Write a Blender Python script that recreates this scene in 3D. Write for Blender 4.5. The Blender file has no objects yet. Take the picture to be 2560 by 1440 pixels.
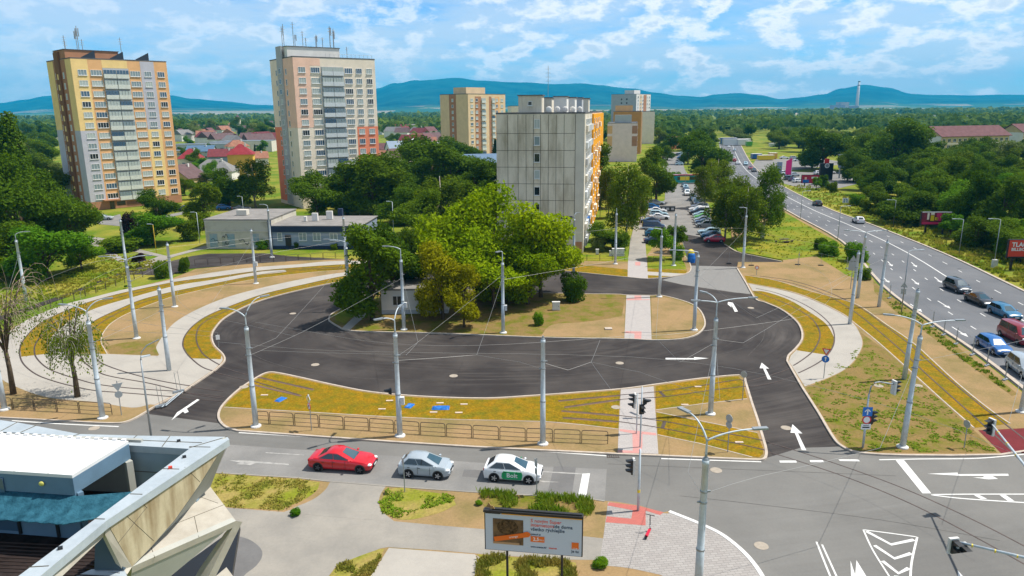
import bpy, bmesh, math, random
from mathutils import Vector, Matrix, geometry, noise
R_ = random.Random(7)
SC = bpy.context.scene
COL = SC.collection
# ---------------------------------------------------------------- camera
FPX = 1820.0; ROLL = math.atan(65/7900.0); PITCH = math.atan(443/1820.0); CH = 25.0
_F = Vector((0, math.cos(PITCH), -math.sin(PITCH)))
_R0 = Vector((1, 0, 0)); _U0 = _R0.cross(_F)
_R = _R0*math.cos(ROLL) - _U0*math.sin(ROLL); _U = _R0*math.sin(ROLL) + _U0*math.cos(ROLL)
cd = bpy.data.cameras.new('camera'); cam = bpy.data.objects.new('camera', cd); COL.objects.link(cam)
cam.matrix_world = Matrix(((_R.x, _U.x, -_F.x, 0), (_R.y, _U.y, -_F.y, 0), (_R.z, _U.z, -_F.z, CH), (0, 0, 0, 1)))
cd.sensor_width = 36; cd.lens = FPX/2560*36; cd.clip_start = 0.3; cd.clip_end = 60000
SC.camera = cam
# ---------------------------------------------------------------- light
SUN_AZ = math.radians(9.5)      # direction towards the sun, measured from +X to +Y
SUN_EL = math.radians(61)
sd = bpy.data.lights.new('sun', 'SUN'); sd.energy = 5.0; sd.angle = math.radians(0.53); sd.color = (1.0, 0.955, 0.88)
sun = bpy.data.objects.new('sun', sd); COL.objects.link(sun)
sdir = Vector((math.cos(SUN_EL)*math.cos(SUN_AZ), math.cos(SUN_EL)*math.sin(SUN_AZ), math.sin(SUN_EL)))
sun.rotation_euler = (-sdir).to_track_quat('-Z', 'Y').to_euler(); sun.location = (0, 0, 300)
W = bpy.data.worlds.new('World'); SC.world = W; W.use_nodes = True
def build_world():
    nt = W.node_tree; nt.nodes.clear(); L = nt.links.new; N = nt.nodes.new
    out = N('ShaderNodeOutputWorld'); bg = N('ShaderNodeBackground'); L(bg.outputs[0], out.inputs[0])
    bg.inputs[1].default_value = 0.085
    sky = N('ShaderNodeTexSky'); sky.sky_type = 'NISHITA'; sky.sun_disc = False
    sky.sun_elevation = SUN_EL; sky.sun_rotation = math.pi/2 - SUN_AZ
    sky.air_density = 1.0; sky.dust_density = 0.2; sky.ozone_density = 3.0
    tc = N('ShaderNodeTexCoord'); sep = N('ShaderNodeSeparateXYZ'); L(tc.outputs['Generated'], sep.inputs[0])
    def M(op, a, b=None, c=None):
        n = N('ShaderNodeMath'); n.operation = op
        for i, v in enumerate((a, b, c)):
            if v is None: continue
            if hasattr(v, 'links') or hasattr(v, 'is_linked'): L(v, n.inputs[i])
            else: n.inputs[i].default_value = v
        return n.outputs[0]
    az = M('ARCTAN2', sep.outputs[0], sep.outputs[1]); el = M('ARCSINE', sep.outputs[2])
    tint = N('ShaderNodeMixRGB'); tint.blend_type = 'MULTIPLY'; tint.inputs[0].default_value = 1; L(sky.outputs[0], tint.inputs[1])
    te = N('ShaderNodeMapRange'); te.inputs[1].default_value = 0.12; te.inputs[2].default_value = 0.6; L(el, te.inputs[0])
    tcx = N('ShaderNodeMixRGB'); L(te.outputs[0], tcx.inputs[0]); tcx.inputs[1].default_value = (0.76, 1.24, 1.74, 1); tcx.inputs[2].default_value = (1.10, 0.98, 0.88, 1); L(tcx.outputs[0], tint.inputs[2])
    # cloud field: puffs get smaller and closer towards the horizon
    v = M('POWER', M('MAXIMUM', M('ADD', el, 0.05), 0.001), 0.75)
    def cloud(sx, sy, sc, det, rough, off, lo, hi):
        cb = N('ShaderNodeCombineXYZ'); L(M('MULTIPLY', az, sx), cb.inputs[0]); L(M('MULTIPLY', v, sy), cb.inputs[1]); cb.inputs[2].default_value = off
        nz = N('ShaderNodeTexNoise'); nz.inputs['Scale'].default_value = sc; nz.inputs['Detail'].default_value = det; nz.inputs['Roughness'].default_value = rough
        L(cb.outputs[0], nz.inputs['Vector'])
        mr = N('ShaderNodeMapRange'); mr.interpolation_type = 'SMOOTHSTEP'; mr.inputs[1].default_value = lo; mr.inputs[2].default_value = hi
        L(nz.outputs['Fac'], mr.inputs[0]); return mr.outputs[0], nz.outputs['Fac']
    veil, _ = cloud(3.2, 11, 1.6, 8, 0.62, 3.1, 0.30, 0.58)
    puff, pf = cloud(15, 25, 1.25, 9, 0.57, 9.7, 0.46, 0.62)
    shade, _ = cloud(15, 25, 1.25, 9, 0.57, 9.7, 0.57, 0.68)
    # fewer puffs on the far left, veil everywhere
    side = N('ShaderNodeMapRange'); side.inputs[1].default_value = -0.75; side.inputs[2].default_value = 0.2; side.inputs[3].default_value = 0.15; side.inputs[4].default_value = 1.0; L(az, side.inputs[0])
    lowm = N('ShaderNodeMapRange'); lowm.inputs[1].default_value = 0.0; lowm.inputs[2].default_value = 0.35; lowm.inputs[3].default_value = 1.0; lowm.inputs[4].default_value = 0.35; L(el, lowm.inputs[0])
    m1 = N('ShaderNodeMixRGB'); L(M('MULTIPLY', M('MULTIPLY', veil, 0.85), lowm.outputs[0]), m1.inputs[0]); L(tint.outputs[0], m1.inputs[1]); m1.inputs[2].default_value = (7.6, 8.8, 10.1, 1)
    m2 = N('ShaderNodeMixRGB'); L(M('MULTIPLY', M('MULTIPLY', puff, side.outputs[0]), 0.9), m2.inputs[0]); L(m1.outputs[0], m2.inputs[1])
    cc = N('ShaderNodeMixRGB'); L(shade, cc.inputs[0]); cc.inputs[1].default_value = (12.8, 12.6, 12.6, 1); cc.inputs[2].default_value = (8.2, 9.2, 10.3, 1); L(cc.outputs[0], m2.inputs[2])
    L(m2.outputs[0], bg.inputs[0])
build_world()
SC.view_settings.view_transform = 'Standard'; SC.view_settings.look = 'None'
SC.view_settings.exposure = 0.25; SC.view_settings.gamma = 1.0; SC.view_settings.use_curve_mapping = False
try:
    SC.cycles.max_bounces = 5; SC.cycles.transparent_max_bounces = 8; SC.cycles.volume_bounces = 0
except Exception: pass

# ---------------------------------------------------------------- helpers
def G(x, y, z=0.0):
    """point of the photograph (2560 px wide) -> world point on the level z"""
    d = _F + _R*((x-1280)/FPX) - _U*((y-720)/FPX); t = (z-CH)/d.z
    return Vector((d.x*t, d.y*t, z))
def PY(x, y, Y):     # point seen at (x,y) at distance Y
    d = _F+_R*((x-1280)/FPX)-_U*((y-720)/FPX); t = Y/d.y; return Vector((0, 0, CH))+d*t
def at_depth(x, Y):           # world X of the photo column x at distance Y (near horizon rows)
    return PY(x, 275, Y).x
def hgt(x, y, ytop):
    g = G(x, y); lo, hi = 0.0, 300.0
    for _ in range(40):
        m = (lo+hi)/2
        if proj((g.x, g.y, m))[1] > ytop: lo = m
        else: hi = m
    return lo
def proj(p):
    v = Vector(p) - Vector((0, 0, CH)); d = v.dot(_F)
    return 1280+FPX*v.dot(_R)/d, 720-FPX*v.dot(_U)/d

MATS = {}
def mat(name, col, rough=0.8, var=0.0, scale=1.0, col2=None, metal=0.0, bump=0.0, detail=5, lo=0.35, hi=0.65, obj_var=0.0, spec=0.5, transl=0.0, coat=0.0, fine=0.0, stretch=None):
    """principled material, two tones mixed by world-space noise"""
    if name in MATS: return MATS[name]
    m = bpy.data.materials.new(name); m.use_nodes = True; nt = m.node_tree; N = nt.nodes.new; L = nt.links.new
    b = nt.nodes['Principled BSDF']; b.inputs['Roughness'].default_value = rough; b.inputs['Metallic'].default_value = metal
    if rough >= 0.72 and spec <= 0.5: spec = min(spec, 0.10)
    b.inputs['Specular IOR Level'].default_value = spec
    if coat: b.inputs['Coat Weight'].default_value = coat; b.inputs['Coat Roughness'].default_value = 0.06
    src = None
    c1 = (*col, 1); 
    geo = N('ShaderNodeNewGeometry')
    if col2 is None and var: 
        col2 = tuple(min(1, c*(1+var)) for c in col); c1 = (*[c*(1-var) for c in col], 1)
    if col2 is not None:
        nz = N('ShaderNodeTexNoise'); nz.inputs['Scale'].default_value = scale; nz.inputs['Detail'].default_value = detail; nz.inputs['Roughness'].default_value = 0.6
        if stretch:
            mpn = N('ShaderNodeMapping'); mpn.inputs['Scale'].default_value = stretch; L(geo.outputs['Position'], mpn.inputs[0]); L(mpn.outputs[0], nz.inputs['Vector'])
        else: L(geo.outputs['Position'], nz.inputs['Vector'])
        mr = N('ShaderNodeMapRange'); mr.inputs[1].default_value = lo; mr.inputs[2].default_value = hi; L(nz.outputs['Fac'], mr.inputs[0])
        mx = N('ShaderNodeMixRGB'); L(mr.outputs[0], mx.inputs[0]); mx.inputs[1].default_value = c1; mx.inputs[2].default_value = (*col2, 1); src = mx.outputs[0]
    else:
        rgb = N('ShaderNodeRGB'); rgb.outputs[0].default_value = c1; src = rgb.outputs[0]
    if fine:
        nf = N('ShaderNodeTexNoise'); nf.inputs['Scale'].default_value = 6.0; nf.inputs['Detail'].default_value = 6; nf.inputs['Roughness'].default_value = 0.7
        L(geo.outputs['Position'], nf.inputs['Vector'])
        mf = N('ShaderNodeMapRange'); mf.inputs[1].default_value = 0.3; mf.inputs[2].default_value = 0.7; mf.inputs[3].default_value = 1-fine; mf.inputs[4].default_value = 1+fine; L(nf.outputs['Fac'], mf.inputs[0])
        vm = N('ShaderNodeVectorMath'); vm.operation = 'SCALE'; L(src, vm.inputs[0]); L(mf.outputs[0], vm.inputs[3]); src = vm.outputs[0]
    if obj_var:
        oi = N('ShaderNodeObjectInfo'); hs = N('ShaderNodeHueSaturation')
        mv = N('ShaderNodeMapRange'); mv.inputs[3].default_value = 1-obj_var; mv.inputs[4].default_value = 1+obj_var; L(oi.outputs['Random'], mv.inputs[0]); L(mv.outputs[0], hs.inputs['Value'])
        mh = N('ShaderNodeMapRange'); mh.inputs[3].default_value = 0.5+0.06*obj_var; mh.inputs[4].default_value = 0.5-0.06*obj_var; L(oi.outputs['Random'], mh.inputs[0]); L(mh.outputs[0], hs.inputs['Hue'])
        L(src, hs.inputs['Color']); src = hs.outputs[0]
    L(src, b.inputs['Base Color'])
    if bump:
        nb = N('ShaderNodeTexNoise'); nb.inputs['Scale'].default_value = scale*4; nb.inputs['Detail'].default_value = 6; L(geo.outputs['Position'], nb.inputs['Vector'])
        bp = N('ShaderNodeBump'); bp.inputs['Strength'].default_value = bump; bp.inputs['Distance'].default_value = 0.05; L(nb.outputs['Fac'], bp.inputs['Height']); L(bp.outputs[0], b.inputs['Normal'])
    if transl:
        tr = N('ShaderNodeBsdfTranslucent'); L(src, tr.inputs[0]); ms = N('ShaderNodeMixShader'); ms.inputs[0].default_value = transl
        L(b.outputs[0], ms.inputs[1]); L(tr.outputs[0], ms.inputs[2]); L(ms.outputs[0], nt.nodes['Material Output'].inputs[0])
    m['src'] = 1
    MATS[name] = m
    return m
def S(r, g, b):   # sRGB 0-255 -> linear
    f = lambda c: (c/255/12.92 if c <= 10 else ((c/255+0.055)/1.055)**2.4)
    return (f(r), f(g), f(b))

class MB:
    """collects geometry for ONE mesh object"""
    def __init__(s): s.v = []; s.f = []; s.m = []; s.mi = 0
    def add(s, vs, fs):
        o = len(s.v); s.v.extend([tuple(v) for v in vs]); s.f.extend([tuple(i+o for i in f) for f in fs]); s.m.extend([s.mi]*len(fs)); return s
    def box(s, c, d, rz=0.0, rx=0.0, ry=0.0):
        x, y, z = d[0]/2, d[1]/2, d[2]/2
        vs = [Vector((a*x, b*y, e*z)) for a in (-1, 1) for b in (-1, 1) for e in (-1, 1)]
        if rx: vs = [Matrix.Rotation(rx, 3, 'X') @ v for v in vs]
        if ry: vs = [Matrix.Rotation(ry, 3, 'Y') @ v for v in vs]
        if rz: vs = [Matrix.Rotation(rz, 3, 'Z') @ v for v in vs]
        vs = [v+Vector(c) for v in vs]
        return s.add(vs, [(0, 1, 3, 2), (4, 6, 7, 5), (0, 4, 5, 1), (2, 3, 7, 6), (0, 2, 6, 4), (1, 5, 7, 3)])
    def tube(s, pts, rad, n=8, caps=True):
        pts = [Vector(p) for p in pts]; k = len(pts)
        if not hasattr(rad, '__len__'): rad = [rad]*k
        rings = []
        for i, p in enumerate(pts):
            t = (pts[min(i+1, k-1)]-pts[max(i-1, 0)])
            if t.length < 1e-9: t = Vector((0, 0, 1))
            t.normalize(); a = Vector((0, 0, 1)) if abs(t.z) < 0.9 else Vector((1, 0, 0))
            u = t.cross(a).normalized(); w = t.cross(u)
            rings.append([p+(u*math.cos(2*math.pi*j/n)+w*math.sin(2*math.pi*j/n))*rad[i] for j in range(n)])
        vs = [q for r in rings for q in r]
        fs = [(i*n+j, i*n+(j+1) % n, (i+1)*n+(j+1) % n, (i+1)*n+j) for i in range(k-1) for j in range(n)]
        if caps: fs += [tuple(range(n-1, -1, -1)), tuple((k-1)*n+j for j in range(n))]
        return s.add(vs, fs)
    def prism(s, poly, z0, z1, cap0=True):
        n = len(poly); vs = [(p[0], p[1], z0) for p in poly]+[(p[0], p[1], z1) for p in poly]
        tri = geometry.tessellate_polygon([[Vector((p[0], p[1], 0)) for p in poly]])
        fs = [tuple(i+n for i in t) for t in tri]
        if cap0: fs += [tuple(reversed(t)) for t in tri]
        fs += [(i, (i+1) % n, n+(i+1) % n, n+i) for i in range(n)]
        return s.add(vs, fs)
    def sheet(s, poly, z):
        tri = geometry.tessellate_polygon([[Vector((p[0], p[1], 0)) for p in poly]])
        return s.add([(p[0], p[1], z) for p in poly], [tuple(t) for t in tri])
    def quad(s, a, b, c, d): return s.add([a, b, c, d], [(0, 1, 2, 3)])
    def extr(s, prof, axis, a, b):
        """profile of (u,z) pairs extruded along x ('x': u=y) or along y ('y': u=x)"""
        n = len(prof); mk = (lambda u, z, t: (t, u, z)) if axis == 'x' else (lambda u, z, t: (u, t, z))
        vs = [mk(u, z, a) for u, z in prof]+[mk(u, z, b) for u, z in prof]
        tri = geometry.tessellate_polygon([[Vector((u, z, 0)) for u, z in prof]])
        return s.add(vs, [tuple(t) for t in tri]+[tuple(i+n for i in reversed(t)) for t in tri]+[(i, (i+1) % n, n+(i+1) % n, n+i) for i in range(n)])
    def ball(s, c, r, n=8, m=6):
        if not hasattr(r, '__len__'): r = (r, r, r)
        vs = []; 
        for i in range(m+1):
            th = math.pi*i/m
            for j in range(n): vs.append((c[0]+r[0]*math.sin(th)*math.cos(2*math.pi*j/n), c[1]+r[1]*math.sin(th)*math.sin(2*math.pi*j/n), c[2]+r[2]*math.cos(th)))
        return s.add(vs, [(i*n+j, (i+1)*n+j, (i+1)*n+(j+1) % n, i*n+(j+1) % n) for i in range(m) for j in range(n)])
    def build(s, name, m, parent=None, loc=None, smooth=False, kind=None, fixn=True):
        me = bpy.data.meshes.new(name); me.from_pydata(s.v, [], s.f); me.update()
        ms = m if isinstance(m, (list, tuple)) else [m]
        for q in ms: me.materials.append(q)
        if len(ms) > 1: me.polygons.foreach_set('material_index', s.m)
        if fixn and len(s.f) < 60000:
            bm = bmesh.new(); bm.from_mesh(me); bmesh.ops.recalc_face_normals(bm, faces=bm.faces); bm.to_mesh(me); bm.free()
        if smooth: me.polygons.foreach_set('use_smooth', [True]*len(me.polygons))
        o = bpy.data.objects.new(name, me); COL.objects.link(o)
        if parent: o.parent = parent
        if loc is not None: o.location = loc
        if kind: o['kind'] = kind
        return o
def tag(o, label, cat, group=None, kind=None):
    o['label'] = label; o['category'] = cat
    if group: o['group'] = group
    if kind: o['kind'] = kind
    return o
def thing(name, label, cat, loc=(0, 0, 0), rz=0.0, group=None, sc=None):
    o = bpy.data.objects.new(name, None); COL.objects.link(o); o.location = loc; o.rotation_euler = (0, 0, rz)
    o.empty_display_size = 0.3
    if sc: o.scale = sc if hasattr(sc, '__len__') else (sc, sc, sc)
    return tag(o, label, cat, group)
def dup(root, loc=None, rz=None, label=None, group=None, sc=None):
    def rec(o, par):
        c = o.copy(); COL.objects.link(c)
        if par: c.parent = par
        for ch in list(o.children):
            if ch.name in KIDS_SKIP: continue
            rec(ch, c)
        return c
    r = rec(root, None)
    if loc is not None: r.location = loc
    if rz is not None: r.rotation_euler = (0, 0, rz)
    if sc is not None: r.scale = sc if hasattr(sc, '__len__') else (sc, sc, sc)
    if label: r['label'] = label
    if group: r['group'] = group
    return r
KIDS_SKIP = set()
def set_mat(o, m):     # object-level material, mesh data stay shared
    o.material_slots[0].link = 'OBJECT'; o.material_slots[0].material = m

def cr(pts, n=5):
    """smooth open curve through points (Catmull-Rom)"""
    P = [Vector(p) for p in pts]
    if len(P) < 3: return P
    out = []
    for i in range(len(P)-1):
        p0 = P[i-1] if i > 0 else P[0]*2-P[1]; p1 = P[i]; p2 = P[i+1]; p3 = P[i+2] if i+2 < len(P) else P[-1]*2-P[-2]
        for k in range(n):
            t = k/n
            out.append(0.5*((2*p1)+(p2-p0)*t+(2*p0-5*p1+4*p2-p3)*t*t+(3*p1-p0-3*p2+p3)*t**3))
    out.append(P[-1]); return out
def C(*px, z=0.0, n=5):       # smooth world curve from photo points
    return cr([G(x, y, z) for x, y in px], n)
def Lp(*px, z=0.0):
    return [G(x, y, z) for x, y in px]
def offset(path, d):
    out = []
    for i, p in enumerate(path):
        t = (path[min(i+1, len(path)-1)]-path[max(i-1, 0)]); t.z = 0
        if t.length < 1e-6: t = Vector((1, 0, 0))
        t.normalize(); out.append(Vector((p.x-t.y*d, p.y+t.x*d, p.z)))
    return out
def strip(mb, path, w, z0, z1=None):
    """flat (or boxed, when z1 is given) band along a path"""
    a = offset(path, w/2); b = offset(path, -w/2); n = len(path)
    if z1 is None:
        vs = [(p.x, p.y, z0) for p in a]+[(p.x, p.y, z0) for p in b]
        return mb.add(vs, [(i, n+i, n+i+1, i+1) for i in range(n-1)])
    vs = [(p.x, p.y, z) for q in (a, b) for z in (z0, z1) for p in q]     # a0 a1 b0 b1
    fs = []
    for i in range(n-1):
        A0, A1, B0, B1 = i, n+i, 2*n+i, 3*n+i
        fs += [(A1, B1, B1+1, A1+1), (A0, A1, A1+1, A0+1), (B0, B0+1, B1+1, B1)]
    fs += [(0, 2*n, 3*n, n), (n-1, 2*n-1, 4*n-1, 3*n-1)]
    return mb.add(vs, fs)
def text(body, size, m, loc, rot, parent, name='lettering', depth=0.004, align='CENTER', sx=1.0, bold=0.0):
    cu = bpy.data.curves.new('t', 'FONT'); cu.body = body; cu.size = size; cu.align_x = align; cu.align_y = 'CENTER'; cu.extrude = depth; cu.offset = bold; cu.resolution_u = 2
    ob = bpy.data.objects.new('t', cu); COL.objects.link(ob)
    bpy.context.view_layer.update()
    me = bpy.data.meshes.new_from_object(ob.evaluated_get(bpy.context.evaluated_depsgraph_get()))
    bpy.data.objects.remove(ob); bpy.data.curves.remove(cu); me.materials.clear(); me.materials.append(m)
    o = bpy.data.objects.new(name, me); COL.objects.link(o); o.parent = parent; o.location = loc; o.rotation_euler = rot; o.scale = (sx, 1, 1)
    return o
# ---------------------------------------------------------------- ground materials
M_TERR = mat('meadow', (0.10, 0.165, 0.008), 0.95, col2=(0.26, 0.235, 0.035), scale=0.09, detail=8, bump=0.4, lo=0.42, hi=0.62, fine=0.35)
M_GRASS = mat('lawn', (0.10, 0.165, 0.006), 0.95, col2=(0.26, 0.225, 0.022), scale=0.16, detail=8, bump=0.4, lo=0.38, hi=0.66, fine=0.35)
M_DRY = mat('dry_grass', (0.30, 0.23, 0.07), 0.95, col2=(0.19, 0.21, 0.018), scale=0.35, detail=8, bump=0.4, lo=0.4, hi=0.62, fine=0.3)
M_SOIL = mat('bare_soil', (0.31, 0.205, 0.10), 0.95, col2=(0.20, 0.155, 0.06), scale=0.22, detail=9, bump=0.25, lo=0.42, hi=0.68, fine=0.14)
M_SOILG = mat('sprouting_soil', (0.215, 0.145, 0.052), 0.95, col2=(0.125, 0.135, 0.012), scale=0.5, detail=9, bump=0.3, lo=0.45, hi=0.64, fine=0.22)
M_SEDUM = mat('sedum', (0.27, 0.150, 0.006), 0.95, col2=(0.135, 0.125, 0.008), scale=0.9, detail=9, bump=0.8, lo=0.36, hi=0.68, fine=0.45)
M_ASPH = mat('new_asphalt', (0.036, 0.031, 0.030), 0.8, col2=(0.080, 0.070, 0.063), scale=0.13, detail=9, bump=0.05, lo=0.40, hi=0.72, spec=0.35, fine=0.07)
M_ROAD = mat('street_asphalt', (0.150, 0.145, 0.135), 0.85, col2=(0.195, 0.188, 0.173), scale=0.10, detail=8, lo=0.38, hi=0.65, spec=0.3, fine=0.06)
M_ROADL = mat('old_asphalt', (0.19, 0.185, 0.175), 0.9, col2=(0.25, 0.24, 0.225), scale=0.25, detail=9, lo=0.38, hi=0.66, spec=0.3, fine=0.07)
M_MAIN = mat('main_asphalt', (0.125, 0.13, 0.14), 0.85, col2=(0.165, 0.168, 0.175), scale=0.07, detail=8, lo=0.38, hi=0.64, spec=0.3, fine=0.05)
M_CONC = mat('pale_concrete', (0.39, 0.36, 0.315), 0.85, col2=(0.325, 0.30, 0.265), scale=0.3, detail=8, lo=0.45, hi=0.75, fine=0.04)
M_KERB = mat('kerb_concrete', (0.46, 0.39, 0.32), 0.85, var=0.12, scale=1.5)
M_WALK = mat('walkway_concrete', (0.31, 0.285, 0.245), 0.9, col2=(0.235, 0.22, 0.195), scale=0.3, detail=8, lo=0.4, hi=0.7, fine=0.06)
M_WHITE = mat('road_paint', (0.66, 0.65, 0.62), 0.7, col2=(0.50, 0.49, 0.46), scale=2.5, detail=8, lo=0.5, hi=0.8)
M_FADED = mat('worn_road_paint', (0.40, 0.385, 0.36), 0.8, col2=(0.24, 0.235, 0.22), scale=2.2, detail=9, lo=0.40, hi=0.7)
M_RAIL = mat('rail_steel', (0.075, 0.05, 0.04), 0.6, var=0.25, scale=2, metal=0.2)
M_RAILG = mat('rail_groove', (0.16, 0.105, 0.085), 0.8, var=0.15, scale=2)
M_PATCH = mat('patched_asphalt', (0.155, 0.15, 0.145), 0.9, var=0.08, scale=0.6, fine=0.06)

def streaks(m, amt=0.5, tone=(0.135, 0.125, 0.11)):
    """dusty tyre arcs: noise stretched around the loop centre and along the street"""
    nt = m.node_tree; N = nt.nodes.new; L = nt.links.new; b = nt.nodes['Principled BSDF']; src = b.inputs['Base Color'].links[0].from_socket
    geo = N('ShaderNodeNewGeometry'); sp = N('ShaderNodeSeparateXYZ'); L(geo.outputs['Position'], sp.inputs[0])
    def M(op, a, c):
        n = N('ShaderNodeMath'); n.operation = op
        for i, v in enumerate((a, c)):
            if isinstance(v, (int, float)): n.inputs[i].default_value = v
            else: L(v, n.inputs[i])
        return n.outputs[0]
    dx = M('MULTIPLY', M('ADD', sp.outputs[0], 2.0), 0.62); dy = M('SUBTRACT', sp.outputs[1], 84.0); rr = M('SQRT', M('ADD', M('MULTIPLY', dx, dx), M('MULTIPLY', dy, dy)), 0.0); an = M('ARCTAN2', dy, dx)
    cb = N('ShaderNodeCombineXYZ'); L(M('MULTIPLY', rr, 1.5), cb.inputs[0]); L(M('MULTIPLY', an, 2.0), cb.inputs[1])
    nz = N('ShaderNodeTexNoise'); nz.inputs['Scale'].default_value = 1.0; nz.inputs['Detail'].default_value = 7; nz.inputs['Roughness'].default_value = 0.65; L(cb.outputs[0], nz.inputs['Vector'])
    n2 = N('ShaderNodeTexNoise'); n2.inputs['Scale'].default_value = 0.07; n2.inputs['Detail'].default_value = 4; L(geo.outputs['Position'], n2.inputs['Vector'])
    mr = N('ShaderNodeMapRange'); mr.inputs[1].default_value = 0.45; mr.inputs[2].default_value = 0.75; L(nz.outputs['Fac'], mr.inputs[0]); m2 = N('ShaderNodeMapRange'); m2.inputs[1].default_value = 0.40; m2.inputs[2].default_value = 0.62; L(n2.outputs['Fac'], m2.inputs[0])
    mx = N('ShaderNodeMixRGB'); L(M('MULTIPLY', M('MULTIPLY', mr.outputs[0], m2.outputs[0]), amt), mx.inputs[0]); L(src, mx.inputs[1]); mx.inputs[2].default_value = (*tone, 1); L(mx.outputs[0], b.inputs['Base Color'])
streaks(M_ASPH, 0.7, (0.13, 0.115, 0.102)); streaks(M_ROAD, 0.35, (0.24, 0.235, 0.22)); streaks(M_MAIN, 0.3, (0.25, 0.25, 0.25))
def paver_mat(name, c1, c2, mortar, w, h):
    m = mat(name, c1, 0.85); nt = m.node_tree; N = nt.nodes.new; L = nt.links.new; b = nt.nodes['Principled BSDF']
    geo = N('ShaderNodeNewGeometry'); mp = N('ShaderNodeMapping'); mp.inputs['Rotation'].default_value = (0, 0, -0.14); L(geo.outputs['Position'], mp.inputs[0])
    br = N('ShaderNodeTexBrick'); br.inputs['Scale'].default_value = 1; br.inputs['Brick Width'].default_value = w; br.inputs['Row Height'].default_value = h
    br.inputs['Mortar Size'].default_value = 0.012; br.inputs['Color1'].default_value = (*c1, 1); br.inputs['Color2'].default_value = (*c2, 1); br.inputs['Mortar'].default_value = (*mortar, 1)
    L(mp.outputs[0], br.inputs[0]); L(br.outputs[0], b.inputs['Base Color']); return m
M_PAVER = paver_mat('grey_pavers', (0.31, 0.285, 0.265), (0.36, 0.335, 0.31), (0.20, 0.185, 0.175), 0.42, 0.21)
M_PAVEW = paver_mat('pale_pavers', (0.42, 0.385, 0.36), (0.38, 0.35, 0.33), (0.30, 0.275, 0.26), 0.42, 0.21)
M_COBB = paver_mat('cobbles', (0.22, 0.21, 0.20), (0.27, 0.26, 0.24), (0.17, 0.165, 0.155), 0.2, 0.1)
M_REDP = paver_mat('red_pavers', (0.50, 0.15, 0.12), (0.44, 0.13, 0.11), (0.34, 0.12, 0.10), 0.2, 0.1)
M_PINKP = paver_mat('faded_red_pavers', (0.56, 0.28, 0.25), (0.52, 0.25, 0.22), (0.42, 0.24, 0.22), 0.2, 0.1)
M_DKRED = mat('dark_red_surface', (0.15, 0.025, 0.028), 0.8, var=0.1, scale=1, fine=0.05)

Z1 = 0.10
def ground(name, parts, m, z, flat=False):
    """parts: list of world polylines joined into one outline"""
    poly = [p for seg in parts for p in seg]
    clean = [poly[0]]
    for p in poly[1:]:
        if (p-clean[-1]).xy.length > 0.02: clean.append(p)
    b = MB()
    if flat: b.sheet(clean, z)
    else: b.prism(clean, -0.06, z, cap0=False)
    return b.build(name, m, kind='structure', fixn=not flat)
def c1(*px, n=5): return C(*px, z=Z1, n=n)
def l1(*px): return Lp(*px, z=Z1)
def kerb(name, path, side=0.0, w=0.16, m=None, z0=-0.05, z1=0.13):
    b = MB(); strip(b, offset(path, side), w, z0, z1)
    return b.build(name, m or M_KERB, kind='structure')

# one ground sheet to the horizon
b = MB()
n = 48
ring = [[(r*math.cos(2*math.pi*i/n), r*math.sin(2*math.pi*i/n), -0.05 if r < 20000 else -0.05) for i in range(n)] for r in (400, 3000, 40000)]
b.add([(0, 0, -0.05)]+[v for q in ring for v in q], [(0, 1+i, 1+(i+1) % n) for i in range(n)]+[(1+k*n+i, 1+(k+1)*n+i, 1+(k+1)*n+(i+1) % n, 1+k*n+(i+1) % n) for k in range(2) for i in range(n)])
b.build('ground', M_TERR, kind='structure', fixn=False)

# ---- asphalt sheets (z 0)
ground('turning_loop_road', [C((300, 1075), (300, 900), (420, 760), (640, 690), (860, 660), (1200, 640), (1500, 660)), Lp((1640, 690), (1900, 690), (2060, 820), (2080, 980), (2200, 1150), (1900, 1160), (600, 1082))], M_ASPH, 0.0, flat=True)
ground('street', [Lp((-700, 1010), (0, 1036), (300, 1060), (330, 1030), (560, 1060), (600, 1078), (1180, 1118), (1546, 1137), (1700, 1142), (1900, 1150), (2000, 1120), (2600, 1100), (3600, 1090), (4200, 2100), (1850, 2100), (1905, 1430), (1500, 1250), (1190, 1228), (540, 1180), (200, 1150), (-700, 1110))], M_ROAD, 0.008, flat=True)
ground('old_street_lane', [Lp((572, 1112), (760, 1125), (980, 1140), (1270, 1163), (1517, 1173), (1512, 1252), (1190, 1230), (820, 1203), (539, 1181))], M_ROADL, 0.012, flat=True)
ground('asphalt_patch', [Lp((1160, 1174), (1205, 1176), (1200, 1195), (1155, 1192))], M_PATCH, 0.016, flat=True)
ground('asphalt_patch', [Lp((1385, 1166), (1440, 1168), (1430, 1236), (1370, 1228))], M_PATCH, 0.016, flat=True)
# main road on the right
ROADW = C((1800, 345), (1806, 372), (1815, 408), (1850, 450), (1900, 490), (1963, 526), (2030, 562), (2100, 603), (2199, 721 - 62), (2314, 745), (2425, 840), (2560, 970), (2760, 1180), n=4)
ROADW = C((1795, 345), (1800, 372), (1812, 408), (1845, 452), (1963, 526), (2100, 603), (2199, 712), (2314, 800), (2425, 875), (2560, 980), (2800, 1180), n=4)
ROADE = C((1845, 345), (1857, 370), (1885, 415), (1944, 457), (2060, 516), (2175, 559), (2366, 635), (2560, 726), (3100, 980), n=4)
ground('main_road', [ROADW, list(reversed(ROADE))], M_MAIN, 0.004, flat=True)
ground('side_street', [Lp((1795, 425), (1830, 420), (1850, 445), (1880, 480), (1960, 525), (1920, 545), (1880, 510), (1840, 480))], M_MAIN, 0.002, flat=True)
kerb('road_kerb', offset(ROADE, -0.3), w=0.4)
kerb('road_kerb', offset(ROADW, 0.3)[12:], w=0.4)
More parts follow.
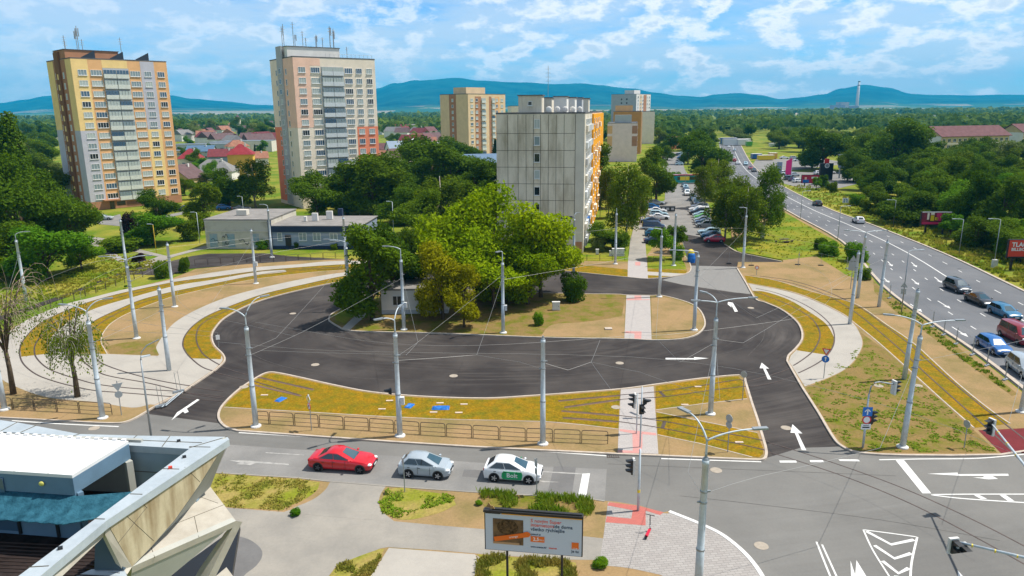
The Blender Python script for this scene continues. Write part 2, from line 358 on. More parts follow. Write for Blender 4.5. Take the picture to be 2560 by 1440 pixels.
# parking street
ground('parking_street', [C((1655, 380), (1662, 455), (1662, 500)), Lp((1615, 530), (1600, 600), (1640, 605), (1706, 605), (1727, 668), (1843, 666), (1812, 612), (1800, 590), (1745, 470), (1712, 425), (1700, 380))], M_ROADL, -0.004, flat=True)
ground('parking_apron', [Lp((1706, 600), (1708, 585), (1790, 598), (1812, 610)), c1((1812, 610), (1843, 629), (1900, 642), (1954, 653)), l1((1958, 658), (1933, 662), (1843, 666), (1725, 663))], M_ASPH, 0.0, flat=True)
ground('path_crossing', [Lp((1724, 664), (1843, 667), (1882, 736), (1836, 731), (1707, 712), (1654, 700), (1710, 686), (1727, 675))], M_COBB, 0.004, flat=True)
ground('back_lane', [C((430, 690), (300, 727 - 38), (160, 745), (0, 800), (-200, 860), z=0), list(reversed(C((480, 640), (380, 664), (300, 682), (160, 735), (0, 790), (-200, 850), z=0)))], M_ASPH, -0.002, flat=True)
ground('yard_asphalt', [Lp((480, 640), (520, 634), (660, 633), (720, 640), (860, 648), (1400, 655), (1400, 662), (860, 652), (620, 660), (470, 672), (440, 684), (420, 668))], M_ASPH, -0.001, flat=True)
ground('footpath', [Lp((520, 612), (524, 618), (440, 640), (380, 662), (340, 672), (370, 652), (395, 641), (330, 628), (345, 622), (418, 640), (470, 626))], M_WALK, -0.006, flat=True)
ground('footpath', [Lp((222, 590), (262, 596), (245, 612), (300, 640), (330, 655), (300, 655), (228, 618), (205, 600))], M_WALK, -0.006, flat=True)
ground('footpath', [Lp((240, 552), (300, 535), (310, 560), (380, 545), (500, 520), (500, 526), (380, 553), (330, 568), (246, 560))], M_ROADL, -0.006, flat=True)
ground('car_yard', [Lp((1880, 415), (1944, 454), (2000, 470), (2100, 470), (2160, 455), (2130, 430), (2000, 430), (1960, 428), (2130, 408), (2050, 396), (1890, 398))], M_ROADL, -0.01, flat=True)

# ---- left side slab: soil, concrete band, sedum bands
K_L = [  # street kerb, entry bend and ring kerb
    l1((-500, 1020), (0, 1042), (150, 1050), (240, 1055)), c1((240, 1055), (290, 1056), (314, 1053), (340, 1042), (387, 1014), n=4),
    l1((452, 981), (538, 923)), c1((538, 923), (559, 902), (555, 885), (534, 863), (528, 838), (539, 816), (562, 793), (609, 767), (665, 746), (759, 722), (858, 702), (980, 684), (1150, 676), (1330, 674), (1411, 677), (1486, 684), (1566, 692), (1619, 696), (1678, 691), (1715, 683), (1726, 672), (1722, 655), (1712, 640))]
K_LP = [p for s in K_L for p in s]
ground('left_verge', [K_LP, l1((1706, 606), (1640, 606)), l1((1617, 640), (1572, 640), (1460, 640), (1300, 655), (858, 648), (740, 652), (620, 660), (490, 672), (430, 696), (300, 727), (160, 768), (0, 828), (-500, 1020))], M_SOIL, 0.10)
kerb('kerb', K_LP, side=-0.08)
E0 = c1((1500, 640), (1300, 655), (1100, 652), (856, 652), (740, 661), (628, 669), (534, 681), (440, 697), (394, 707), (300, 726), (225, 745), (169, 759), (94, 787), (47, 812), (11, 840), (-25, 880), (-25, 915), (6, 949), (43, 968), (94, 987), (150, 998), (240, 1005), (328, 1019), (375, 1011), (452, 983))
E0 = c1((1300, 662), (1100, 655), (856, 652), (740, 661), (628, 669), (534, 681), (440, 697), (394, 707), (300, 726), (225, 745), (169, 759), (94, 787), (47, 812), (11, 840), (-25, 880), (-25, 915), (6, 949), (43, 968), (94, 987), (150, 998), (240, 1005), (328, 1019), (375, 1011))
E6 = c1((474, 895), (463, 878), (457, 859), (464, 836), (487, 810), (524, 786), (590, 759), (665, 733), (759, 711), (858, 690), (980, 672), (1150, 664), (1300, 662))
ground('concrete_apron', [E0, l1((387, 1012), (452, 979), (536, 923)), c1((536, 923), (556, 902), (552, 886)), E6], M_CONC, 0.106)
E1 = [(1200, 660), (1000, 656), (853, 661), (721, 670), (628, 679), (534, 692), (440, 704), (328, 727), (244, 748), (187, 767), (135, 789), (94, 812), (66, 840), (52, 862), (53, 892)]
E2 = [(124, 884), (122, 862), (131, 840), (156, 817), (187, 795), (244, 769), (328, 744), (440, 714), (534, 699), (637, 681), (700, 675), (715, 676)]
E3 = [(715, 678), (710, 680), (637, 689), (534, 709), (440, 727), (356, 748), (300, 771), (244, 797), (212, 821), (201, 844), (197, 862), (195, 884)]
E4 = [(268, 885), (255, 861), (253, 849), (259, 831), (281, 806), (328, 780), (412, 748), (440, 740), (534, 718), (637, 698), (777, 681), (858, 675), (1000, 666), (1200, 664)]
ground('sedum_track_bed', [c1(*E1), c1(*E2), c1(*E3), c1(*E4)], M_SEDUM, 0.112)
E5 = [(862, 681), (759, 697), (665, 717), (571, 742), (496, 772), (440, 804), (412, 834), (394, 860), (390, 875), (396, 890)]
ground('bare_soil_wedge', [c1(*E4), c1((1000, 672), *E5)], M_SOIL, 0.110)
kerb('sedum_edging', c1(*E4), side=0.0, w=0.1, z0=0.1, z1=0.125)
ground('sprouting_soil', [l1((300, 858), (345, 852), (385, 852), (392, 875), (398, 888), (330, 886), (275, 884), (262, 868))], M_SOILG, 0.114)
K3 = c1((538, 923), (559, 902), (555, 885), (534, 863), (528, 838), (539, 816), (562, 793), (609, 767), (665, 746), (759, 722), (858, 702), (980, 684), (1150, 676), (1330, 674), (1411, 677), (1486, 684), (1566, 692), (1619, 696))
ground('sedum_track_bed', [[p for p in offset(K3, 0.15) if p.y > 73], l1((1566, 675), (1411, 662), (1300, 664)), list(reversed(E6)), l1((478, 896), (552, 898))], M_SEDUM, 0.113)
ground('sedum_strip', [l1((1411, 661), (1470, 664), (1568, 674)), l1((1566, 692)), c1((1486, 684), (1411, 677)), l1((1380, 665))], M_SEDUM, 0.118)
ground('sedum_strip', [l1((1619, 674), (1640, 672), (1718, 676)), l1((1715, 684), (1700, 684), (1619, 679))], M_SEDUM, 0.118)
ground('sedum_strip', [l1((1619, 688), (1660, 690), (1678, 691), (1640, 694), (1619, 695))], M_SEDUM, 0.118)
ground('lawn_patch', [l1((1619, 640), (1700, 640), (1712, 660), (1717, 674), (1619, 671))], M_GRASS, 0.114)
ground('lawn_patch', [l1((1430, 636), (1571, 640), (1570, 654), (1440, 652))], M_GRASS, 0.114)
ground('connecting_path', [l1((1619, 679), (1700, 684), (1712, 684), (1680, 691), (1660, 690), (1619, 688))], M_CONC, 0.118)
ground('walkway', [l1((1592, 540), (1610, 540), (1613, 600), (1617, 653), (1570, 653), (1576, 600))], M_WALK, 0.116)
ground('walkway', [l1((1570, 653), (1617, 653), (1620, 697), (1569, 692)),], M_PAVEW, 0.121)
ground('tactile_paving', [l1((1588, 655), (1601, 655), (1601, 664), (1588, 664))], M_PINKP, 0.126)

# ---- centre island
KI = [c1((853, 821), (828, 806), (821, 798), (829, 784), (867, 763), (905, 740), (985, 724), (1100, 722), (1300, 730), (1459, 734), (1544, 735), (1566, 737), (1627, 738), (1654, 738), (1690, 746), (1729, 759), (1751, 775), (1763, 799), (1761, 819), (1739, 838), (1695, 848), (1627, 850), (1561, 847), (1350, 843), (1100, 833), (923, 829), (873, 826), (853, 821))]
KIL = KI[0][:-1]
ground('centre_island', [KIL], M_SOILG, 0.10)
kerb('kerb', KI[0], side=-0.07, w=0.18)
ground('bare_soil_patch', [c1((1352, 840), (1380, 812), (1450, 806), (1500, 800), (1555, 790)), l1((1563, 740)), l1((1561, 845), (1450, 842))], M_SOIL, 0.104)
ground('bare_soil_patch', [l1((1628, 741)), c1((1654, 742), (1690, 749), (1727, 762), (1748, 778), (1758, 799), (1756, 818), (1736, 835), (1695, 845)), l1((1630, 847))], M_SOIL, 0.104)
ground('lawn_patch', [l1((838, 800)), c1((838, 798), (842, 784), (867, 768), (905, 745), (930, 745)), l1((900, 775), (862, 808))], M_GRASS, 0.104)
ground('walkway', [l1((1566, 738), (1625, 739), (1629, 849), (1561, 846))], M_PAVEW, 0.109)
ground('walkway', [l1((854, 821), (874, 825), (920, 784), (895, 783))], M_CONC, 0.109)
ground('tactile_paving', [l1((1586, 739), (1603, 739), (1604, 749), (1624, 748), (1624, 741 + 9), (1567, 751), (1567, 746), (1586, 747))], M_PINKP, 0.114)
ground('tactile_paving', [l1((1564, 828), (1604, 829), (1603, 848), (1586, 847), (1586, 834), (1563, 833))], M_PINKP, 0.114)
kerb('soil_mound', l1((1512, 823), (1530, 823)), w=0.7, z0=0.1, z1=0.24)

# ---- south island between loop and street
KS = [c1((1850, 938), (1817, 940), (1740, 948), (1636, 962), (1552, 973), (1437, 982), (1325, 990), (1212, 996), (1064, 992), (932, 981), (839, 964), (745, 943), (696, 933), (672, 931), (648, 941), (602, 971), (569, 1001), (552, 1024), (550, 1046), (566, 1065), (595, 1075)),
      l1((805, 1090), (989, 1103), (1180, 1115), (1360, 1124), (1546, 1133), (1647, 1137), (1760, 1142), (1880, 1147)), c1((1880, 1147), (1906, 1146), (1913, 1134), (1911, 1115)), l1((1892, 1050), (1877, 1005), (1862, 955)), c1((1862, 955), (1859, 943), (1850, 938))]
KSP = [p for s in KS for p in s]
ground('south_island', [KSP[:-1]], M_SOIL, 0.10)
kerb('kerb', KSP, side=-0.08, w=0.2)
ground('sedum_track_bed', [l1((1550, 976)), c1((1437, 985), (1325, 993), (1212, 999), (1064, 995), (932, 984), (839, 967), (745, 946), (696, 936), (674, 934), (650, 944), (605, 974), (573, 1002), (561, 1017)), c1((561, 1017), (644, 1022), (782, 1030), (932, 1039), (1100, 1047), (1362, 1053), (1456, 1061), (1546, 1072))], M_SEDUM, 0.112)
ground('sedum_track_bed', [l1((1639, 965)), c1((1740, 951), (1817, 943), (1846, 941)), l1((1856, 953), (1868, 996), (1760, 1008), (1640, 1024))], M_SEDUM, 0.112)
ground('sedum_track_bed', [l1((1641, 1031), (1770, 1058), (1862, 1074), (1893, 1083), (1907, 1120), (1908, 1134), (1898, 1143), (1870, 1140), (1750, 1108), (1644, 1086))], M_SEDUM, 0.112)
ground('walkway', [l1((1552, 974), (1634, 966), (1646, 1135), (1544, 1132))], M_PAVEW, 0.117)
ground('tactile_paving', [l1((1549, 1073), (1640, 1083), (1641, 1089), (1606, 1086), (1606, 1117), (1601, 1134), (1545, 1132), (1545, 1126), (1582, 1127), (1581, 1084), (1549, 1078))], M_PINKP, 0.122)
for e in ([(561, 1018), (644, 1023), (782, 1031), (932, 1040), (1100, 1048), (1362, 1054), (1456, 1062), (1546, 1073)], [(1640, 1025), (1760, 1009), (1868, 997)], [(1641, 1030), (1770, 1056), (1893, 1082)], [(1644, 1087), (1750, 1109), (1880, 1143)]):
    kerb('sedum_edging', l1(*e), w=0.1, z0=0.1, z1=0.122)
# concrete lip on the ramp ends
# ---- east side
KE = [c1((1843, 668), (1866, 706), (1890, 746), (1915, 756), (1956, 774), (1991, 801), (2006, 826), (2006, 850), (1991, 871), (1974, 888), (1970, 902)), l1((2008, 968), (2050, 1033)), c1((2050, 1033), (2084, 1090), (2105, 1113), (2140, 1128), (2200, 1134)), l1((2262, 1136), (2380, 1137), (2499, 1135), (2600, 1120), (2760, 1100))]
KEP = [p for s in KE for p in s]
EW = [p for p in offset(ROADW, -0.35) if p.y < 196]
ground('east_verge', [list(reversed(KEP)), l1((1845, 655), (1958, 655), (1954, 640), (1830, 600)), [EW[0]-Vector((12, -6, 0))], EW[:]], M_SOIL, 0.10)
kerb('kerb', KEP, side=-0.08, w=0.2)
ground('lawn_patch', [l1((1845, 628), (1960, 650), (2040, 640), (2120, 690), (2160, 700), (2175, 660), (2096, 606), (1960, 530), (1900, 560), (1830, 600))], M_GRASS, 0.104)
ground('roadside_weeds', [l1((2183, 700), (2196, 715), (2260, 765), (2320, 810), (2410, 880), (2480, 935), (2545, 985), (2530, 990), (2440, 925), (2380, 880), (2300, 820), (2240, 780), (2186, 730))], M_SOILG, 0.104)
ground('sprouting_soil', [c1((2150, 830), (2158, 860), (2142, 897), (2112, 925), (2071, 946), (2014, 970)), c1((2016, 976), (2052, 1033), (2090, 1092), (2112, 1113), (2150, 1128), (2262, 1132)), l1((2380, 1133), (2494, 1132), (2440, 1080), (2290, 945), (2220, 880))], M_SOILG, 0.104)
T1 = c1((1861, 688), (1939, 701), (2026, 728), (2090, 745), (2147, 764), (2217, 812), (2286, 860), (2390, 955), (2480, 1028), (2560, 1082), (2700, 1180))
T0 = c1((1869, 708), (1974, 728), (2043, 753), (2106, 784), (2137, 808), (2190, 851), (2251, 905), (2350, 995), (2453, 1086), (2503, 1133), (2560, 1190))
T1c = [p for p in T1 if p.y > 54.2]; T0c = [p for p in T0 if p.y > 53.6]
ground('sedum_track_bed', [T1c, list(reversed(T0c))], M_SEDUM, 0.112)
ground('red_tram_crossing', [l1((2446, 1076), (2500, 1074), (2575, 1070), (2720, 1120), (2600, 1128), (2503, 1133))], M_DKRED, 0.118)
for p in (T1c, T0c): kerb('sedum_edging', p, w=0.13, z0=0.1, z1=0.13)
E8 = [(1882, 727), (1915, 730), (1974, 750), (2026, 781), (2064, 808), (2081, 833), (2087, 853), (2078, 874), (2071, 887)]
ground('concrete_apron', [l1((1874, 714)), c1((1871, 709), (1974, 730), (2043, 755), (2106, 786), (2131, 806), (2147, 829), (2156, 860), (2140, 895), (2112, 923), (2071, 944), (2012, 966)), l1((1972, 903), (1977, 889)), l1((1991, 875), (2071, 888)), list(reversed(c1(*E8)))], M_CONC, 0.108)
ground('sedum_track_bed', [c1(*E8), l1((2071, 888), (1993, 876)), c1((1993, 873), (2009, 851), (2010, 826), (1994, 800), (1958, 772), (1916, 753), (1892, 742), (1884, 729))], M_SEDUM, 0.112)
kerb('sedum_edging', c1(*E8), w=0.1, z0=0.1, z1=0.125)
kerb('kerb', c1((1812, 610), (1843, 629), (1900, 642), (1954, 653)), w=0.2)

# ---- near side of the street
KN = l1((300, 1150), (450, 1168), (539, 1181), (745, 1194), (827, 1203), (966, 1214), (1180, 1229), (1340, 1238), (1475, 1246), (1512, 1252))
PAV = [l1((1512, 1252), (1540, 1254), (1600, 1264), (1656, 1281), (1675, 1277)), c1((1675, 1277), (1750, 1307), (1806, 1334), (1855, 1372), (1889, 1409), (1915, 1450), (1950, 1530), (1960, 1640))]
PAVP = [p for s in PAV for p in s]
ground('near_verge', [KN, PAVP, l1((1900, 2100), (-700, 2100), (-700, 1150))], M_SOIL, 0.10)
kerb('kerb', KN, side=-0.06, w=0.14, m=M_WALK)
kerb('kerb', PAV[1], side=-0.1, w=0.26, m=M_WHITE)
ground('sidewalk', [l1((576, 1270), (707, 1280), (985, 1303), (1100, 1314), (1209, 1323), (1460, 1341), (1508, 1346), (1500, 1400), (1400, 1399), (1190, 1384), (1100, 1376), (970, 1368), (951, 1371), (839, 1417), (800, 1470), (500, 1600), (300, 1500), (450, 1260))], M_WALK, 0.106)
ground('driveway', [l1((827, 1204), (966, 1214)), c1((966, 1214), (952, 1235), (947, 1258), (957, 1280), (985, 1303)), l1((900, 1298), (707, 1281), (745, 1268)), c1((730, 1271), (782, 1249), (812, 1226), (825, 1206))], M_WALK, 0.110)
ground('dark_paving', [l1((560, 1337)), c1((586, 1338), (625, 1350), (652, 1372), (655, 1392), (640, 1415), (610, 1440), (590, 1480)), l1((480, 1480))], M_PATCH, 0.111)
ground('lawn_patch', [l1((539, 1184), (745, 1198), (800, 1206)), c1((800, 1206), (790, 1228), (755, 1252), (715, 1268)), l1((707, 1276), (576, 1268), (500, 1255), (480, 1190))], M_DRY, 0.110)
ground('lawn_patch', [c1((968, 1224), (1007, 1219), (1060, 1228), (1130, 1238)), c1((1140, 1262), (1090, 1285), (1010, 1300), (960, 1282), (950, 1260), (968, 1224))], M_DRY, 0.110)
ground('lawn_patch', [l1((1195, 1229), (1340, 1240), (1470, 1247), (1478, 1290), (1400, 1284), (1210, 1266))], M_SOILG, 0.110)
ground('lawn_patch', [c1((948, 1373), (900, 1390), (850, 1412), (815, 1450), (800, 1480)), l1((900, 1480), (930, 1436), (962, 1372))], M_DRY, 0.110)
ground('concrete_slab', [l1((972, 1370), (1080, 1378), (1186, 1386), (1210, 1400), (1190, 1480), (900, 1480), (930, 1436))], M_CONC, 0.110)
ground('lawn_patch', [l1((1192, 1386), (1400, 1401), (1440, 1407), (1440, 1480), (1180, 1500), (1212, 1402))], M_DRY, 0.110)
ground('paver_sidewalk', [l1((1520, 1255), (1600, 1266), (1655, 1283), (1672, 1284)), c1((1672, 1281), (1745, 1309), (1800, 1336), (1848, 1374), (1882, 1411), (1908, 1452)), l1((1750, 1480), (1650, 1437)), c1((1650, 1437), (1570, 1420), (1497, 1413)), l1((1508, 1346))], M_PAVER, 0.108)
ground('tactile_paving', [l1((1522, 1256), (1592, 1264), (1659, 1281), (1650, 1288), (1614, 1277), (1614, 1314), (1514, 1306), (1517, 1291), (1578, 1297), (1582, 1276), (1519, 1264))], M_REDP, 0.113)

# ---- rails
def resample(path, n):
    L = [0.0]
    for i in range(1, len(path)): L.append(L[-1]+(path[i]-path[i-1]).length)
    out = []; j = 0
    for k in range(n):
        d = L[-1]*k/(n-1)
        while j < len(L)-2 and L[j+1] < d: j += 1
        f = (d-L[j])/max(1e-6, L[j+1]-L[j]); out.append(path[j].lerp(path[j+1], f))
    return out
SLABS = [[(p.x, p.y) for p in q] for q in ([*K_LP, *l1((1706, 606), (1640, 606), (1617, 640), (1460, 640), (1300, 655), (858, 648), (740, 652), (620, 660), (490, 672), (430, 696), (300, 727), (160, 768), (0, 828), (-500, 1020))], KIL, KSP[:-1], list(reversed(KEP))+l1((1845, 655), (1958, 655), (1954, 640), (1830, 600))+[EW[0]-Vector((12, -6, 0))]+EW)]
def inside(x, y, P):
    c = False; j = len(P)-1
    for i in range(len(P)):
        if (P[i][1] > y) != (P[j][1] > y) and x < (P[j][0]-P[i][0])*(y-P[i][1])/(P[j][1]-P[i][1]+1e-12)+P[i][0]: c = not c
        j = i
    return c
def rails(name, path, w=0.14):
    """grooved rail: level with the raised beds, then with the road where it crosses it"""
    b = MB(); run = []; cur = None; L = sum((path[i+1]-path[i]).length for i in range(len(path)-1)); P = resample(path, max(8, int(L/0.5)))
    def flush(r_, on):
        if len(r_) > 1:
            if on: strip(b, r_, w, 0.10, 0.127)
            else: strip(b, r_, w*0.72, 0.0, 0.019)
    for p in P:
        on = any(inside(p.x, p.y, q) for q in SLABS)
        if cur is None: cur = on
        if on != cur: run.append(p); flush(run, cur); run = [p]; cur = on
        else: run.append(p)
    flush(run, cur)
    return b.build(name, M_RAIL, kind='structure')
GA = [(858, 667), (721, 674), (637, 680), (534, 696), (440, 709), (328, 735), (244, 758), (187, 781), (135, 808), (111, 829), (90, 858), (86, 878), (92, 896), (116, 919), (150, 934), (197, 949), (244, 961), (319, 970), (431, 978), (480, 981), (560, 990)]
GB = [(853, 662), (721, 671), (628, 680), (534, 693), (440, 705), (328, 728), (244, 749), (187, 768), (135, 790), (94, 813), (66, 841), (52, 863), (50, 890), (62, 914), (94, 938), (141, 955), (188, 967), (240, 977), (319, 983), (431, 992), (480, 995), (560, 1001)]
GC = [(858, 670), (735, 678), (637, 693), (534, 713), (440, 733), (356, 757), (300, 780), (259, 803), (232, 825), (219, 850), (222, 872), (240, 897), (262, 912), (319, 932), (394, 951), (469, 964), (560, 976)]
GD = [(855, 668), (735, 675), (637, 689), (534, 709), (440, 728), (356, 749), (300, 772), (244, 798), (212, 822), (200, 845), (196, 868), (205, 898), (218, 912), (247, 931), (281, 942), (366, 957), (431, 972), (480, 983), (560, 994)]
G3a = [(858, 691), (759, 712), (665, 734), (590, 760), (524, 787), (487, 811), (464, 837), (457, 860), (463, 878), (478, 896), (508, 919), (550, 932), (603, 945), (650, 958), (749, 988)]
G3b = [(860, 695), (759, 717), (665, 740), (600, 764), (560, 780), (521, 799), (498, 817), (491, 838), (492, 855), (498, 870), (512, 889), (555, 915), (616, 934), (651, 944), (782, 973)]
for g in (GA, GB, GC, GD, G3a, G3b): rails('tram_rail', c1(*g))
for g in ([(1396, 1002), (1470, 995), (1550, 988), (1649, 979), (1760, 963), (1849, 949), (1862, 952), (1910, 940), (1974, 919), (2022, 888), (2040, 867), (2050, 840), (2043, 815), (2022, 791), (1974, 763), (1904, 735), (1883, 728)],
          [(1411, 1018), (1480, 1008), (1550, 999), (1662, 992), (1770, 977), (1862, 966), (1920, 957), (1974, 942), (2043, 909), (2074, 881), (2086, 850), (2078, 815), (2043, 781), (1994, 753), (1939, 732), (1890, 721)],
          [(1404, 1027), (1470, 1032), (1546, 1039), (1662, 1054), (1770, 1075), (1911, 1102), (2000, 1127), (2130, 1170), (2262, 1219), (2412, 1286), (2560, 1361), (2700, 1440)],
          [(1407, 1044), (1470, 1048), (1542, 1054), (1656, 1071), (1770, 1094), (1911, 1125), (2000, 1151), (2130, 1195), (2262, 1249), (2375, 1305), (2560, 1406), (2650, 1460)],
          [(1900, 694), (1980, 708), (2060, 735), (2133, 777), (2190, 822), (2255, 878), (2321, 940), (2442, 1048), (2530, 1128), (2620, 1215)],
          [(1900, 690), (1985, 703), (2075, 732), (2154, 772), (2215, 816), (2269, 857), (2355, 933), (2456, 1017), (2515, 1062), (2640, 1160)]):
    rails('tram_rail', c1(*g))
b = MB()
for q in ([(1649, 979), (1662, 992)], [(1662, 1054), (1656, 1071)]): strip(b, l1(*q), 0.28, 0.1, 0.126)
b.build('rail_stop', M_RAIL, kind='structure')
b = MB()
for q in ((640, 942, 784, 975), (632, 962, 752, 990), (1396, 1003, 1550, 989), (1411, 1019, 1550, 1000), (1404, 1028, 1546, 1040), (1407, 1045, 1542, 1055)):
    strip(b, l1(q[:2], q[2:]), 0.3, 0.1, 0.119)
b.build('rail_bed', M_RAILG, kind='structure')

# ---- road markings (thin paint)
def paint(name, polys, z=0.02, m=None, lines=None):
    b = MB()
    for p in polys: b.sheet(Lp(*p), z)
    for (pts, w) in (lines or []): strip(b, C(*pts), w, z)
    return b.build(name, m or M_WHITE, kind='structure', fixn=False)
paint('edge_line', [], lines=[([(597, 1082), (800, 1094), (1000, 1106), (1180, 1117), (1360, 1129), (1516, 1140)], 0.16)])
paint('edge_line', [], lines=[([(30, 1052), (150, 1060), (297, 1067)], 0.16)])
paint('edge_line', [], lines=[([(1653, 1147), (1903, 1155)], 0.16)])
paint('edge_line', [], lines=[([(2198, 1150), (2300, 1148), (2420, 1147), (2490, 1143), (2580, 1134)], 0.14)])
paint('dashed_line', [[(1948, 1152), (1990, 1152), (1992, 1157), (1950, 1157)], [(2024, 1151), (2057, 1151), (2060, 1156), (2026, 1156)], [(2096, 1149), (2145, 1149), (2150, 1154), (2100, 1153)]])
paint('stop_line', [[(2239, 1151), (2260, 1151), (2328, 1234), (2306, 1234)]])
paint('stop_line', [[(1456, 1185), (1475, 1184), (1466, 1238), (1446, 1236)]], m=M_WHITE, z=0.024)
paint('hatched_triangle', [[(2434, 1238), (2448, 1238), (2468, 1248), (2452, 1248)], [(2498, 1238), (2514, 1238), (2536, 1253), (2520, 1253)], [(2560, 1239), (2575, 1239), (2600, 1256), (2584, 1256)]], lines=[([(2328, 1237), (2440, 1236), (2640, 1236)], 0.13), ([(2328, 1238), (2420, 1248), (2640, 1262)], 0.13)])
paint('turn_arrow', [[(2318, 1185), (2394, 1182), (2394, 1186), (2520, 1185), (2522, 1190), (2480, 1190), (2495, 1198), (2470, 1199), (2432, 1194), (2456, 1194), (2462, 1190), (2400, 1190)]])
paint('chevron_island', [], lines=[([(2158, 1325), (2182, 1376), (2222, 1440), (2262, 1505)], 0.10), ([(2158, 1325), (2228, 1334), (2293, 1343)], 0.10), ([(2293, 1343), (2280, 1400), (2276, 1440), (2272, 1500)], 0.12)])
b = MB()
for q in ([(2166, 1329), (2228, 1362), (2285, 1350)], [(2186, 1364), (2236, 1397), (2278, 1384)], [(2206, 1403), (2246, 1434), (2272, 1421)], [(2240, 1440), (2258, 1472), (2268, 1462)]): strip(b, Lp(*q), 0.24, 0.021)
b.build('chevron_bars', M_WHITE, kind='structure', fixn=False)
paint('double_line', [], lines=[([(2041, 1355), (2075, 1440), (2110, 1520)], 0.11), ([(2055, 1362), (2095, 1450), (2125, 1520)], 0.11)])
paint('lane_arrow', [[(2126, 1402), (2138, 1438), (2141, 1401), (2165, 1440), (2200, 1500), (2130, 1500)], [(2394, 1426), (2410, 1445), (2440, 1500), (2398, 1490)]])
def arrow_up(name, tip, w, tail, m=None):
    """straight arrow from tail to tip (photo points)"""
    a, c = G(*tail), G(*tip); d = (c-a); l = d.length; d.normalize(); s = Vector((-d.y, d.x, 0)); h = c-d*l*0.36
    b = MB(); b.sheet([a-s*w*.22, h-s*w*.16, h-s*w*.6, c, h+s*w*.6, h+s*w*.16, a+s*w*.22], 0.02)
    return b.build(name, m or M_WHITE, kind='structure', fixn=False)
arrow_up('lane_arrow', (1904, 907), 0.75, (1924, 949)); arrow_up('lane_arrow', (1981, 1061), 0.75, (2010, 1126))
paint('lane_arrow', [[(1820, 755), (1832, 757), (1836, 764), (1845, 779), (1837, 780), (1830, 766), (1828, 762), (1829, 769), (1819, 761)]])
paint('lane_arrow', [[(1664, 895), (1735, 896), (1735, 893), (1772, 896), (1735, 900), (1735, 899), (1664, 899)]])
paint('lane_arrow', [[(493, 998), (499, 1000), (467, 1022), (472, 1030), (462, 1034), (458, 1029), (429, 1051), (443, 1031), (450, 1027), (459, 1021)]])
paint('lane_arrow', [[(572, 1151), (620, 1152), (722, 1160), (722, 1163), (640, 1158), (626, 1163), (590, 1161), (600, 1157)], [(1030, 1173), (1070, 1176), (1098, 1183), (1068, 1184)]], m=M_FADED, z=0.018)
paint('lane_dash', [[(664, 1131), (760, 1137), (760, 1139), (664, 1133)], [(1330, 1177), (1460, 1184), (1460, 1187), (1330, 1179)], [(1330, 1200), (1400, 1206), (1360, 1206)]], m=M_FADED, z=0.018)
# main road markings: parallel to the west edge
def road_frac(t):
    """centre-lines between the two road edges, by fraction t"""
    return [(a.lerp(c, t)) for a, c in zip(RW_, RE_)]
RW_ = resample(ROADW, 220); RE_ = resample(ROADE, 220)
def nearest(path, p): return min(path, key=lambda q: (q-p).length)
RE_ = [nearest(resample(ROADE, 900), p) for p in RW_]
def lane_line(name, t, w, dash=None, i0=0, i1=220, m=None):
    p = road_frac(t)[i0:i1]; b = MB()
    if not dash: strip(b, p, w, 0.02)
    else:
        L = 0; seg = []
        p = resample(p, 900)
        for i in range(1, len(p)):
            L += (p[i]-p[i-1]).length
            if (L % (dash*3)) < dash: seg.append(p[i])
            else:
                if len(seg) > 1: strip(b, seg, w, 0.02)
                seg = []
    return b.build(name, m or M_WHITE, kind='structure', fixn=False)
lane_line('edge_line', 0.03, 0.15); lane_line('edge_line', 0.975, 0.15)
lane_line('centre_line', 0.60, 0.22); 
lane_line('lane_dashes', 0.22, 0.14, 2.2); lane_line('lane_dashes', 0.41, 0.14, 2.2); lane_line('lane_dashes', 0.79, 0.14, 2.2)
for q in ([(2237, 658), (2240, 653)],):
    pass
b = MB()
for (x, y) in ((2225, 660), (2285, 662), (2288, 705), (2360, 762), (2400, 830), (2290, 770), (2215, 700), (2345, 700)):
    c = G(x, y); i = min(range(len(RW_)), key=lambda k: (RW_[k]-c).length); d = (RW_[min(i+2, 219)]-RW_[i]).normalized(); s = Vector((-d.y, d.x, 0))
    b.sheet([c-d*2.0-s*.08, c+d*.6-s*.08, c+d*.6-s*.35, c+d*2.0, c+d*.6+s*.35, c+d*.6+s*.08, c-d*2.0+s*.08], 0.021)
b.build('lane_arrows', M_WHITE, kind='structure', fixn=False)

# seams and repair joints in the new asphalt
M_JOINT = mat('asphalt_joint', (0.085, 0.078, 0.072), 0.8, var=0.3, scale=1.5); M_JOINTD = mat('tar_joint', (0.016, 0.014, 0.014), 0.6, var=0.2, scale=2)
for pts, w_, mm_ in (([(600, 860), (660, 900), (800, 935), (1000, 950), (1250, 948), (1500, 930), (1720, 905), (1860, 870)], 0.07, M_JOINT), ([(620, 810), (700, 770), (800, 735), (900, 716)], 0.06, M_JOINT), ([(1660, 720), (1800, 745), (1890, 790), (1910, 840), (1870, 890)], 0.06, M_JOINT),
                     ([(900, 860), (1100, 872), (1350, 876), (1600, 872)], 0.05, M_JOINTD), ([(1860, 1010), (1900, 1080), (1935, 1140)], 0.05, M_JOINTD), ([(1520, 1160), (1700, 1168), (2000, 1180), (2240, 1190)], 0.04, M_JOINT), ([(1700, 1240), (1900, 1262), (2200, 1300), (2500, 1352)], 0.04, M_JOINT)):
    b = MB(); strip(b, C(*pts), w_, 0.014); b.build('asphalt_joint', mm_, kind='structure', fixn=False)
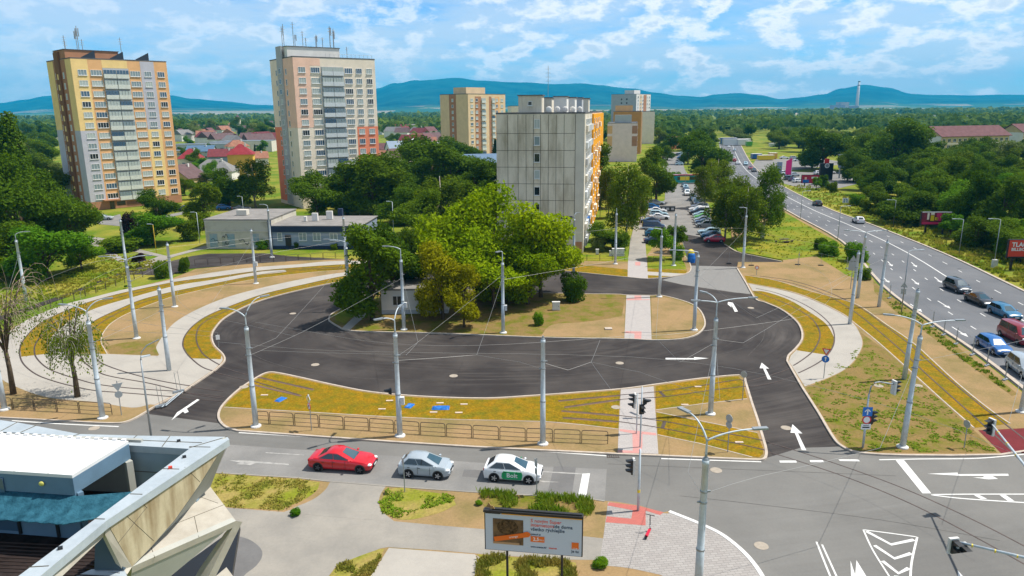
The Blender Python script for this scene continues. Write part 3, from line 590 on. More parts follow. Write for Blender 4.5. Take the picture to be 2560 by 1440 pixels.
# manhole covers and drains
M_MANH = mat('manhole_concrete', (0.36, 0.31, 0.25), 0.85, var=0.1, scale=4)
def manhole(x, y, r=0.42, z=0.02):
    g = G(x, y); b = MB(); b.tube([(0, 0, -0.03), (0, 0, 0.0), (0, 0, 0.012)], [r, r, r*0.96], 20); b.mi = 0
    o = b.build('manhole_cover', M_MANH, loc=(g.x, g.y, z)); return o
MANH = [((1790, 1176), 0, 'round pale manhole cover in the junction right of the tall lamp mast'), ((1903, 1365), 0, 'pale manhole cover with two dark slots in the wide grey junction'), ((1965, 1070), 0, 'pale manhole cover beside the white arrow in the exit lane'),
        ((1549, 908), 0, 'manhole cover in the dark asphalt above the tiled crossing'), ((1134, 940), 0, 'manhole cover in the dark asphalt left of the tall pole'), ((788, 912), 0, 'manhole cover in the dark asphalt above the left part of the track bed'), ((1877, 770), 0, 'manhole cover beside the curved white arrow'),
        ((732, 784), 0, 'manhole cover in the dark asphalt left of the island tip'), ((235, 1071), 0, 'rusty manhole cover in the street above the metal roof'), ((2196, 967), 0.1, 'pale round manhole cover in the grass beside the diagonal tram track'), ((2294, 967), 0.1, 'oval pale manhole cover at the foot of the tram masts'), ((1540, 1021), .1, 'pale shaft cover at the left edge of the tiled crossing'), ((610, 970), 0.1, 'pale shaft cover on the left corner of the sedum bed')]
for (xy, z, lab) in MANH: tag(manhole(*xy, z=z+0.02), lab, 'manhole cover')
gb = G(1532, 1141); b = MB()
for i in range(6): b.box((i*0.16-0.4, 0, 0), (0.05, 0.42, 0.02))
b.box((0, 0.22, 0), (0.95, 0.04, 0.024)); b.box((0, -0.22, 0), (0.95, 0.04, 0.024))
tag(b.build('street_drain', M_RAIL, loc=(gb.x, gb.y, 0.018)), 'grated street drain at the end of the white edge line', 'drain')
# ---------------------------------------------------------------- masts, lamps, wires
M_GALV = mat('galvanised_steel', (0.50, 0.56, 0.60), 0.5, metal=0.15, var=0.10, scale=3)
M_GALVD = mat('dull_steel', (0.30, 0.33, 0.35), 0.5, metal=0.5, var=0.12, scale=3)
M_FOOT = mat('white_footing', (0.62, 0.61, 0.58), 0.85, var=0.08, scale=3)
M_WIRE = mat('wire_metal', (0.30, 0.30, 0.29), 0.5, metal=0.3)
M_LAMPG = mat('lamp_glass', (0.75, 0.77, 0.78), 0.3)
M_BOX = mat('cabinet_paint', (0.62, 0.63, 0.62), 0.6, var=0.05, scale=3)
M_BLK = mat('black_plastic', (0.012, 0.013, 0.015), 0.45)
M_BROWN = mat('brown_iron', (0.055, 0.036, 0.026), 0.6, var=0.15, scale=4)

def mast_geo(h):
    b = MB(); b.tube([(0, 0, 0.02), (0, 0, h*0.42), (0, 0, h*0.42+0.02), (0, 0, h-0.25), (0, 0, h-0.24), (0, 0, h)], [0.225, 0.20, 0.185, 0.16, 0.175, 0.175], 14); return b
BIG = {}
def arm(root, z, ang, reach, rise, head=True):
    """curved bracket with a flat lamp head"""
    ca, sa = math.cos(ang), math.sin(ang); pts = []
    for i in range(9):
        t = i/8; pts.append((ca*reach*(t**1.3), sa*reach*(t**1.3), z+rise*math.sin(t*math.pi/2)))
    b = MB(); b.tube(pts, [0.05]*4+[0.042]*5, 8); o = b.build('lamp_arm', M_GALV, root, smooth=True)
    if head:
        p = Vector(pts[-1]); b = MB(); b.box((p.x+ca*0.32, p.y+sa*0.32, p.z+0.02), (0.75, 0.24, 0.09), rz=ang)
        hd = b.build('lamp_head', M_GALVD, o); b = MB(); b.box((p.x+ca*0.36, p.y+sa*0.36, p.z-0.035), (0.5, 0.18, 0.02), rz=ang); b.build('lamp_glass', M_LAMPG, hd)
    return o
def mast(fx, fy, label, h=8.4, arms=(), spike=0.0, box=False, footing=True, lean=0.0, group='overhead line masts'):
    g = G(fx, fy, 0.1); root = thing('tram_mast', label, 'mast', (g.x, g.y, 0.1), R_.uniform(0, 0.2), group)
    root.rotation_euler = (0, lean, 0)
    mast_geo(h).build('pole', M_GALV, root, smooth=True)
    if footing:
        b = MB(); b.tube([(0, 0, -0.05), (0, 0, 0.09), (0, 0, 0.16)], [0.44, 0.42, 0.27], 16); b.build('footing', M_FOOT, root)
    b = MB(); b.tube([(0, 0, h), (0, 0, h+0.12), (0, 0, h+0.13), (0, 0, h+0.30)], [0.17, 0.12, 0.07, 0.06], 10); b.build('cap', M_GALVD, root)
    for zz, ex in ((h*0.42, 0), (h*0.80, 0.22), (h*0.73, -0.2)):
        b = MB(); b.tube([(0, 0, zz-0.04), (0, 0, zz+0.04)], 0.225 if zz < h*0.6 else 0.195, 12)
        if ex: b.box((ex, 0, zz), (0.2, 0.09, 0.075))
        b.build('clamp', M_GALVD, root)
    if spike or arms:
        b = MB(); b.tube([(0, 0, h+0.2), (0, 0, h+max(spike, 0.3))], [0.06, 0.045], 8); b.build('lamp_stem', M_GALV, root)
    for a in arms: arm(root, h+max(spike, 0.3)-0.02, *a)
    if box:
        b = MB(); b.box((0.32, -0.02, 3.0), (0.30, 0.32, 0.62)); b.box((0.20, 0, 3.0), (0.12, 0.1, 0.3)); b.build('control_box', M_BOX, root)
    return root
PI = math.pi
def dirto(fx, fy, hx, hy, z):
    """direction and reach of a lamp head seen at (hx,hy), level z, above the foot (fx,fy)"""
    g = G(fx, fy, 0.1); q = G(hx, hy, z); d = q-g; return math.atan2(d.y, d.x), d.xy.length
mast(12, 1024, 'steel mast at the far left edge beside the railing', footing=True)
mast(257, 1045, 'steel mast with two curved lamps behind the near-left railing', arms=((PI*0.93, 1.9, 0.5), (0.55, 1.3, 0.9)), spike=0.9)
mast(342, 846, 'steel mast with a Y-shaped pair of lamps on the bare soil wedge', arms=((PI, 2.3, 0.45), (0.05, 2.2, 0.5)), spike=0.7)
mast(423, 926, 'plain steel mast standing on the pale concrete apron', footing=False)
mast(437, 767, 'plain steel mast on bare soil near the two round bushes')
mast(640, 709, 'steel mast with a small grey box in front of the graffiti building', h=8.1, box=True)
mast(66, 752, 'steel mast with one lamp beyond the back fence at far left', arms=((0.1, 1.2, 0.4),), spike=0.8, footing=False)
mast(318, 680, 'steel mast half hidden behind the shrub at the footpath', footing=False)
mast(680, 643, 'steel mast with a short lamp in front of the flat-roofed building', arms=((PI, 0.7, 0.3),), spike=0.7)
mast(866, 672, 'plain steel mast rising behind the left island tree', footing=False)
mast(875, 775, 'steel mast with one lamp at the left tip of the centre island', arms=((PI*0.97, 2.2, 0.35),), spike=0.7, h=8.2)
mast(1010, 824, 'steel mast with grey boxes and one lamp, between the two front island trees', arms=((PI*0.97, 1.4, 0.35),), spike=1.3, box=True, h=8.3)
mast(1258, 832, 'steel mast with a box at the front kerb of the centre island', arms=((-2.2, 0.5, 0.15),), spike=1.3, box=True, h=8.2)
mast(1000, 1090, 'steel mast with two small lamps above the grey hatchback', arms=((-2.5, 1.0, 0.35), (1.35, 1.0, 0.8)), spike=1.1, box=True)
mast(640, 1066, 'steel mast with two lamps at the left end of the long railing', arms=((PI*0.92, 1.5, 0.6), (0.75, 1.4, 1.4)), spike=0.9)
mast(1357, 1110, 'plain steel mast at the railing above the white car')
mast(1434, 680, 'steel mast with a lamp in front of the concrete gable', arms=((0.6, 0.5, 0.4),), spike=0.6, footing=False)
mast(1538, 660, 'slim steel mast beside the white cabinets and walkway', spike=0.9)
mast(1648, 742, 'steel mast with one long lamp arm at the upper island kerb', arms=((PI*0.98, 2.2, 0.25),), spike=0.9)
mast(1684, 664, 'steel mast on the lawn behind the walkway near the bins', spike=0.0)
mast(1735, 825, 'thick steel mast with one lamp arm on the rounded right end of the island', arms=((PI*0.99, 2.6, 0.25),), spike=0.4, h=8.8)
mast(1857, 669, 'steel mast with a small lamp at the end of the dark asphalt stub', arms=((PI, 0.5, 0.15),), spike=1.2)
mast(1776, 1035, 'steel mast with three lamps on the soil wedge right of the lower crossing', arms=((2.2, 1.1, 0.6), (PI*0.98, 1.4, 0.15), (0.05, 2.6, 0.35)), spike=1.4, h=8.3)
mast(1742, 1525, 'nearest steel mast with two lamps, cut off by the bottom edge', arms=((2.1, 1.3, 1.0), (0.1, 2.3, 0.5)), spike=1.0, h=8.4)
mast(2256, 1118, 'steel mast with two lamps in the triangle of grass beside the junction', arms=((PI*0.93, 2.0, 0.6), (0.12, 2.6, 0.35)), spike=0.9, h=8.7, lean=0.03)
mast(2260, 948, 'steel mast right behind the double lamp mast at the diagonal track', h=8.6, footing=False, lean=0.03)
mast(2124, 810, 'steel mast on the concrete apron beside the diagonal track', h=8.6, footing=False, lean=0.02)
mast(2144, 745, 'steel mast with two lamp arms on the soil beyond the diagonal track', arms=((PI, 2.2, 0.3), (0.1, 2.3, 0.3)), spike=0.5, h=8.4, footing=False, lean=0.02)
mast(2197, 767, 'plain steel mast at the main road beyond the diagonal track', h=8.5, footing=False, lean=0.02)
mast(2553, 1030, 'steel mast at the right edge beside the silver car', h=8.6, lean=0.03)
# thin lamp posts
def post(fx, fy, label, h=8.0, r=0.07, ang=0.0, reach=1.4, m=None, headm=None, yellow=False, base=False, n=8):
    g = G(fx, fy, 0.0); root = thing('street_lamp', label, 'street lamp', (g.x, g.y, 0), 0, 'slim street lamps')
    b = MB(); b.tube([(0, 0, 0), (0, 0, h*0.5), (0, 0, h)], [r, r*0.85, r*0.6], n); b.build('pole', m or M_GALVD, root, smooth=True)
    ca, sa = math.cos(ang), math.sin(ang)
    b = MB(); b.tube([(0, 0, h-0.02), (ca*reach*0.3, sa*reach*0.3, h+0.12), (ca*reach, sa*reach, h+0.15)], 0.035, 6); b.box((ca*(reach+0.25), sa*(reach+0.25), h+0.15), (0.65, 0.22, 0.09), rz=ang)
    b.build('lamp_head', M_GALV, root)
    if base:
        b = MB(); b.box((0, -0.1, 0.6), (0.7, 0.55, 1.3)); b.build('cabinet', M_FOOT, root)
    return root
pl = post(383, 1128, 'thin swan-neck lamp post behind the flat metal roof', h=7.4, r=0.09, ang=0.8, reach=0.1)
b = MB(); b.tube([(0, 0, 7.4), (0.05, 0.1, 7.9), (0.4, 0.35, 8.35), (1.2, 0.7, 8.7)], 0.045, 8); b.build('swan_neck', M_GALVD, pl)
for (x, y, yt, a, lab, bs) in ((2001, 546, 479, 0.1, 'slim lamp post on the near kerb of the main road beside the birch', 0), (2094, 600, 517, 0.1, 'slim lamp post at the kerb left of the white hatchback on the main road', 0),
                           (2233, 563, 501, PI, 'slim lamp post across the main road left of the black-and-pink billboard', 0), (2397, 637, 549, PI, 'slim lamp post on the far verge right of the black-and-pink billboard', 0),
                           (2484, 668, 549, PI, 'slim lamp post with a white cabinet at its foot left of the red billboard', 1), (2253, 784, 628, 0.1, 'slim lamp post beside the triangular sign seen from behind', 0),
                           (1500, 545, 470, 0.2, 'small lamp post between the block and the birch', 0), (2480, 395, 350, 0.2, 'lamp post in front of the right-hand school building', 0)):
    post(x, y, lab, h=hgt(x, y, yt), ang=a, base=bool(bs))
for (x, y, yt, a, lab) in ((1712, 478, 422, PI*.85, 'lamp post above the bus at the end of the parking street'), (1790, 500, 445, PI*.9, 'lamp post over the parked cars, farther one'), (1812, 545, 480, PI*.9, 'lamp post over the parked cars, nearer one')):
    post(x, y, lab, h=hgt(x, y, yt), ang=a, reach=2.0, m=M_WALK)
M_YEL = mat('yellow_paint', (0.62, 0.42, 0.03), 0.6)
g = post(391, 632, 'yellow lamp post beside the footpath junction', h=hgt(391, 632, 562), m=M_YEL, ang=PI, reach=0.5)
for (x, y, yt, lab) in ((182+318, 610, 532, 'white lamp post between the shrubs left of the graffiti building'), (900, 548, 500, 'small lamp post on the lawn behind the flat roofs'), (610, 545, 492, 'white park lamp behind the rooftop unit'), (985, 600, 505, 'lamp post in front of the dark trees right of the flat roof')):
    post(x, y, lab, h=hgt(x, y, yt), ang=PI, reach=0.6, m=M_GALV)

# overhead wires
MT = {}
def wire(name, pts, label, r=0.011, group='overhead wires'):
    b = MB(); P = [Vector(p) for p in pts]; q = []
    for i in range(len(P)-1):
        L = (P[i+1]-P[i]).length
        for k in range(6):
            t = k/6; p = P[i].lerp(P[i+1], t); p.z -= 0.004*L*4*t*(1-t); q.append(p)
    q.append(P[-1]); b.tube(q, r, 4, caps=False)
    o = b.build(name, M_WIRE); tag(o, label, 'wire', group); return o
def mp(fx, fy, z=6.7): g = G(fx, fy, 0.1); return (g.x, g.y, z)
def wp(x, y, z=6.0): return tuple(G(x, y, z))
LW = 'thin overhead span wire above the turning loop'
for pts in ([mp(1357, 1110), wp(1420, 925), wp(1478, 905)], [wp(1478, 905), wp(1500, 850)], [wp(1478, 905), wp(1526, 972)], [mp(1357, 1110, 6.2), wp(1300, 905, 6.2), wp(1192, 887)],
            [mp(1000, 1090), wp(1045, 855), mp(1010, 824, 7.2)], [wp(1045, 855), mp(1258, 832, 7.0)], [wp(652, 876), mp(1000, 1090, 6.9)], [wp(1045, 855), wp(1015, 888)], [mp(1000, 1090, 6.4), wp(1192, 887), mp(1258, 832, 6.6)],
            [mp(640, 1066), wp(690, 845), mp(875, 775, 6.8)], [mp(640, 1066, 6.2), wp(756, 830), mp(1010, 824, 6.3)], [mp(423, 926), wp(500, 800), mp(640, 709, 6.6)], [mp(257, 1045), mp(423, 926, 6.3)], [mp(342, 846), mp(437, 767, 6.4)],
            [mp(1735, 825), wp(1890, 795), mp(2124, 810, 6.6)], [mp(1776, 1035, 6.4), wp(1700, 905), wp(1640, 845), mp(1648, 742, 6.2)], [mp(1776, 1035, 6.7), wp(1858, 857), mp(2124, 810, 6.3)], [mp(1742, 1525, 6.7), wp(1830, 1210), wp(1900, 1190), wp(2200, 1120), mp(2256, 1118, 6.2)],
            [mp(1742, 1525, 6.5), wp(1720, 1180), mp(1776, 1035, 6.2)], [mp(2256, 1118, 6.9), mp(2553, 1030, 6.6)], [wp(2520, 1060, 6.4), mp(2553, 1030, 7.6)], [mp(1538, 660, 6.5), mp(1684, 664, 6.5), mp(1857, 669, 6.5)], [mp(1434, 680, 6.4), mp(1538, 660, 6.1)],
            [mp(1857, 669, 6.2), mp(2144, 745, 6.5)], [mp(1735, 825, 6.2), mp(1857, 669, 6.4)], [mp(1648, 742, 6.5), mp(1735, 825, 6.6)], [mp(1258, 832, 6.4), mp(1648, 742, 6.4)], [mp(2124, 810, 6.5), mp(2197, 767, 6.5)], [mp(875, 775, 6.2), mp(866, 672, 6.2)], [mp(12, 1024, 6.5), mp(66, 752, 6.5)],
            [wp(1478, 905), wp(1600, 930), wp(1800, 1000), mp(1776, 1035, 6.9)]):
    wire('overhead_wire', pts, LW)
def along(path, z):
    return [(p.x, p.y, z) for p in path]
for g_ in (G3a, GA, GC):
    wire('contact_wire', along(c1(*g_, n=2), 5.7), 'contact wire hanging above the curved tracks', r=0.010, group='contact wires')
for g_ in ([(651, 944), (782, 973), (932, 1004), (1100, 1018), (1300, 1012), (1550, 990), (1662, 985), (1855, 957), (2000, 928), (2055, 885), (2067, 845), (2050, 800), (1985, 757), (1895, 725)], [(560, 1005), (800, 1030), (1100, 1040), (1400, 1046), (1659, 1062), (1911, 1112), (2262, 1232), (2560, 1385)], [(1900, 692), (2060, 738), (2143, 775), (2262, 868), (2340, 937), (2450, 1033), (2560, 1130)]):
    wire('contact_wire', along(c1(*g_, n=3), 5.7), 'contact wire hanging above the curved tracks', r=0.010, group='contact wires')

# ---------------------------------------------------------------- railings
def railing_panel(a, c, name='railing', label='', group=None, mids=2, h=1.05, r=0.03, first=[None]):
    d = c-a; L = d.length
    root = thing(name, label, 'railing', (a.x, a.y, a.z), math.atan2(d.y, d.x), group)
    rr = 0.16; z1 = h; b = MB()
    pts = [(0.03, 0, 0), (0.03, 0, z1-rr)]+[(0.03+rr*(1-math.cos(t)), 0, z1-rr+rr*math.sin(t)) for t in (0.5, 1.05, PI/2)]
    pts += [(L-p[0], 0, p[2]) for p in reversed(pts)]
    b.tube(pts, r, 6); b.build('frame', M_BROWN, root)
    b = MB()
    for k in range(mids): b.tube([(0.04, 0, h*(0.28+0.36*k)), (L-0.04, 0, h*(0.28+0.36*k))], r*0.7, 5)
    b.build('cross_rail', M_BROWN, root)
    return root
ORDN = ['first', 'second', 'third', 'fourth', 'fifth', 'sixth', 'seventh', 'eighth', 'ninth', 'tenth', 'eleventh', 'twelfth', 'thirteenth', 'fourteenth']
def railing_row(xs, label, group, mids=2, h=1.05, gap=0.06, ends=()):
    P = [G(x, y, 0.1) for x, y in xs]
    for i in range(len(P)-1):
        d = (P[i+1]-P[i]).normalized()*gap/2
        lab = label % ORDN[i]
        railing_panel(P[i]+d, P[i+1]-d, 'railing_panel', lab, group, mids, h)
def line_pts(a, c, n): return [(a[0]+(c[0]-a[0])*i/n, a[1]+(c[1]-a[1])*i/n) for i in range(n+1)]
railing_row([(644, 1057), (674, 1059), (736, 1063), (798, 1067), (860, 1072), (923, 1076), (986, 1081), (1050, 1086), (1115, 1090), (1181, 1094), (1248, 1098), (1315, 1102), (1383, 1104), (1452, 1107), (1521, 1110)], '%s brown railing panel from the left between the track bed and the street', 'railing between track bed and street')
railing_row([(-75, 1019), (-22, 1021), (33, 1023), (87, 1026), (143, 1029), (199, 1032), (282, 1037)], '%s brown railing panel from the left under the two sparse birches', 'railing at the left kerb')
railing_row([(2, 808), (65, 787), (96, 778), (127, 770), (157, 760), (186, 751), (214, 741), (240, 732), (265, 724), (290, 716), (312, 708), (336, 699), (357, 693), (379, 686)], '%s dark railing panel from the left along the dark back footpath', 'railing along the back footpath', mids=1, h=1.1)
railing_row([(487, 664), (520, 662), (552, 660), (585, 658), (617, 656), (651, 655), (684, 655), (715, 654), (746, 651), (777, 650), (808, 647), (839, 645), (868, 644), (900, 643)], '%s dark railing panel from the left in front of the flat-roofed building', 'railing in front of the flat building', mids=1, h=1.1)
railing_row([(1436, 651), (1467, 651), (1499, 651), (1531, 651), (1563, 652)], '%s dark railing panel from the left before the concrete block, left of the walkway', 'railing left of the walkway', mids=1, h=1.1)
railing_row([(1632, 656), (1660, 657), (1686, 658), (1710, 659)], '%s dark railing panel from the left between walkway and recycling bell', 'railing right of the walkway', mids=1, h=1.1)

# ---------------------------------------------------------------- signs and signals
M_RED = mat('sign_red', (0.62, 0.02, 0.025), 0.4); M_WHT = mat('sign_white', (0.78, 0.78, 0.77), 0.4); M_BLU = mat('sign_blue', (0.01, 0.16, 0.55), 0.4)
M_SYEL = mat('sign_yellow', (0.75, 0.55, 0.02), 0.4); M_SBACK = mat('sign_back', (0.38, 0.42, 0.44), 0.5, metal=0.5)
def disc(mb, r, y, z, n=20, t=0.02, sides=None, rot=0.0):
    n = sides or n
    a = [(r*math.cos(2*PI*i/n+rot), y, z+r*math.sin(2*PI*i/n+rot)) for i in range(n)]; c = [(p[0], y+t, p[2]) for p in a]
    return mb.add(a+c, [tuple(range(n-1, -1, -1)), tuple(range(n, 2*n))]+[(i, (i+1) % n, n+(i+1) % n, n+i) for i in range(n)])
def facing(g):   # rotation that turns local -Y to the camera
    return math.atan2(g.y, g.x)-PI/2
def sign_post(fx, fy, label, h, plates, r=0.035, rz=None, name='road_sign', cat='road sign', dz=0.1):
    """plates: (kind, z, size) drawn facing local -Y"""
    g = G(fx, fy, dz); root = thing(name, label, cat, (g.x, g.y, dz), facing(g) if rz is None else rz)
    b = MB(); b.tube([(0, 0, 0), (0, 0, h)], r, 8); b.build('post', M_GALVD, root)
    for (k, z, s) in plates:
        b = MB()
        if k == 'yield':
            disc(b, s, -0.07, z, sides=3, rot=-PI/2); p = b.build('yield_plate', M_RED, root); b = MB(); disc(b, s*0.62, -0.076, z, sides=3, rot=-PI/2, t=0.004); b.build('plate_face', M_WHT, p)
        elif k == 'yieldback': disc(b, s, -0.07, z, sides=3, rot=-PI/2); b.box((0, -0.045, z), (0.08, 0.03, s)); b.build('yield_plate', M_SBACK, root)
        elif k == 'tri': disc(b, s, -0.07, z, sides=3, rot=PI/2); b.build('warning_plate', M_SBACK, root)
        elif k == 'roundback': disc(b, s, -0.07, z); b.build('round_plate', M_SBACK, root)
        elif k == 'bluearrow':
            disc(b, s, -0.07, z); p = b.build('arrow_plate', M_BLU, root); b = MB(); b.box((0, -0.078, z-0.05*s), (0.16*s*1.6, 0.01, 1.0*s)); b.add([(-0.38*s, -0.082, z+0.25*s), (0.38*s, -0.082, z+0.25*s), (0, -0.082, z+0.72*s)], [(0, 1, 2)]); b.build('arrow_symbol', M_WHT, p)
        elif k == 'bluesq':
            b.box((0, -0.07, z), (2*s, 0.02, 2*s)); p = b.build('arrow_plate', M_BLU, root); b = MB(); b.box((0, -0.086, z-0.2*s), (0.26*s, 0.008, 1.1*s))
            for sg in (-1, 1): b.box((sg*0.27*s, -0.086, z+0.32*s), (0.22*s, 0.008, 0.85*s), ry=-sg*0.78)
            b.build('arrow_symbol', M_WHT, p)
        elif k == 'redring':
            disc(b, s, -0.07, z, 24); p = b.build('prohibition_plate', M_RED, root); b = MB(); disc(b, s*0.72, -0.078, z, 24, t=0.006); b.build('plate_face', M_WHT, p)
        elif k == 'noturn':
            disc(b, s, -0.07, z, 24); p = b.build('prohibition_plate', M_RED, root); b = MB(); disc(b, s*0.78, -0.078, z, 24, t=0.006); q = b.build('plate_face', M_WHT, p)
            b = MB(); b.tube([(-0.3*s, -0.084, z-0.5*s), (-0.3*s, -0.084, z+0.1*s), (0.1*s, -0.084, z+0.4*s)], 0.07*s, 5); b.build('turn_symbol', M_BLK, p); b = MB(); b.box((0, -0.09, z), (0.12*s, 0.006, 1.6*s), ry=0.78); b.build('red_bar', M_RED, p)
        elif k == 'priority':
            disc(b, s, -0.07, z, sides=4, rot=0); p = b.build('priority_plate', M_WHT, root); b = MB(); disc(b, s*0.6, -0.078, z, sides=4, t=0.006); b.build('plate_face', M_SYEL, p)
        elif k == 'tramplate':
            b.box((0, -0.07, z), (2*s, 0.02, 1.2*s)); p = b.build('tram_plate', M_WHT, root); b = MB(); b.box((0, -0.083, z-0.12*s), (1.5*s, 0.006, 0.3*s)); b.box((0, -0.083, z-0.32*s), (1.3*s, 0.006, 0.08*s)); b.build('tram_symbol', M_BLK, p)
            b = MB(); b.box((0, -0.083, z+0.3*s), (1.2*s, 0.006, 0.12*s)); b.build('plate_text', M_GALVD, p)
        elif k == 'plate': b.box((0, -0.06, z), (s*2, 0.02, s*2.4)); b.build('sign_plate', M_SBACK, root)
        elif k == 'whiteplate': b.box((0, -0.06, z), (s*2, 0.02, s*2.6)); b.build('sign_plate', M_WHT, root)
    return root
sign_post(2059, 946, 'red-and-white give way sign over a blue round arrow sign on the concrete apron', 3.0, [('yield', 2.75, 0.46), ('bluearrow', 1.95, 0.34)])
sign_post(779, 1076, 'yellow priority diamond over a no-turn sign at the railing', 3.1, [('priority', 2.75, 0.38), ('noturn', 2.1, 0.30)], rz=-0.9)
sign_post(304, 1038, 'give way and round signs seen from behind near the left concrete apron', 3.1, [('yieldback', 2.65, 0.48), ('roundback', 1.9, 0.30)])
sign_post(547, 868, 'small white plate sign at the kerb of the left curved track', 1.5, [('whiteplate', 1.15, 0.2)])
sign_post(1856, 1000, 'round sign seen edge-on at the right corner of the upper sedum bed', 2.6, [('roundback', 2.4, 0.30)], rz=-0.8)
sign_post(1819, 1130, 'turned round sign plates on the lower sedum bed right of the crossing', 3.0, [('roundback', 2.7, 0.32), ('roundback', 2.2, 0.28)], rz=-1.0)
sign_post(1891, 688, 'small red ring sign in the grass near the dark asphalt stub', 1.4, [('redring', 1.2, 0.3)], dz=0.1)
sign_post(1012, 1230, 'sign pole with a small plate in front of the silver-grey hatchback', 2.5, [('plate', 2.25, 0.22)], rz=-1.2)
sign_post(1342, 1238, 'sign pole with plates in front of the white car', 2.7, [('plate', 2.35, 0.22), ('plate', 1.75, 0.18)], rz=-1.2)
sign_post(2410, 1120, 'sign post with an edge-on oval plate at the red crossing', 2.2, [('roundback', 1.95, 0.3)], rz=-1.3)
sign_post(2255, 760, 'triangular warning sign seen from behind on the lamp post by the main road', 3.0, [('tri', 2.5, 0.5), ('plate', 1.7, 0.3)])
sign_post(2126, 722, 'tall grey arrow-shaped direction sign seen from behind near the mast group', 4.6, [('tri', 4.3, 0.55), ('plate', 3.3, 0.55)], r=0.05)
sign_post(1996, 665, 'narrow wooden marker post with a plate in the meadow', 2.4, [('plate', 1.9, 0.10)])
sign_post(1715, 658, 'small round sign beside the blue and yellow bins', 2.3, [('roundback', 2.0, 0.3)])

def head(root, x, y, z, rz, n=3, back=False, white=True):
    """signal head: white backplate box, black body, hoods"""
    M = Matrix.Translation((x, y, z)) @ Matrix.Rotation(rz, 4, 'Z')
    def tb(b):
        b.v = [tuple(M @ Vector(v)) for v in b.v]; return b
    h = 0.32*n
    b = MB(); b.box((0, 0.06, 0), (0.46 if white else 0.34, 0.14, h+0.12)); o = tb(b).build('signal_case', M_FOOT if white else M_BLK, root)
    b = MB(); b.box((0, -0.06, 0), (0.30, 0.10, h))
    for i in range(n):
        zz = h/2-0.16-0.32*i; b.extr([(-0.1, zz-0.04), (-0.1, zz+0.15), (-0.46, zz+0.11), (-0.38, zz+0.05)], 'x', -0.14, 0.14)
    tb(b).build('hood', M_BLK, o)
    return o
def sig(fx, fy, label, h, heads, r=0.07, extra=None):
    g = G(fx, fy, 0.1); root = thing('traffic_light', label, 'traffic light', (g.x, g.y, 0.1), 0)
    b = MB(); b.tube([(0, 0, 0), (0, 0, h*0.45), (0, 0, h)], [r, r, r*0.7], 10); b.build('pole', M_GALV, root, smooth=True)
    for hh in heads: head(root, *hh)
    return root
s1 = sig(1595, 1277, 'traffic light pole with a yellow band on the red tactile paving', 4.3, [(-0.42, 0.05, 3.05, -1.6, 3)], r=0.085)
b = MB(); b.tube([(0, 0, 1.3), (0, 0, 1.5)], 0.095, 10); b.build('yellow_band', M_SYEL, s1)
sig(1600, 1118, 'taller traffic light in the middle of the lower tiled crossing', 4.9, [(0.25, 0.0, 3.7, 1.6, 1, False, False), (0.0, -0.2, 3.15, 0.2, 2, False, False)], r=0.06)
sig(1591, 1084, 'traffic light with black hoods behind the taller one on the tiled crossing', 3.4, [(-0.25, 0, 3.0, -1.6, 2), (-0.3, 0, 2.4, -1.6, 1)], r=0.05)
s2 = sig(2157, 1119, 'bent signal mast with blue arrow, red ring and tram signs in the triangle of grass', 4.3, [(0.42, 0.1, 2.4, 1.75, 3, False, False), (1.95, 0.2, 4.75, 1.75, 3)], r=0.085)
b = MB(); b.tube([(0, 0, 4.3), (0.1, 0, 4.9), (0.35, 0, 5.2), (0.7, 0.03, 5.25), (1.9, 0.15, 5.0)], 0.05, 8); b.build('mast_arm', M_GALVD, s2)
for k, z, s in (('bluesq', 2.95, 0.36), ('redring', 2.30, 0.34), ('tramplate', 1.75, 0.36)):
    b = MB()
    if k == 'bluesq':
        b.box((0, -0.1, z), (2*s, 0.02, 2*s)); p = b.build('arrow_plate', M_BLU, s2); b = MB(); b.box((0, -0.116, z-0.15*s), (0.26*s, 0.008, 1.1*s))
        for sg in (-1, 1): b.box((sg*0.27*s, -0.116, z+0.3*s), (0.22*s, 0.008, 0.85*s), ry=-sg*0.78)
        b.build('arrow_symbol', M_WHT, p)
    elif k == 'redring':
        disc(b, s, -0.1, z, 24); p = b.build('prohibition_plate', M_RED, s2); b = MB(); disc(b, s*0.72, -0.108, z, 24, t=0.006); b.build('plate_face', M_WHT, p)
    else:
        b.box((0, -0.1, z), (2*s, 0.02, 1.2*s)); p = b.build('tram_plate', M_WHT, s2); b = MB(); b.box((0, -0.113, z-0.14*s), (1.5*s, 0.006, 0.3*s)); b.box((0, -0.113, z+0.3*s), (1.2*s, 0.006, 0.12*s)); b.build('tram_symbol', M_BLK, p)
def gantry(tipx, tipy, tz, fx, fy, label, heads):
    t = G(tipx, tipy, tz); f = Vector((fx, fy, 0))
    root = thing('signal_gantry', label, 'traffic light', (fx, fy, 0)); d = t-f
    b = MB(); b.tube([(0, 0, 0), (0, 0, tz-0.4), (d.x*0.04, d.y*0.04, tz-0.05), (d.x*0.12, d.y*0.12, tz), (d.x, d.y, tz)], [0.12, 0.1, 0.09, 0.08, 0.05], 10); b.build('gantry_arm', M_GALV, root, smooth=True)
    b = MB()
    for u in (0.55, 0.7, 0.86): b.tube([(d.x*u, d.y*u, tz-0.02), (d.x*(u+0.01), d.y*(u+0.01), tz-0.02)], 0.085, 8)
    b.build('clamp', M_SYEL, root)
    for (u, z, rz, n) in heads: head(root, d.x*u, d.y*u, z, rz, n)
    return root
_q = G(2760, 1440, 6.0)
gantry(2383, 1352, 6.0, _q.x, _q.y, 'signal gantry reaching in from the lower right with two black lanterns', [(0.99, 5.75, 0.15, 2), (0.93, 5.75, 0.15, 1)])
_q = G(2640, 1262, 6.0)
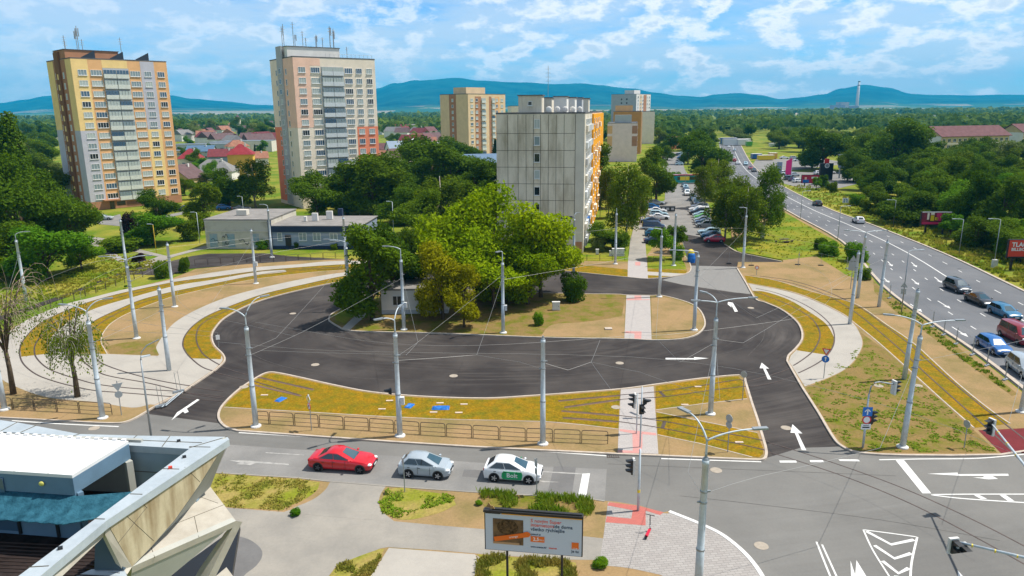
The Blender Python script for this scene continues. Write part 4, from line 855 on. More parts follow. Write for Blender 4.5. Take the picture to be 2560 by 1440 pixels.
gantry(2478, 1058, 6.0, _q.x, _q.y, 'signal gantry arm in front of the red tram crossing with one lantern', [(1.0, 5.75, -1.3, 3)])
# signal hanging at the mast above the grey hatchback
g = G(1000, 1090, 0.1); rt = thing('signal_lantern', 'black signal lantern clamped to the mast above the grey hatchback', 'traffic light', (g.x, g.y, 3.9))
b = MB(); b.tube([(0, 0, 0), (-0.5, -0.05, 0)], 0.03, 6); b.build('bracket', M_GALVD, rt); head(rt, -0.62, -0.05, 0, -1.3, 1, False, False)

# construction fence feet and light posts along the main road
M_FENCE = mat('fence_wire', (0.35, 0.37, 0.36), 0.5, metal=0.5)
for k, (x, y) in enumerate(((2116, 672), (2140, 690), (2223, 746), (2330, 818), (2358, 838), (2389, 861), (2430, 888), (2466, 915), (2512, 950))):
    g = G(x, y, 0.1); root = thing('fence_post', '%s slim site-fence post from the far end along the main road kerb' % ORDN[k], 'fence post', (g.x, g.y, 0.1), 0.6, 'site fence posts along the main road')
    b = MB(); b.tube([(0, 0, 0.08), (0, 0, 1.9)], 0.03, 6); b.tube([(0.14, 0, 0.08), (0.14, 0, 1.9)], 0.02, 6); b.build('post', M_FENCE, root)
    b = MB(); b.box((0.05, 0, 0.06), (0.75, 0.24, 0.13)); b.build('foot_block', M_GALVD, root)
for k, (x, y, lab) in enumerate(((522, 1215, ''), )): pass
for (x, y, lab) in ((400, 1017, 'pair of upright fence tubes in a dark foot on the left apron edge, nearer one'), (444, 981, 'pair of upright fence tubes in a dark foot on the left apron edge, farther one')):
    g = G(x, y, 0.1); root = thing('fence_post', lab, 'fence post', (g.x, g.y, 0.1), 0.7)
    b = MB(); b.tube([(0, 0, 0.08), (-0.1, 0, 2.0)], 0.022, 6); b.tube([(0.3, 0, 0.08), (0.2, 0, 2.0)], 0.022, 6); b.build('post', M_FENCE, root)
    b = MB(); b.box((0.1, 0, 0.08), (0.95, 0.3, 0.16)); b.build('foot_block', M_GALVD, root)
a, c = G(400, 1017, 0.1), G(444, 981, 0.1); b = MB(); b.tube([(a.x+.3, a.y-.3, 0.2), (c.x+.3, c.y-.3, 0.2)], 0.04, 6); b.tube([(a.x+.5, a.y, 0.2), (c.x+.5, c.y, 0.2)], 0.04, 6); tag(b.build('fence_rail', M_GALV), 'two fence rails lying between the fence feet on the apron edge', 'fence rail')
for k, (x, y) in enumerate(((1822, 659), (1878, 664), (1994, 662), (2052, 664))):
    g = G(x, y, 0.1); root = thing('site_marker', '%s fence foot from the left, lying beside the dark asphalt stub' % ORDN[k], 'fence foot', (g.x, g.y, 0.1), 0, 'fence feet by the asphalt stub')
    b = MB(); b.box((0, 0, 0.07), (0.8, 0.3, 0.14)); b.build('foot_block', M_BLK, root); b = MB(); b.tube([(0, 0, .1), (0, 0, 1.9)], 0.018, 5); b.build('tube', M_FENCE, root)

# cabinets
def cabinet(x, y, w, d, h, label, rz=0.0, m=None, n=2, z=0.1):
    g = G(x, y, z); root = thing('utility_cabinet', label, 'cabinet', (g.x, g.y, z), rz)
    b = MB(); b.box((0, 0, h/2+0.05), (w, d, h)); b.box((0, 0, h+0.08), (w+0.08, d+0.08, 0.06)); b.build('body', m or M_FOOT, root)
    b = MB(); b.box((0, 0, 0.03), (w+0.1, d+0.1, 0.08)); b.build('plinth', M_WALK, root)
    for i in range(n):
        dw = w/n; b = MB(); b.box((-w/2+dw*(i+.5), -d/2-0.012, h*0.52), (dw-0.05, 0.024, h*0.84)); dd = b.build('door', m or M_FOOT, root)
        b = MB(); b.box((-w/2+dw*(i+.5)+dw*.3, -d/2-0.035, h*0.55), (0.04, 0.03, 0.14)); b.build('handle', M_BLK, dd)
    return root
cabinet(1390, 775, 0.95, 0.45, 1.0, 'white utility cabinet on the centre island beside the round bush', n=1)
cabinet(1545, 640, 2.1, 0.6, 1.25, 'wide white double cabinet beside the walkway', n=3)
cabinet(1527, 640, 0.5, 0.4, 0.85, 'narrow white cabinet left of the wide one beside the walkway', n=1)
cabinet(1493, 636, 0.5, 0.4, 0.85, 'small white cabinet standing alone on the lawn before the block', n=1)
# covered site items
M_BLUE = mat('blue_plastic', (0.01, 0.14, 0.48), 0.4, var=0.2, scale=3, bump=0.3)
def tarp(x, y, w, d, lab, rz=0.0):
    g = G(x, y, 0.12); b = MB(); r = random.Random(int(x)); n = 9; vs = []
    for i in range(n):
        for j in range(n):
            e = min(i, j, n-1-i, n-1-j); vs.append(((i/(n-1)-.5)*w*(1+r.uniform(-.02, .02)), (j/(n-1)-.5)*d, 0.0 if e == 0 else 0.10+r.uniform(-.03, .03)))
    b.add(vs, [(i*n+j, (i+1)*n+j, (i+1)*n+j+1, i*n+j+1) for i in range(n-1) for j in range(n-1)])
    o = b.build('blue_tarp', M_BLUE, loc=(g.x, g.y, 0.12)); o.rotation_euler = (0, 0, rz); tag(o, lab, 'tarp')
tarp(702, 999, 0.62, 1.05, 'small blue cover on the left of the sedum track bed', -0.4); tarp(1024, 1015, 0.62, 0.95, 'small blue cover beside the tall mast on the track bed', -0.3); tarp(1102, 1020, 1.5, 0.85, 'large blue cover on the sedum track bed')
M_PLY = mat('pale_board', (0.60, 0.48, 0.38), 0.8, var=0.1, scale=3)
for k, (x, y) in enumerate(((661, 988), (955, 1023), (974, 1002), (1084, 1031), (1100, 1008), (1147, 1032), (1160, 1011), (1712, 1012), (1745, 967), (1848, 1106))):
    g = G(x, y, 0.12); b = MB(); b.box((0, 0, 0.02), (0.62, 0.22, 0.05)); o = b.build('track_board', M_PLY, loc=(g.x, g.y, 0.12)); tag(o, 'short pale board on the sedum track bed, %s of ten from the left' % ORDN[k], 'board', 'boards on the track bed')
# e-scooter
g = G(1620, 1338, 0.1); sc_ = thing('kick_scooter', 'red and white rental kick scooter parked on the grey paver sidewalk', 'scooter', (g.x, g.y, 0.11), 1.15)
M_SRED = mat('scooter_red', (0.6, 0.01, 0.04), 0.4); M_RUB = mat('tyre_rubber', (0.012, 0.012, 0.012), 0.8)
b = MB(); b.box((0, 0, 0.16), (0.85, 0.16, 0.06)); b.box((-0.42, 0, 0.24), (0.22, 0.12, 0.06), ry=0.4); b.build('deck', M_SRED, sc_)
b = MB(); b.tube([(0.48, 0, 0.2), (0.42, 0, 0.7), (0.36, 0, 1.15)], 0.03, 8); b.build('stem', M_BLK, sc_)
b = MB(); b.tube([(0.36, -0.28, 1.15), (0.36, 0.28, 1.15)], 0.022, 6); b.build('handlebar', M_BLK, sc_)
b = MB(); b.tube([(0.44, 0, 0.42), (0.50, 0, 0.22)], 0.05, 8); b.build('fork', M_FOOT, sc_)
for x in (-0.46, 0.52):
    b = MB(); b.tube([(x, -0.03, 0.11), (x, 0.03, 0.11)], 0.11, 14); b.build('wheel', M_RUB, sc_)
# ---------------------------------------------------------------- vegetation
def leafmat(name, c, c2, scale=1.1):
    return mat(name, c, 0.65, col2=c2, scale=scale, detail=3, lo=0.35, hi=0.65, obj_var=0.16, transl=0.38, spec=0.04)
LF = {'dark': leafmat('dark_foliage', (0.062, 0.118, 0.004), (0.105, 0.178, 0.006)),
      'mid': leafmat('green_foliage', (0.075, 0.145, 0.004), (0.12, 0.20, 0.008)),
      'lime': leafmat('lime_foliage', (0.195, 0.30, 0.001), (0.30, 0.39, 0.003)),
      'gold': leafmat('golden_foliage', (0.235, 0.235, 0.002), (0.33, 0.31, 0.004)),
      'olive': leafmat('olive_foliage', (0.095, 0.155, 0.005), (0.16, 0.22, 0.008)),
      'fresh': leafmat('fresh_foliage', (0.09, 0.22, 0.006), (0.16, 0.30, 0.010)),
      'silver': leafmat('silvery_foliage', (0.14, 0.20, 0.035), (0.24, 0.28, 0.07)),
      'purple': leafmat('purple_foliage', (0.03, 0.016, 0.018), (0.06, 0.03, 0.03)),
      'pine': leafmat('needle_foliage', (0.024, 0.062, 0.010), (0.045, 0.09, 0.014))}
M_BARK = mat('bark', (0.10, 0.075, 0.05), 0.9, var=0.3, scale=3)
M_BIRCH = mat('birch_bark', (0.42, 0.38, 0.33), 0.85, col2=(0.14, 0.11, 0.09), scale=2.5, lo=0.45, hi=0.7)
M_TWIG = mat('dry_twigs', (0.34, 0.26, 0.19), 0.9, var=0.2, scale=3)
def leaves(seed, blobs, n, size, droop=0.0, up=-0.35, flat=0.45):
    r = random.Random(seed); vs = []; fs = []
    w = [b[1][0]*b[1][0] for b in blobs]; tot = sum(w); cum = []; a = 0
    for x in w: a += x/tot; cum.append(a)
    import bisect
    k = 0
    while k < n:
        c, rd = blobs[min(bisect.bisect(cum, r.random()), len(blobs)-1)]
        z = r.uniform(up, 1); t = r.uniform(0, 2*PI); q = math.sqrt(max(0, 1-z*z)); d = Vector((q*math.cos(t), q*math.sin(t), z))
        f = r.uniform(0.72, 1.08) if r.random() < 0.85 else r.uniform(1.05, 1.25)
        p = Vector((c[0]+d.x*rd[0]*f, c[1]+d.y*rd[1]*f, c[2]+d.z*rd[2]*f-droop*r.random()**2))
        nrm = (d*(1-flat)+Vector((r.gauss(0, 1), r.gauss(0, 1), r.gauss(0, 1)+0.3))*flat).normalized()
        a_ = nrm.cross(Vector((r.gauss(0, 1), r.gauss(0, 1), r.gauss(0, 1)))).normalized(); b_ = nrm.cross(a_)
        s = size*r.uniform(0.6, 1.3); o = len(vs)
        vs += [tuple(p+a_*s), tuple(p+b_*s*0.6+nrm*s*0.15), tuple(p-a_*s), tuple(p-b_*s*0.6+nrm*s*0.1)]
        fs.append((o, o+1, o+2, o+3)); k += 1
    return vs, fs
def mesh_obj(name, vs, fs, m, parent):
    me = bpy.data.meshes.new(name); me.from_pydata(vs, [], fs); me.materials.append(m); o = bpy.data.objects.new(name, me); COL.objects.link(o); o.parent = parent; return o
PROTO = {}
def blobs_broad(r, R, z0, z1, n, rr=(0.26, 0.42)):
    zc = (z0+z1)/2; hz = (z1-z0)/2; out = [((0, 0, zc), (R*0.62, R*0.62, hz*0.66))]
    for i in range(n):
        z = -0.92+1.92*((i*0.618) % 1.0); t = i*2.399+r.uniform(-.4, .4); q = math.sqrt(1-min(1, z*z)*0.94); f = r.uniform(0.58, 0.96); s = r.uniform(*rr)*R
        out.append(((q*f*R*math.cos(t), q*f*R*math.sin(t), zc+z*f*hz), (s, s, s*r.uniform(0.6, 0.85))))
    return out
def make_proto(kind, seed):
    r = random.Random(seed)
    root = bpy.data.objects.new('broadleaf_tree', None); COL.objects.link(root)
    tb = MB(); lm = LF['mid']; bark = M_BARK
    def limb(p0, p1, r0, r1, bend=0.4):
        p0, p1 = Vector(p0), Vector(p1); m = p0.lerp(p1, 0.5)+Vector((r.uniform(-bend, bend), r.uniform(-bend, bend), bend*0.6)); tb.tube([p0, m, p1], [r0, (r0+r1)/2, r1], 6)
    if kind == 'broad':
        H, R = 11.0, 4.6; bl = blobs_broad(r, R, 0.9, 11.0, 36); vs, fs = leaves(seed, bl, 14500, 0.21, up=-0.8)
        tb.tube([(0, 0, -0.2), (0.05, 0, 1.5), (0, 0.1, 3.2), (0.1, 0, 6)], [0.32, 0.25, 0.2, 0.1], 8)
        for c, rd in bl[1:18]: limb((0, 0, r.uniform(2, 4)), c, 0.10, 0.03)
    elif kind == 'tall':
        H, R = 13.0, 3.6; bl = blobs_broad(r, R, 0.8, 13.0, 36, (0.28, 0.45)); vs, fs = leaves(seed, bl, 13500, 0.21, up=-0.8)
        tb.tube([(0, 0, -0.2), (0.05, 0, 2.5), (0, 0.1, 5), (0.1, 0, 9)], [0.3, 0.24, 0.18, 0.08], 8)
        for c, rd in bl[1:16]: limb((0, 0, r.uniform(2, 6)), c, 0.09, 0.03)
    elif kind == 'poplar':
        H, R = 18.0, 2.6; bl = []
        for i in range(42):
            z = 1.5+16*(i/41); q = R*(0.75*math.sin(PI*min(1, (z+1)/19))**0.6); t = i*2.4; f = r.uniform(0.2, 0.75); s = q*r.uniform(0.45, 0.65)+0.25
            bl.append(((q*f*math.cos(t), q*f*math.sin(t), z), (s, s, s*1.5)))
        vs, fs = leaves(seed, bl, 9000, 0.22); tb.tube([(0, 0, -0.2), (0, 0, 6), (0, 0, 14)], [0.35, 0.25, 0.08], 8)
    elif kind == 'birch':
        H, R = 13.0, 4.2; bark = M_BIRCH; bl = []
        for i in range(30):
            z = r.uniform(3.0, 12.2); q = R*(1-((z-5.5)/8.2)**2*0.9)**0.5 if z < 13 else 1; t = i*2.4; f = r.uniform(0.35, 0.85); s = r.uniform(0.8, 1.35)
            bl.append(((q*f*math.cos(t), q*f*math.sin(t), z), (s*0.9, s*0.9, s*1.0)))
        bl.append(((0, 0, 7.5), (2.2, 2.2, 3.6)))
        vs, fs = leaves(seed, bl, 9000, 0.19, droop=1.7, up=-0.8); tb.tube([(0, 0, -0.2), (0.15, 0, 3), (0, 0.1, 7), (0.1, 0, 12)], [0.22, 0.17, 0.12, 0.03], 8)
        for c, rd in bl[:22]: limb((0.05, 0, r.uniform(2.5, 8)), c, 0.07, 0.02, 0.6)
    elif kind == 'spruce':
        H, R = 14.0, 3.0; bl = []; vs = []; fs = []
        for i in range(5200):
            z = 0.8+13.1*(r.random()**1.35); lay = (z*1.15) % 1.0; q = R*(1-z/14.2)*(0.55+0.5*(1-lay)); t = r.uniform(0, 2*PI); f = r.uniform(0.45, 1.0)
            p = Vector((q*f*math.cos(t), q*f*math.sin(t), z-0.35*f)); o = len(vs); d = Vector((math.cos(t), math.sin(t), -0.45)); s_ = Vector((-math.sin(t), math.cos(t), r.uniform(-.4, .4))); L = r.uniform(0.25, 0.5)
            vs += [tuple(p-d*L*.5), tuple(p+s_*.14), tuple(p+d*L), tuple(p-s_*.14)]; fs.append((o, o+1, o+2, o+3))
        tb.tube([(0, 0, -0.2), (0, 0, 13.5)], [0.25, 0.03], 8); lm = LF['pine']
    elif kind == 'bush':
        H, R = 3.0, 1.9; bl = [((0, 0, 1.1), (1.2, 1.2, 1.0))]+[((math.cos(i*2.4)*r.uniform(.5, 1.2), math.sin(i*2.4)*r.uniform(.5, 1.2), r.uniform(0.4, 2.2)), (r.uniform(.45, .75),)*3) for i in range(20)]
        vs, fs = leaves(seed, bl, 4200, 0.13, up=-0.7); tb.tube([(0, 0, -0.1), (0, 0, 1.2)], [0.08, 0.04], 6)
        for i in range(6): limb((0, 0, 0.2), (math.cos(i)*0.8, math.sin(i)*.8, 1.6), 0.04, 0.015, 0.1)
    elif kind == 'lobe':     # small tree with separate leafy masses
        H, R = 6.0, 2.8; bl = [((math.cos(i*2.4)*r.uniform(.9, 2.0), math.sin(i*2.4)*r.uniform(.9, 2.0), r.uniform(2.2, 5.2)), (r.uniform(.6, 1.0),)*3) for i in range(16)]
        vs, fs = leaves(seed, bl, 5200, 0.17); tb.tube([(0, 0, -0.1), (0, 0, 2), (0, 0, 3.5)], [0.14, 0.1, 0.05], 6)
        for c, rd in bl[:12]: limb((0, 0, 1.6), c, 0.06, 0.02, 0.2)
    cr_ = mesh_obj('crown', vs, fs, lm, root); tk = tb.build('trunk', bark, root, smooth=True)
    PROTO[(kind, seed)] = [root, H, R, False]
    return root
TI = [0]
VAR = {'broad': (1, 2, 3), 'tall': (4, 5), 'poplar': (6,), 'birch': (7, 8), 'spruce': (9,), 'bush': (10, 11), 'lobe': (12,)}
NM = {'broad': 'broadleaf_tree', 'tall': 'broadleaf_tree', 'poplar': 'poplar_tree', 'birch': 'birch_tree', 'spruce': 'spruce_tree', 'bush': 'bush', 'lobe': 'small_tree'}
def plant(X, Y, h, w, kind, m, label, group=None, z=0.0, cat=None):
    TI[0] += 1; sd_ = VAR[kind][TI[0] % len(VAR[kind])]
    if (kind, sd_) not in PROTO: make_proto(kind, sd_)
    P = PROTO[(kind, sd_)]; root, H, R = P[:3]
    if not P[3]: t = root; P[3] = True
    else: t = dup(root)
    t.name = 'willow_tree' if m == 'silver' else ('slender_tree' if kind == 'tall' else NM[kind]); t.location = (X, Y, z); t.rotation_euler = (0, 0, R_.uniform(0, 6.28)); t.scale = (w/2/R, w/2/R, h/H)
    for k in list(t.keys()): del t[k]
    tag(t, label, cat or ('bush' if kind == 'bush' else 'tree'), group)
    for c in t.children:
        if c.name.startswith('crown'): set_mat(c, LF[m])
    return t
def tree(x, yf, yt, wpx, kind, m, label, group=None, hs=1.0):
    g = G(x, yf, 0.0); h = hgt(x, yf, yt)*hs; d = (Vector((g.x, g.y, h/2))-Vector((0, 0, CH))).dot(_F)
    return plant(g.x, g.y, h*1.0, wpx/FPX*d*1.02, kind, m, label, group)
# centre island
tree(932, 802, 556, 165, 'tall', 'mid', 'dense dark green tree at the left end of the centre island')
tree(985, 762, 560, 150, 'broad', 'dark', 'dark tree right behind the leftmost island tree')
tree(1108, 800, 612, 150, 'broad', 'gold', 'golden olive tree at the front of the centre island')
tree(1160, 820, 668, 86, 'tall', 'gold', 'slim golden tree with a visible trunk at the island front kerb')
tree(1160, 748, 488, 190, 'broad', 'lime', 'tall lime-green tree behind the golden tree on the centre island')
tree(1240, 742, 478, 215, 'broad', 'lime', 'tallest lime-green tree in the middle of the island clump')
tree(1312, 750, 506, 205, 'broad', 'lime', 'broad lime-green tree in front of the concrete gable')
tree(1352, 744, 545, 165, 'broad', 'lime', 'lime-green tree at the right edge of the island clump')
tree(1235, 772, 600, 180, 'broad', 'lime', 'shaded lime tree low in the middle of the island clump')
tree(1320, 762, 610, 150, 'broad', 'lime', 'shaded lower tree right of the mast with the box')
tree(1432, 754, 678, 72, 'bush', 'mid', 'round green bush standing by itself at the right of the island trees', hs=1.02)
tree(1347, 815, 776, 34, 'bush', 'fresh', 'small bright shrub on the bare soil right of the boxed mast')
# north side, behind the loop
for a in ((868, 538, 402, 118, 'tall', 'dark', 'leftmost of the dark trees rising directly behind the flat roof'), (932, 545, 392, 135, 'tall', 'dark', 'dense dark tree behind the middle of the flat roof'), (1000, 530, 398, 115, 'tall', 'dark', 'dense dark tree behind the right end of the flat roof'), (1052, 470, 362, 130, 'tall', 'mid', 'tall green tree left of the beige distant tower'),
          (1128, 500, 352, 140, 'tall', 'dark', 'tall dark tree hiding the foot of the beige distant tower'), (1186, 525, 402, 110, 'tall', 'dark', 'dense dark tree left of the slate-roofed house'), (1220, 560, 450, 90, 'tall', 'dark', 'dark tree low beside the concrete gable'),
          (795, 545, 428, 118, 'broad', 'mid', 'mid green spreading tree on the lawn before the pink tower'), (905, 530, 392, 150, 'broad', 'dark', 'dark tree behind the left part of the flat roof'), (960, 528, 385, 140, 'broad', 'dark', 'dark tree behind the right part of the flat roof'),
          (1085, 480, 340, 200, 'broad', 'dark', 'large dark tree crown left of the beige tower'), (1010, 560, 470, 120, 'broad', 'mid', 'mid green tree right of the flat roof'), (1050, 500, 400, 130, 'broad', 'dark', 'dark tree behind the olive willow'),
          (1105, 580, 428, 160, 'birch', 'olive', 'olive willow with bare pale branches left of the concrete gable'), (1060, 600, 480, 120, 'broad', 'mid', 'green tree below the olive willow'), (1170, 560, 450, 120, 'broad', 'dark', 'dark tree between the willow and the concrete gable'), (1215, 510, 395, 110, 'broad', 'dark', 'dark tree touching the left edge of the concrete gable'),
          (1135, 430, 345, 110, 'broad', 'dark', 'dark tree crown in front of the beige tower'), (1239, 425, 345, 48, 'spruce', 'pine', 'narrow dark spruce between the beige tower and the concrete gable'),
          (1030, 640, 560, 70, 'bush', 'dark', 'shrub behind the upper loop road near the island'), (1110, 645, 560, 120, 'broad', 'dark', 'dark tree behind the upper loop road'), (1200, 640, 545, 110, 'broad', 'dark', 'second dark tree behind the upper loop road'),
          (640, 520, 400, 112, 'birch', 'olive', 'olive birch in front of the red lower corner of the pink tower'), (575, 520, 424, 76, 'tall', 'dark', 'dark green tree left of the olive birch'), (512, 572, 456, 84, 'tall', 'olive', 'olive tree between the two towers behind the path'), (605, 520, 440, 60, 'tall', 'dark', 'dark slim tree behind the olive birch'),
          (398, 560, 476, 92, 'broad', 'dark', 'dark tree at the foot of the yellow tower, right side'), (385, 612, 528, 125, 'broad', 'fresh', 'bright green low tree between tower and footpath'), (480, 600, 545, 66, 'bush', 'olive', 'yellow-green shrub left of the graffiti building'), (325, 590, 522, 48, 'bush', 'purple', 'dark purple-leaved tree at the entrance of the yellow tower'),
          (300, 628, 592, 110, 'bush', 'mid', 'low green hedge mass beside the footpath junction'), (345, 612, 585, 70, 'bush', 'fresh', 'low bright hedge behind the footpath junction'), (655, 405, 362, 24, 'spruce', 'pine', 'dark cypress beside the pink tower'), (640, 405, 360, 22, 'spruce', 'pine', 'left of the two dark cypresses beside the pink tower'),
          (405, 694, 650, 50, 'bush', 'mid', 'left ball-shaped bush on the soil at the back fence'), (462, 681, 638, 34, 'bush', 'mid', 'right ball-shaped bush on the soil at the back fence'), (660, 622, 596, 40, 'bush', 'fresh', 'fig-like shrub against the building beside the mast'), (742, 622, 602, 16, 'bush', 'dark', 'small dark shrub beside the black door'), (836, 624, 608, 22, 'bush', 'dark', 'dark shrub below the last window of the blue-grey wall'),
          (1500, 520, 366, 80, 'tall', 'dark', 'dark tree in front of the orange block corner'), (1520, 545, 420, 60, 'birch', 'olive', 'shaded birch behind the walkway trees'), (1565, 600, 392, 112, 'birch', 'olive', 'weeping birch with a pale trunk left of the walkway'), (1600, 560, 440, 60, 'birch', 'olive', 'drooping birch hanging over the walkway'), (1640, 508, 372, 84, 'tall', 'mid', 'conical green tree left of the parking street'),
          (1510, 622, 560, 88, 'broad', 'dark', 'dark low tree beside the concrete gable base'), (1548, 625, 572, 62, 'bush', 'mid', 'shrub between gable base and walkway'), (1496, 628, 590, 42, 'bush', 'silver', 'silvery shrub near the gable corner'), (1650, 650, 560, 70, 'lobe', 'fresh', 'small tree with separate leaf masses in the parking island'), (1688, 632, 556, 66, 'lobe', 'mid', 'right small tree in the parking island'), (1692, 650, 605, 44, 'bush', 'fresh', 'bright round bush beside the bins'),
          (1668, 400, 338, 60, 'broad', 'dark', 'dark tree at the far parking street'), (1655, 420, 365, 44, 'broad', 'dark', 'dark tree right of the far pink block'), (1755, 445, 326, 112, 'broad', 'mid', 'big green tree between far parking rows and main road'), (1720, 410, 345, 56, 'broad', 'dark', 'dark tree behind the far parking row'), (1690, 452, 428, 36, 'bush', 'fresh', 'hedge behind the bus'),
          (1790, 500, 388, 92, 'birch', 'olive', 'birch nearest the main road bend'), (1760, 520, 415, 80, 'birch', 'olive', 'birch over the far end of the parked row'), (1840, 560, 428, 112, 'birch', 'olive', 'broad birch in the middle of the birch group'), (1812, 600, 462, 110, 'birch', 'olive', 'birch behind the parked grey car'), (1862, 610, 455, 112, 'birch', 'olive', 'weeping birch on the lawn right of the red parked car'), (1908, 598, 412, 104, 'birch', 'mid', 'rightmost birch of the group, beside the information board'), (1935, 560, 470, 60, 'birch', 'mid', 'small birch touching the main road kerb')):
    tree(*a)
# left edge mass
for a in ((18, 560, 262, 78, 'poplar', 'mid', 'leftmost poplar at the picture edge'), (62, 560, 280, 84, 'poplar', 'mid', 'second poplar from the left edge'), (-30, 640, 390, 210, 'broad', 'mid', 'broad green tree cut by the left edge'), (70, 640, 398, 190, 'broad', 'dark', 'dark broad tree below the poplars'), (140, 610, 430, 170, 'broad', 'dark', 'dark broad tree left of the yellow tower foot'),
          (185, 625, 478, 120, 'broad', 'mid', 'green tree covering the yellow tower foot'), (30, 690, 560, 150, 'broad', 'dark', 'low dark tree behind the left fence'), (120, 700, 562, 190, 'broad', 'fresh', 'bright green low tree beside the left lamp mast'), (205, 675, 590, 90, 'broad', 'fresh', 'bright low tree right of the left thicket'), (110, 520, 400, 110, 'tall', 'olive', 'olive tree between poplars and yellow tower'), (165, 500, 405, 70, 'tall', 'silver', 'pale tree directly left of the yellow tower'), (-20, 700, 600, 110, 'broad', 'dark', 'dark shrubby tree at the left edge by the fence'), (350, 668, 630, 36, 'lobe', 'purple', 'thin young tree beside the Y-lamp mast')):
    tree(*a)
# birches with sparse crowns in the foreground
def sparse_birch(x, yf, yt, wpx, label, leafy, seed, dead):
    r = random.Random(seed); g = G(x, yf, 0.1); H = hgt(x, yf, yt); d = (g-Vector((0, 0, CH))).length; Wd = wpx/FPX*d/2
    root = thing('sparse_birch', label, 'tree', (g.x, g.y, 0.1)); tb = MB(); tw = MB(); lv = []; lf = []
    th = H*0.42
    tb.tube([(0, 0, -0.1), (0.05, 0, th*0.5), (-0.05, 0, th)], [0.27, 0.2, 0.16], 9)
    def leaf(p):
        n = Vector((r.gauss(0, 1), r.gauss(0, 1), r.gauss(0, .5))).normalized(); a = n.cross(Vector((0, 0, 1))); a = a.normalized() if a.length > .01 else Vector((1, 0, 0)); b_ = n.cross(a); s = r.uniform(0.035, 0.08); o = len(lv)
        lv.extend([tuple(p+a*s), tuple(p+b_*s*1.5), tuple(p-a*s), tuple(p-b_*s*1.5)]); lf.append((o, o+1, o+2, o+3))
    for i in range(9):
        t = i*2.4; z0 = th*r.uniform(0.75, 1.0); R = Wd*r.uniform(0.35, 0.75); ztop = H*r.uniform(0.66, 0.97); p = [Vector((0, 0, z0)), Vector((math.cos(t)*R*0.3, math.sin(t)*R*0.3, (z0+ztop)/2)), Vector((math.cos(t)*R*0.7, math.sin(t)*R*0.7, ztop))]
        tb.tube(p, [0.10, 0.06, 0.025], 6)
        for j in range(13):
            u = r.uniform(0.25, 1.0); s0 = (p[0].lerp(p[1], u*2) if u < .5 else p[1].lerp(p[2], u*2-1)); tt = t+r.uniform(-1.6, 1.6); L = Wd*r.uniform(0.25, 0.6)
            q = [s0, s0+Vector((math.cos(tt)*L*.5, math.sin(tt)*L*.5, L*.45)), s0+Vector((math.cos(tt)*L, math.sin(tt)*L, L*.2)), s0+Vector((math.cos(tt)*L*1.15, math.sin(tt)*L*1.15, -L*r.uniform(.3, 1.2)))]
            tw.tube(cr(q, 2), [0.025, 0.02, 0.018, 0.015, 0.012, 0.01, 0.008], 3, caps=False)
            for k in range(leafy):
                e = r.uniform(0.2, 1); a_ = cr(q, 4); b_ = a_[min(len(a_)-1, int(e*len(a_)))]; leaf(b_+Vector((r.gauss(0, .16), r.gauss(0, .16), -abs(r.gauss(0, .35)))))
    tb.build('trunk', M_BARK, root, smooth=True); tw.build('twigs', M_TWIG if dead else M_BIRCH, root)
    mesh_obj('leaves', lv, lf, LF['olive'], root)
sparse_birch(34, 985, 672, 215, 'half dead birch with pale bare twigs at the far left of the concrete apron', 16, 21, True)
sparse_birch(194, 992, 762, 150, 'sparse weeping birch with few leaves between the two left masts', 42, 22, False)

# scattered plantings (each one a tree)
def in_poly(x, y, P):
    c = False; n = len(P); j = n-1
    for i in range(n):
        if (P[i][1] > y) != (P[j][1] > y) and x < (P[j][0]-P[i][0])*(y-P[i][1])/(P[j][1]-P[i][1]+1e-9)+P[i][0]: c = not c
        j = i
    return c
def scatter(P, n, hr, wr, kinds, mats, labels, group, seed, mind=0.5, world=False):
    r = random.Random(seed); xs = [p[0] for p in P]; ys = [p[1] for p in P]; pts = []; k = 0; tries = 0
    while k < n and tries < n*60:
        tries += 1; x, y = r.uniform(min(xs), max(xs)), r.uniform(min(ys), max(ys))
        if not in_poly(x, y, P): continue
        g = G(x, y); w = r.uniform(*wr)
        if any((g-q[0]).length < (w+q[1])/2*mind for q in pts): continue
        pts.append((g, w)); ki = r.choice(kinds); m = r.choice(mats); k += 1
        plant(g.x, g.y, r.uniform(*hr)*(1 if ki != 'bush' else .55), w*(1 if ki != 'bush' else .8), ki, m, labels[m] if isinstance(labels, dict) else labels, group)
TL = {'dark': 'dark green tree in the thicket right of the main road', 'mid': 'mid green tree in the thicket right of the main road', 'olive': 'olive green tree in the thicket right of the main road', 'silver': 'pale silvery tree in the thicket right of the main road', 'fresh': 'bright green tree in the thicket right of the main road'}
scatter([(2320, 560), (2300, 480), (2330, 400), (2560, 390), (2760, 430), (2760, 600), (2560, 600), (2460, 590)], 58, (8.5, 13), (8, 12), ['broad', 'broad', 'tall'], ['dark', 'dark', 'mid', 'olive', 'fresh', 'dark', 'mid'], TL, 'trees of the right-hand thicket', 31, 0.45)
scatter([(2130, 480), (2110, 440), (2160, 400), (2330, 400), (2330, 560), (2250, 560), (2190, 530)], 32, (7, 11), (6.5, 10), ['broad', 'tall'], ['dark', 'mid', 'dark'], TL, 'trees of the right-hand thicket', 32, 0.42)
BL = {'fresh': 'bright green shrub on the verge right of the main road', 'mid': 'green shrub on the verge right of the main road', 'olive': 'dry olive shrub on the verge right of the main road', 'dark': 'dark shrub on the verge right of the main road'}
scatter([(2010, 470), (2080, 485), (2200, 545), (2290, 570), (2470, 625), (2600, 690), (2700, 740), (2700, 640), (2560, 600), (2440, 590), (2300, 560), (2200, 525), (2100, 490), (2040, 455)], 70, (3.2, 6.5), (3, 5.5), ['bush', 'bush', 'lobe'], ['fresh', 'mid', 'mid', 'olive'], BL, 'verge shrubs right of the main road', 33, 0.5)
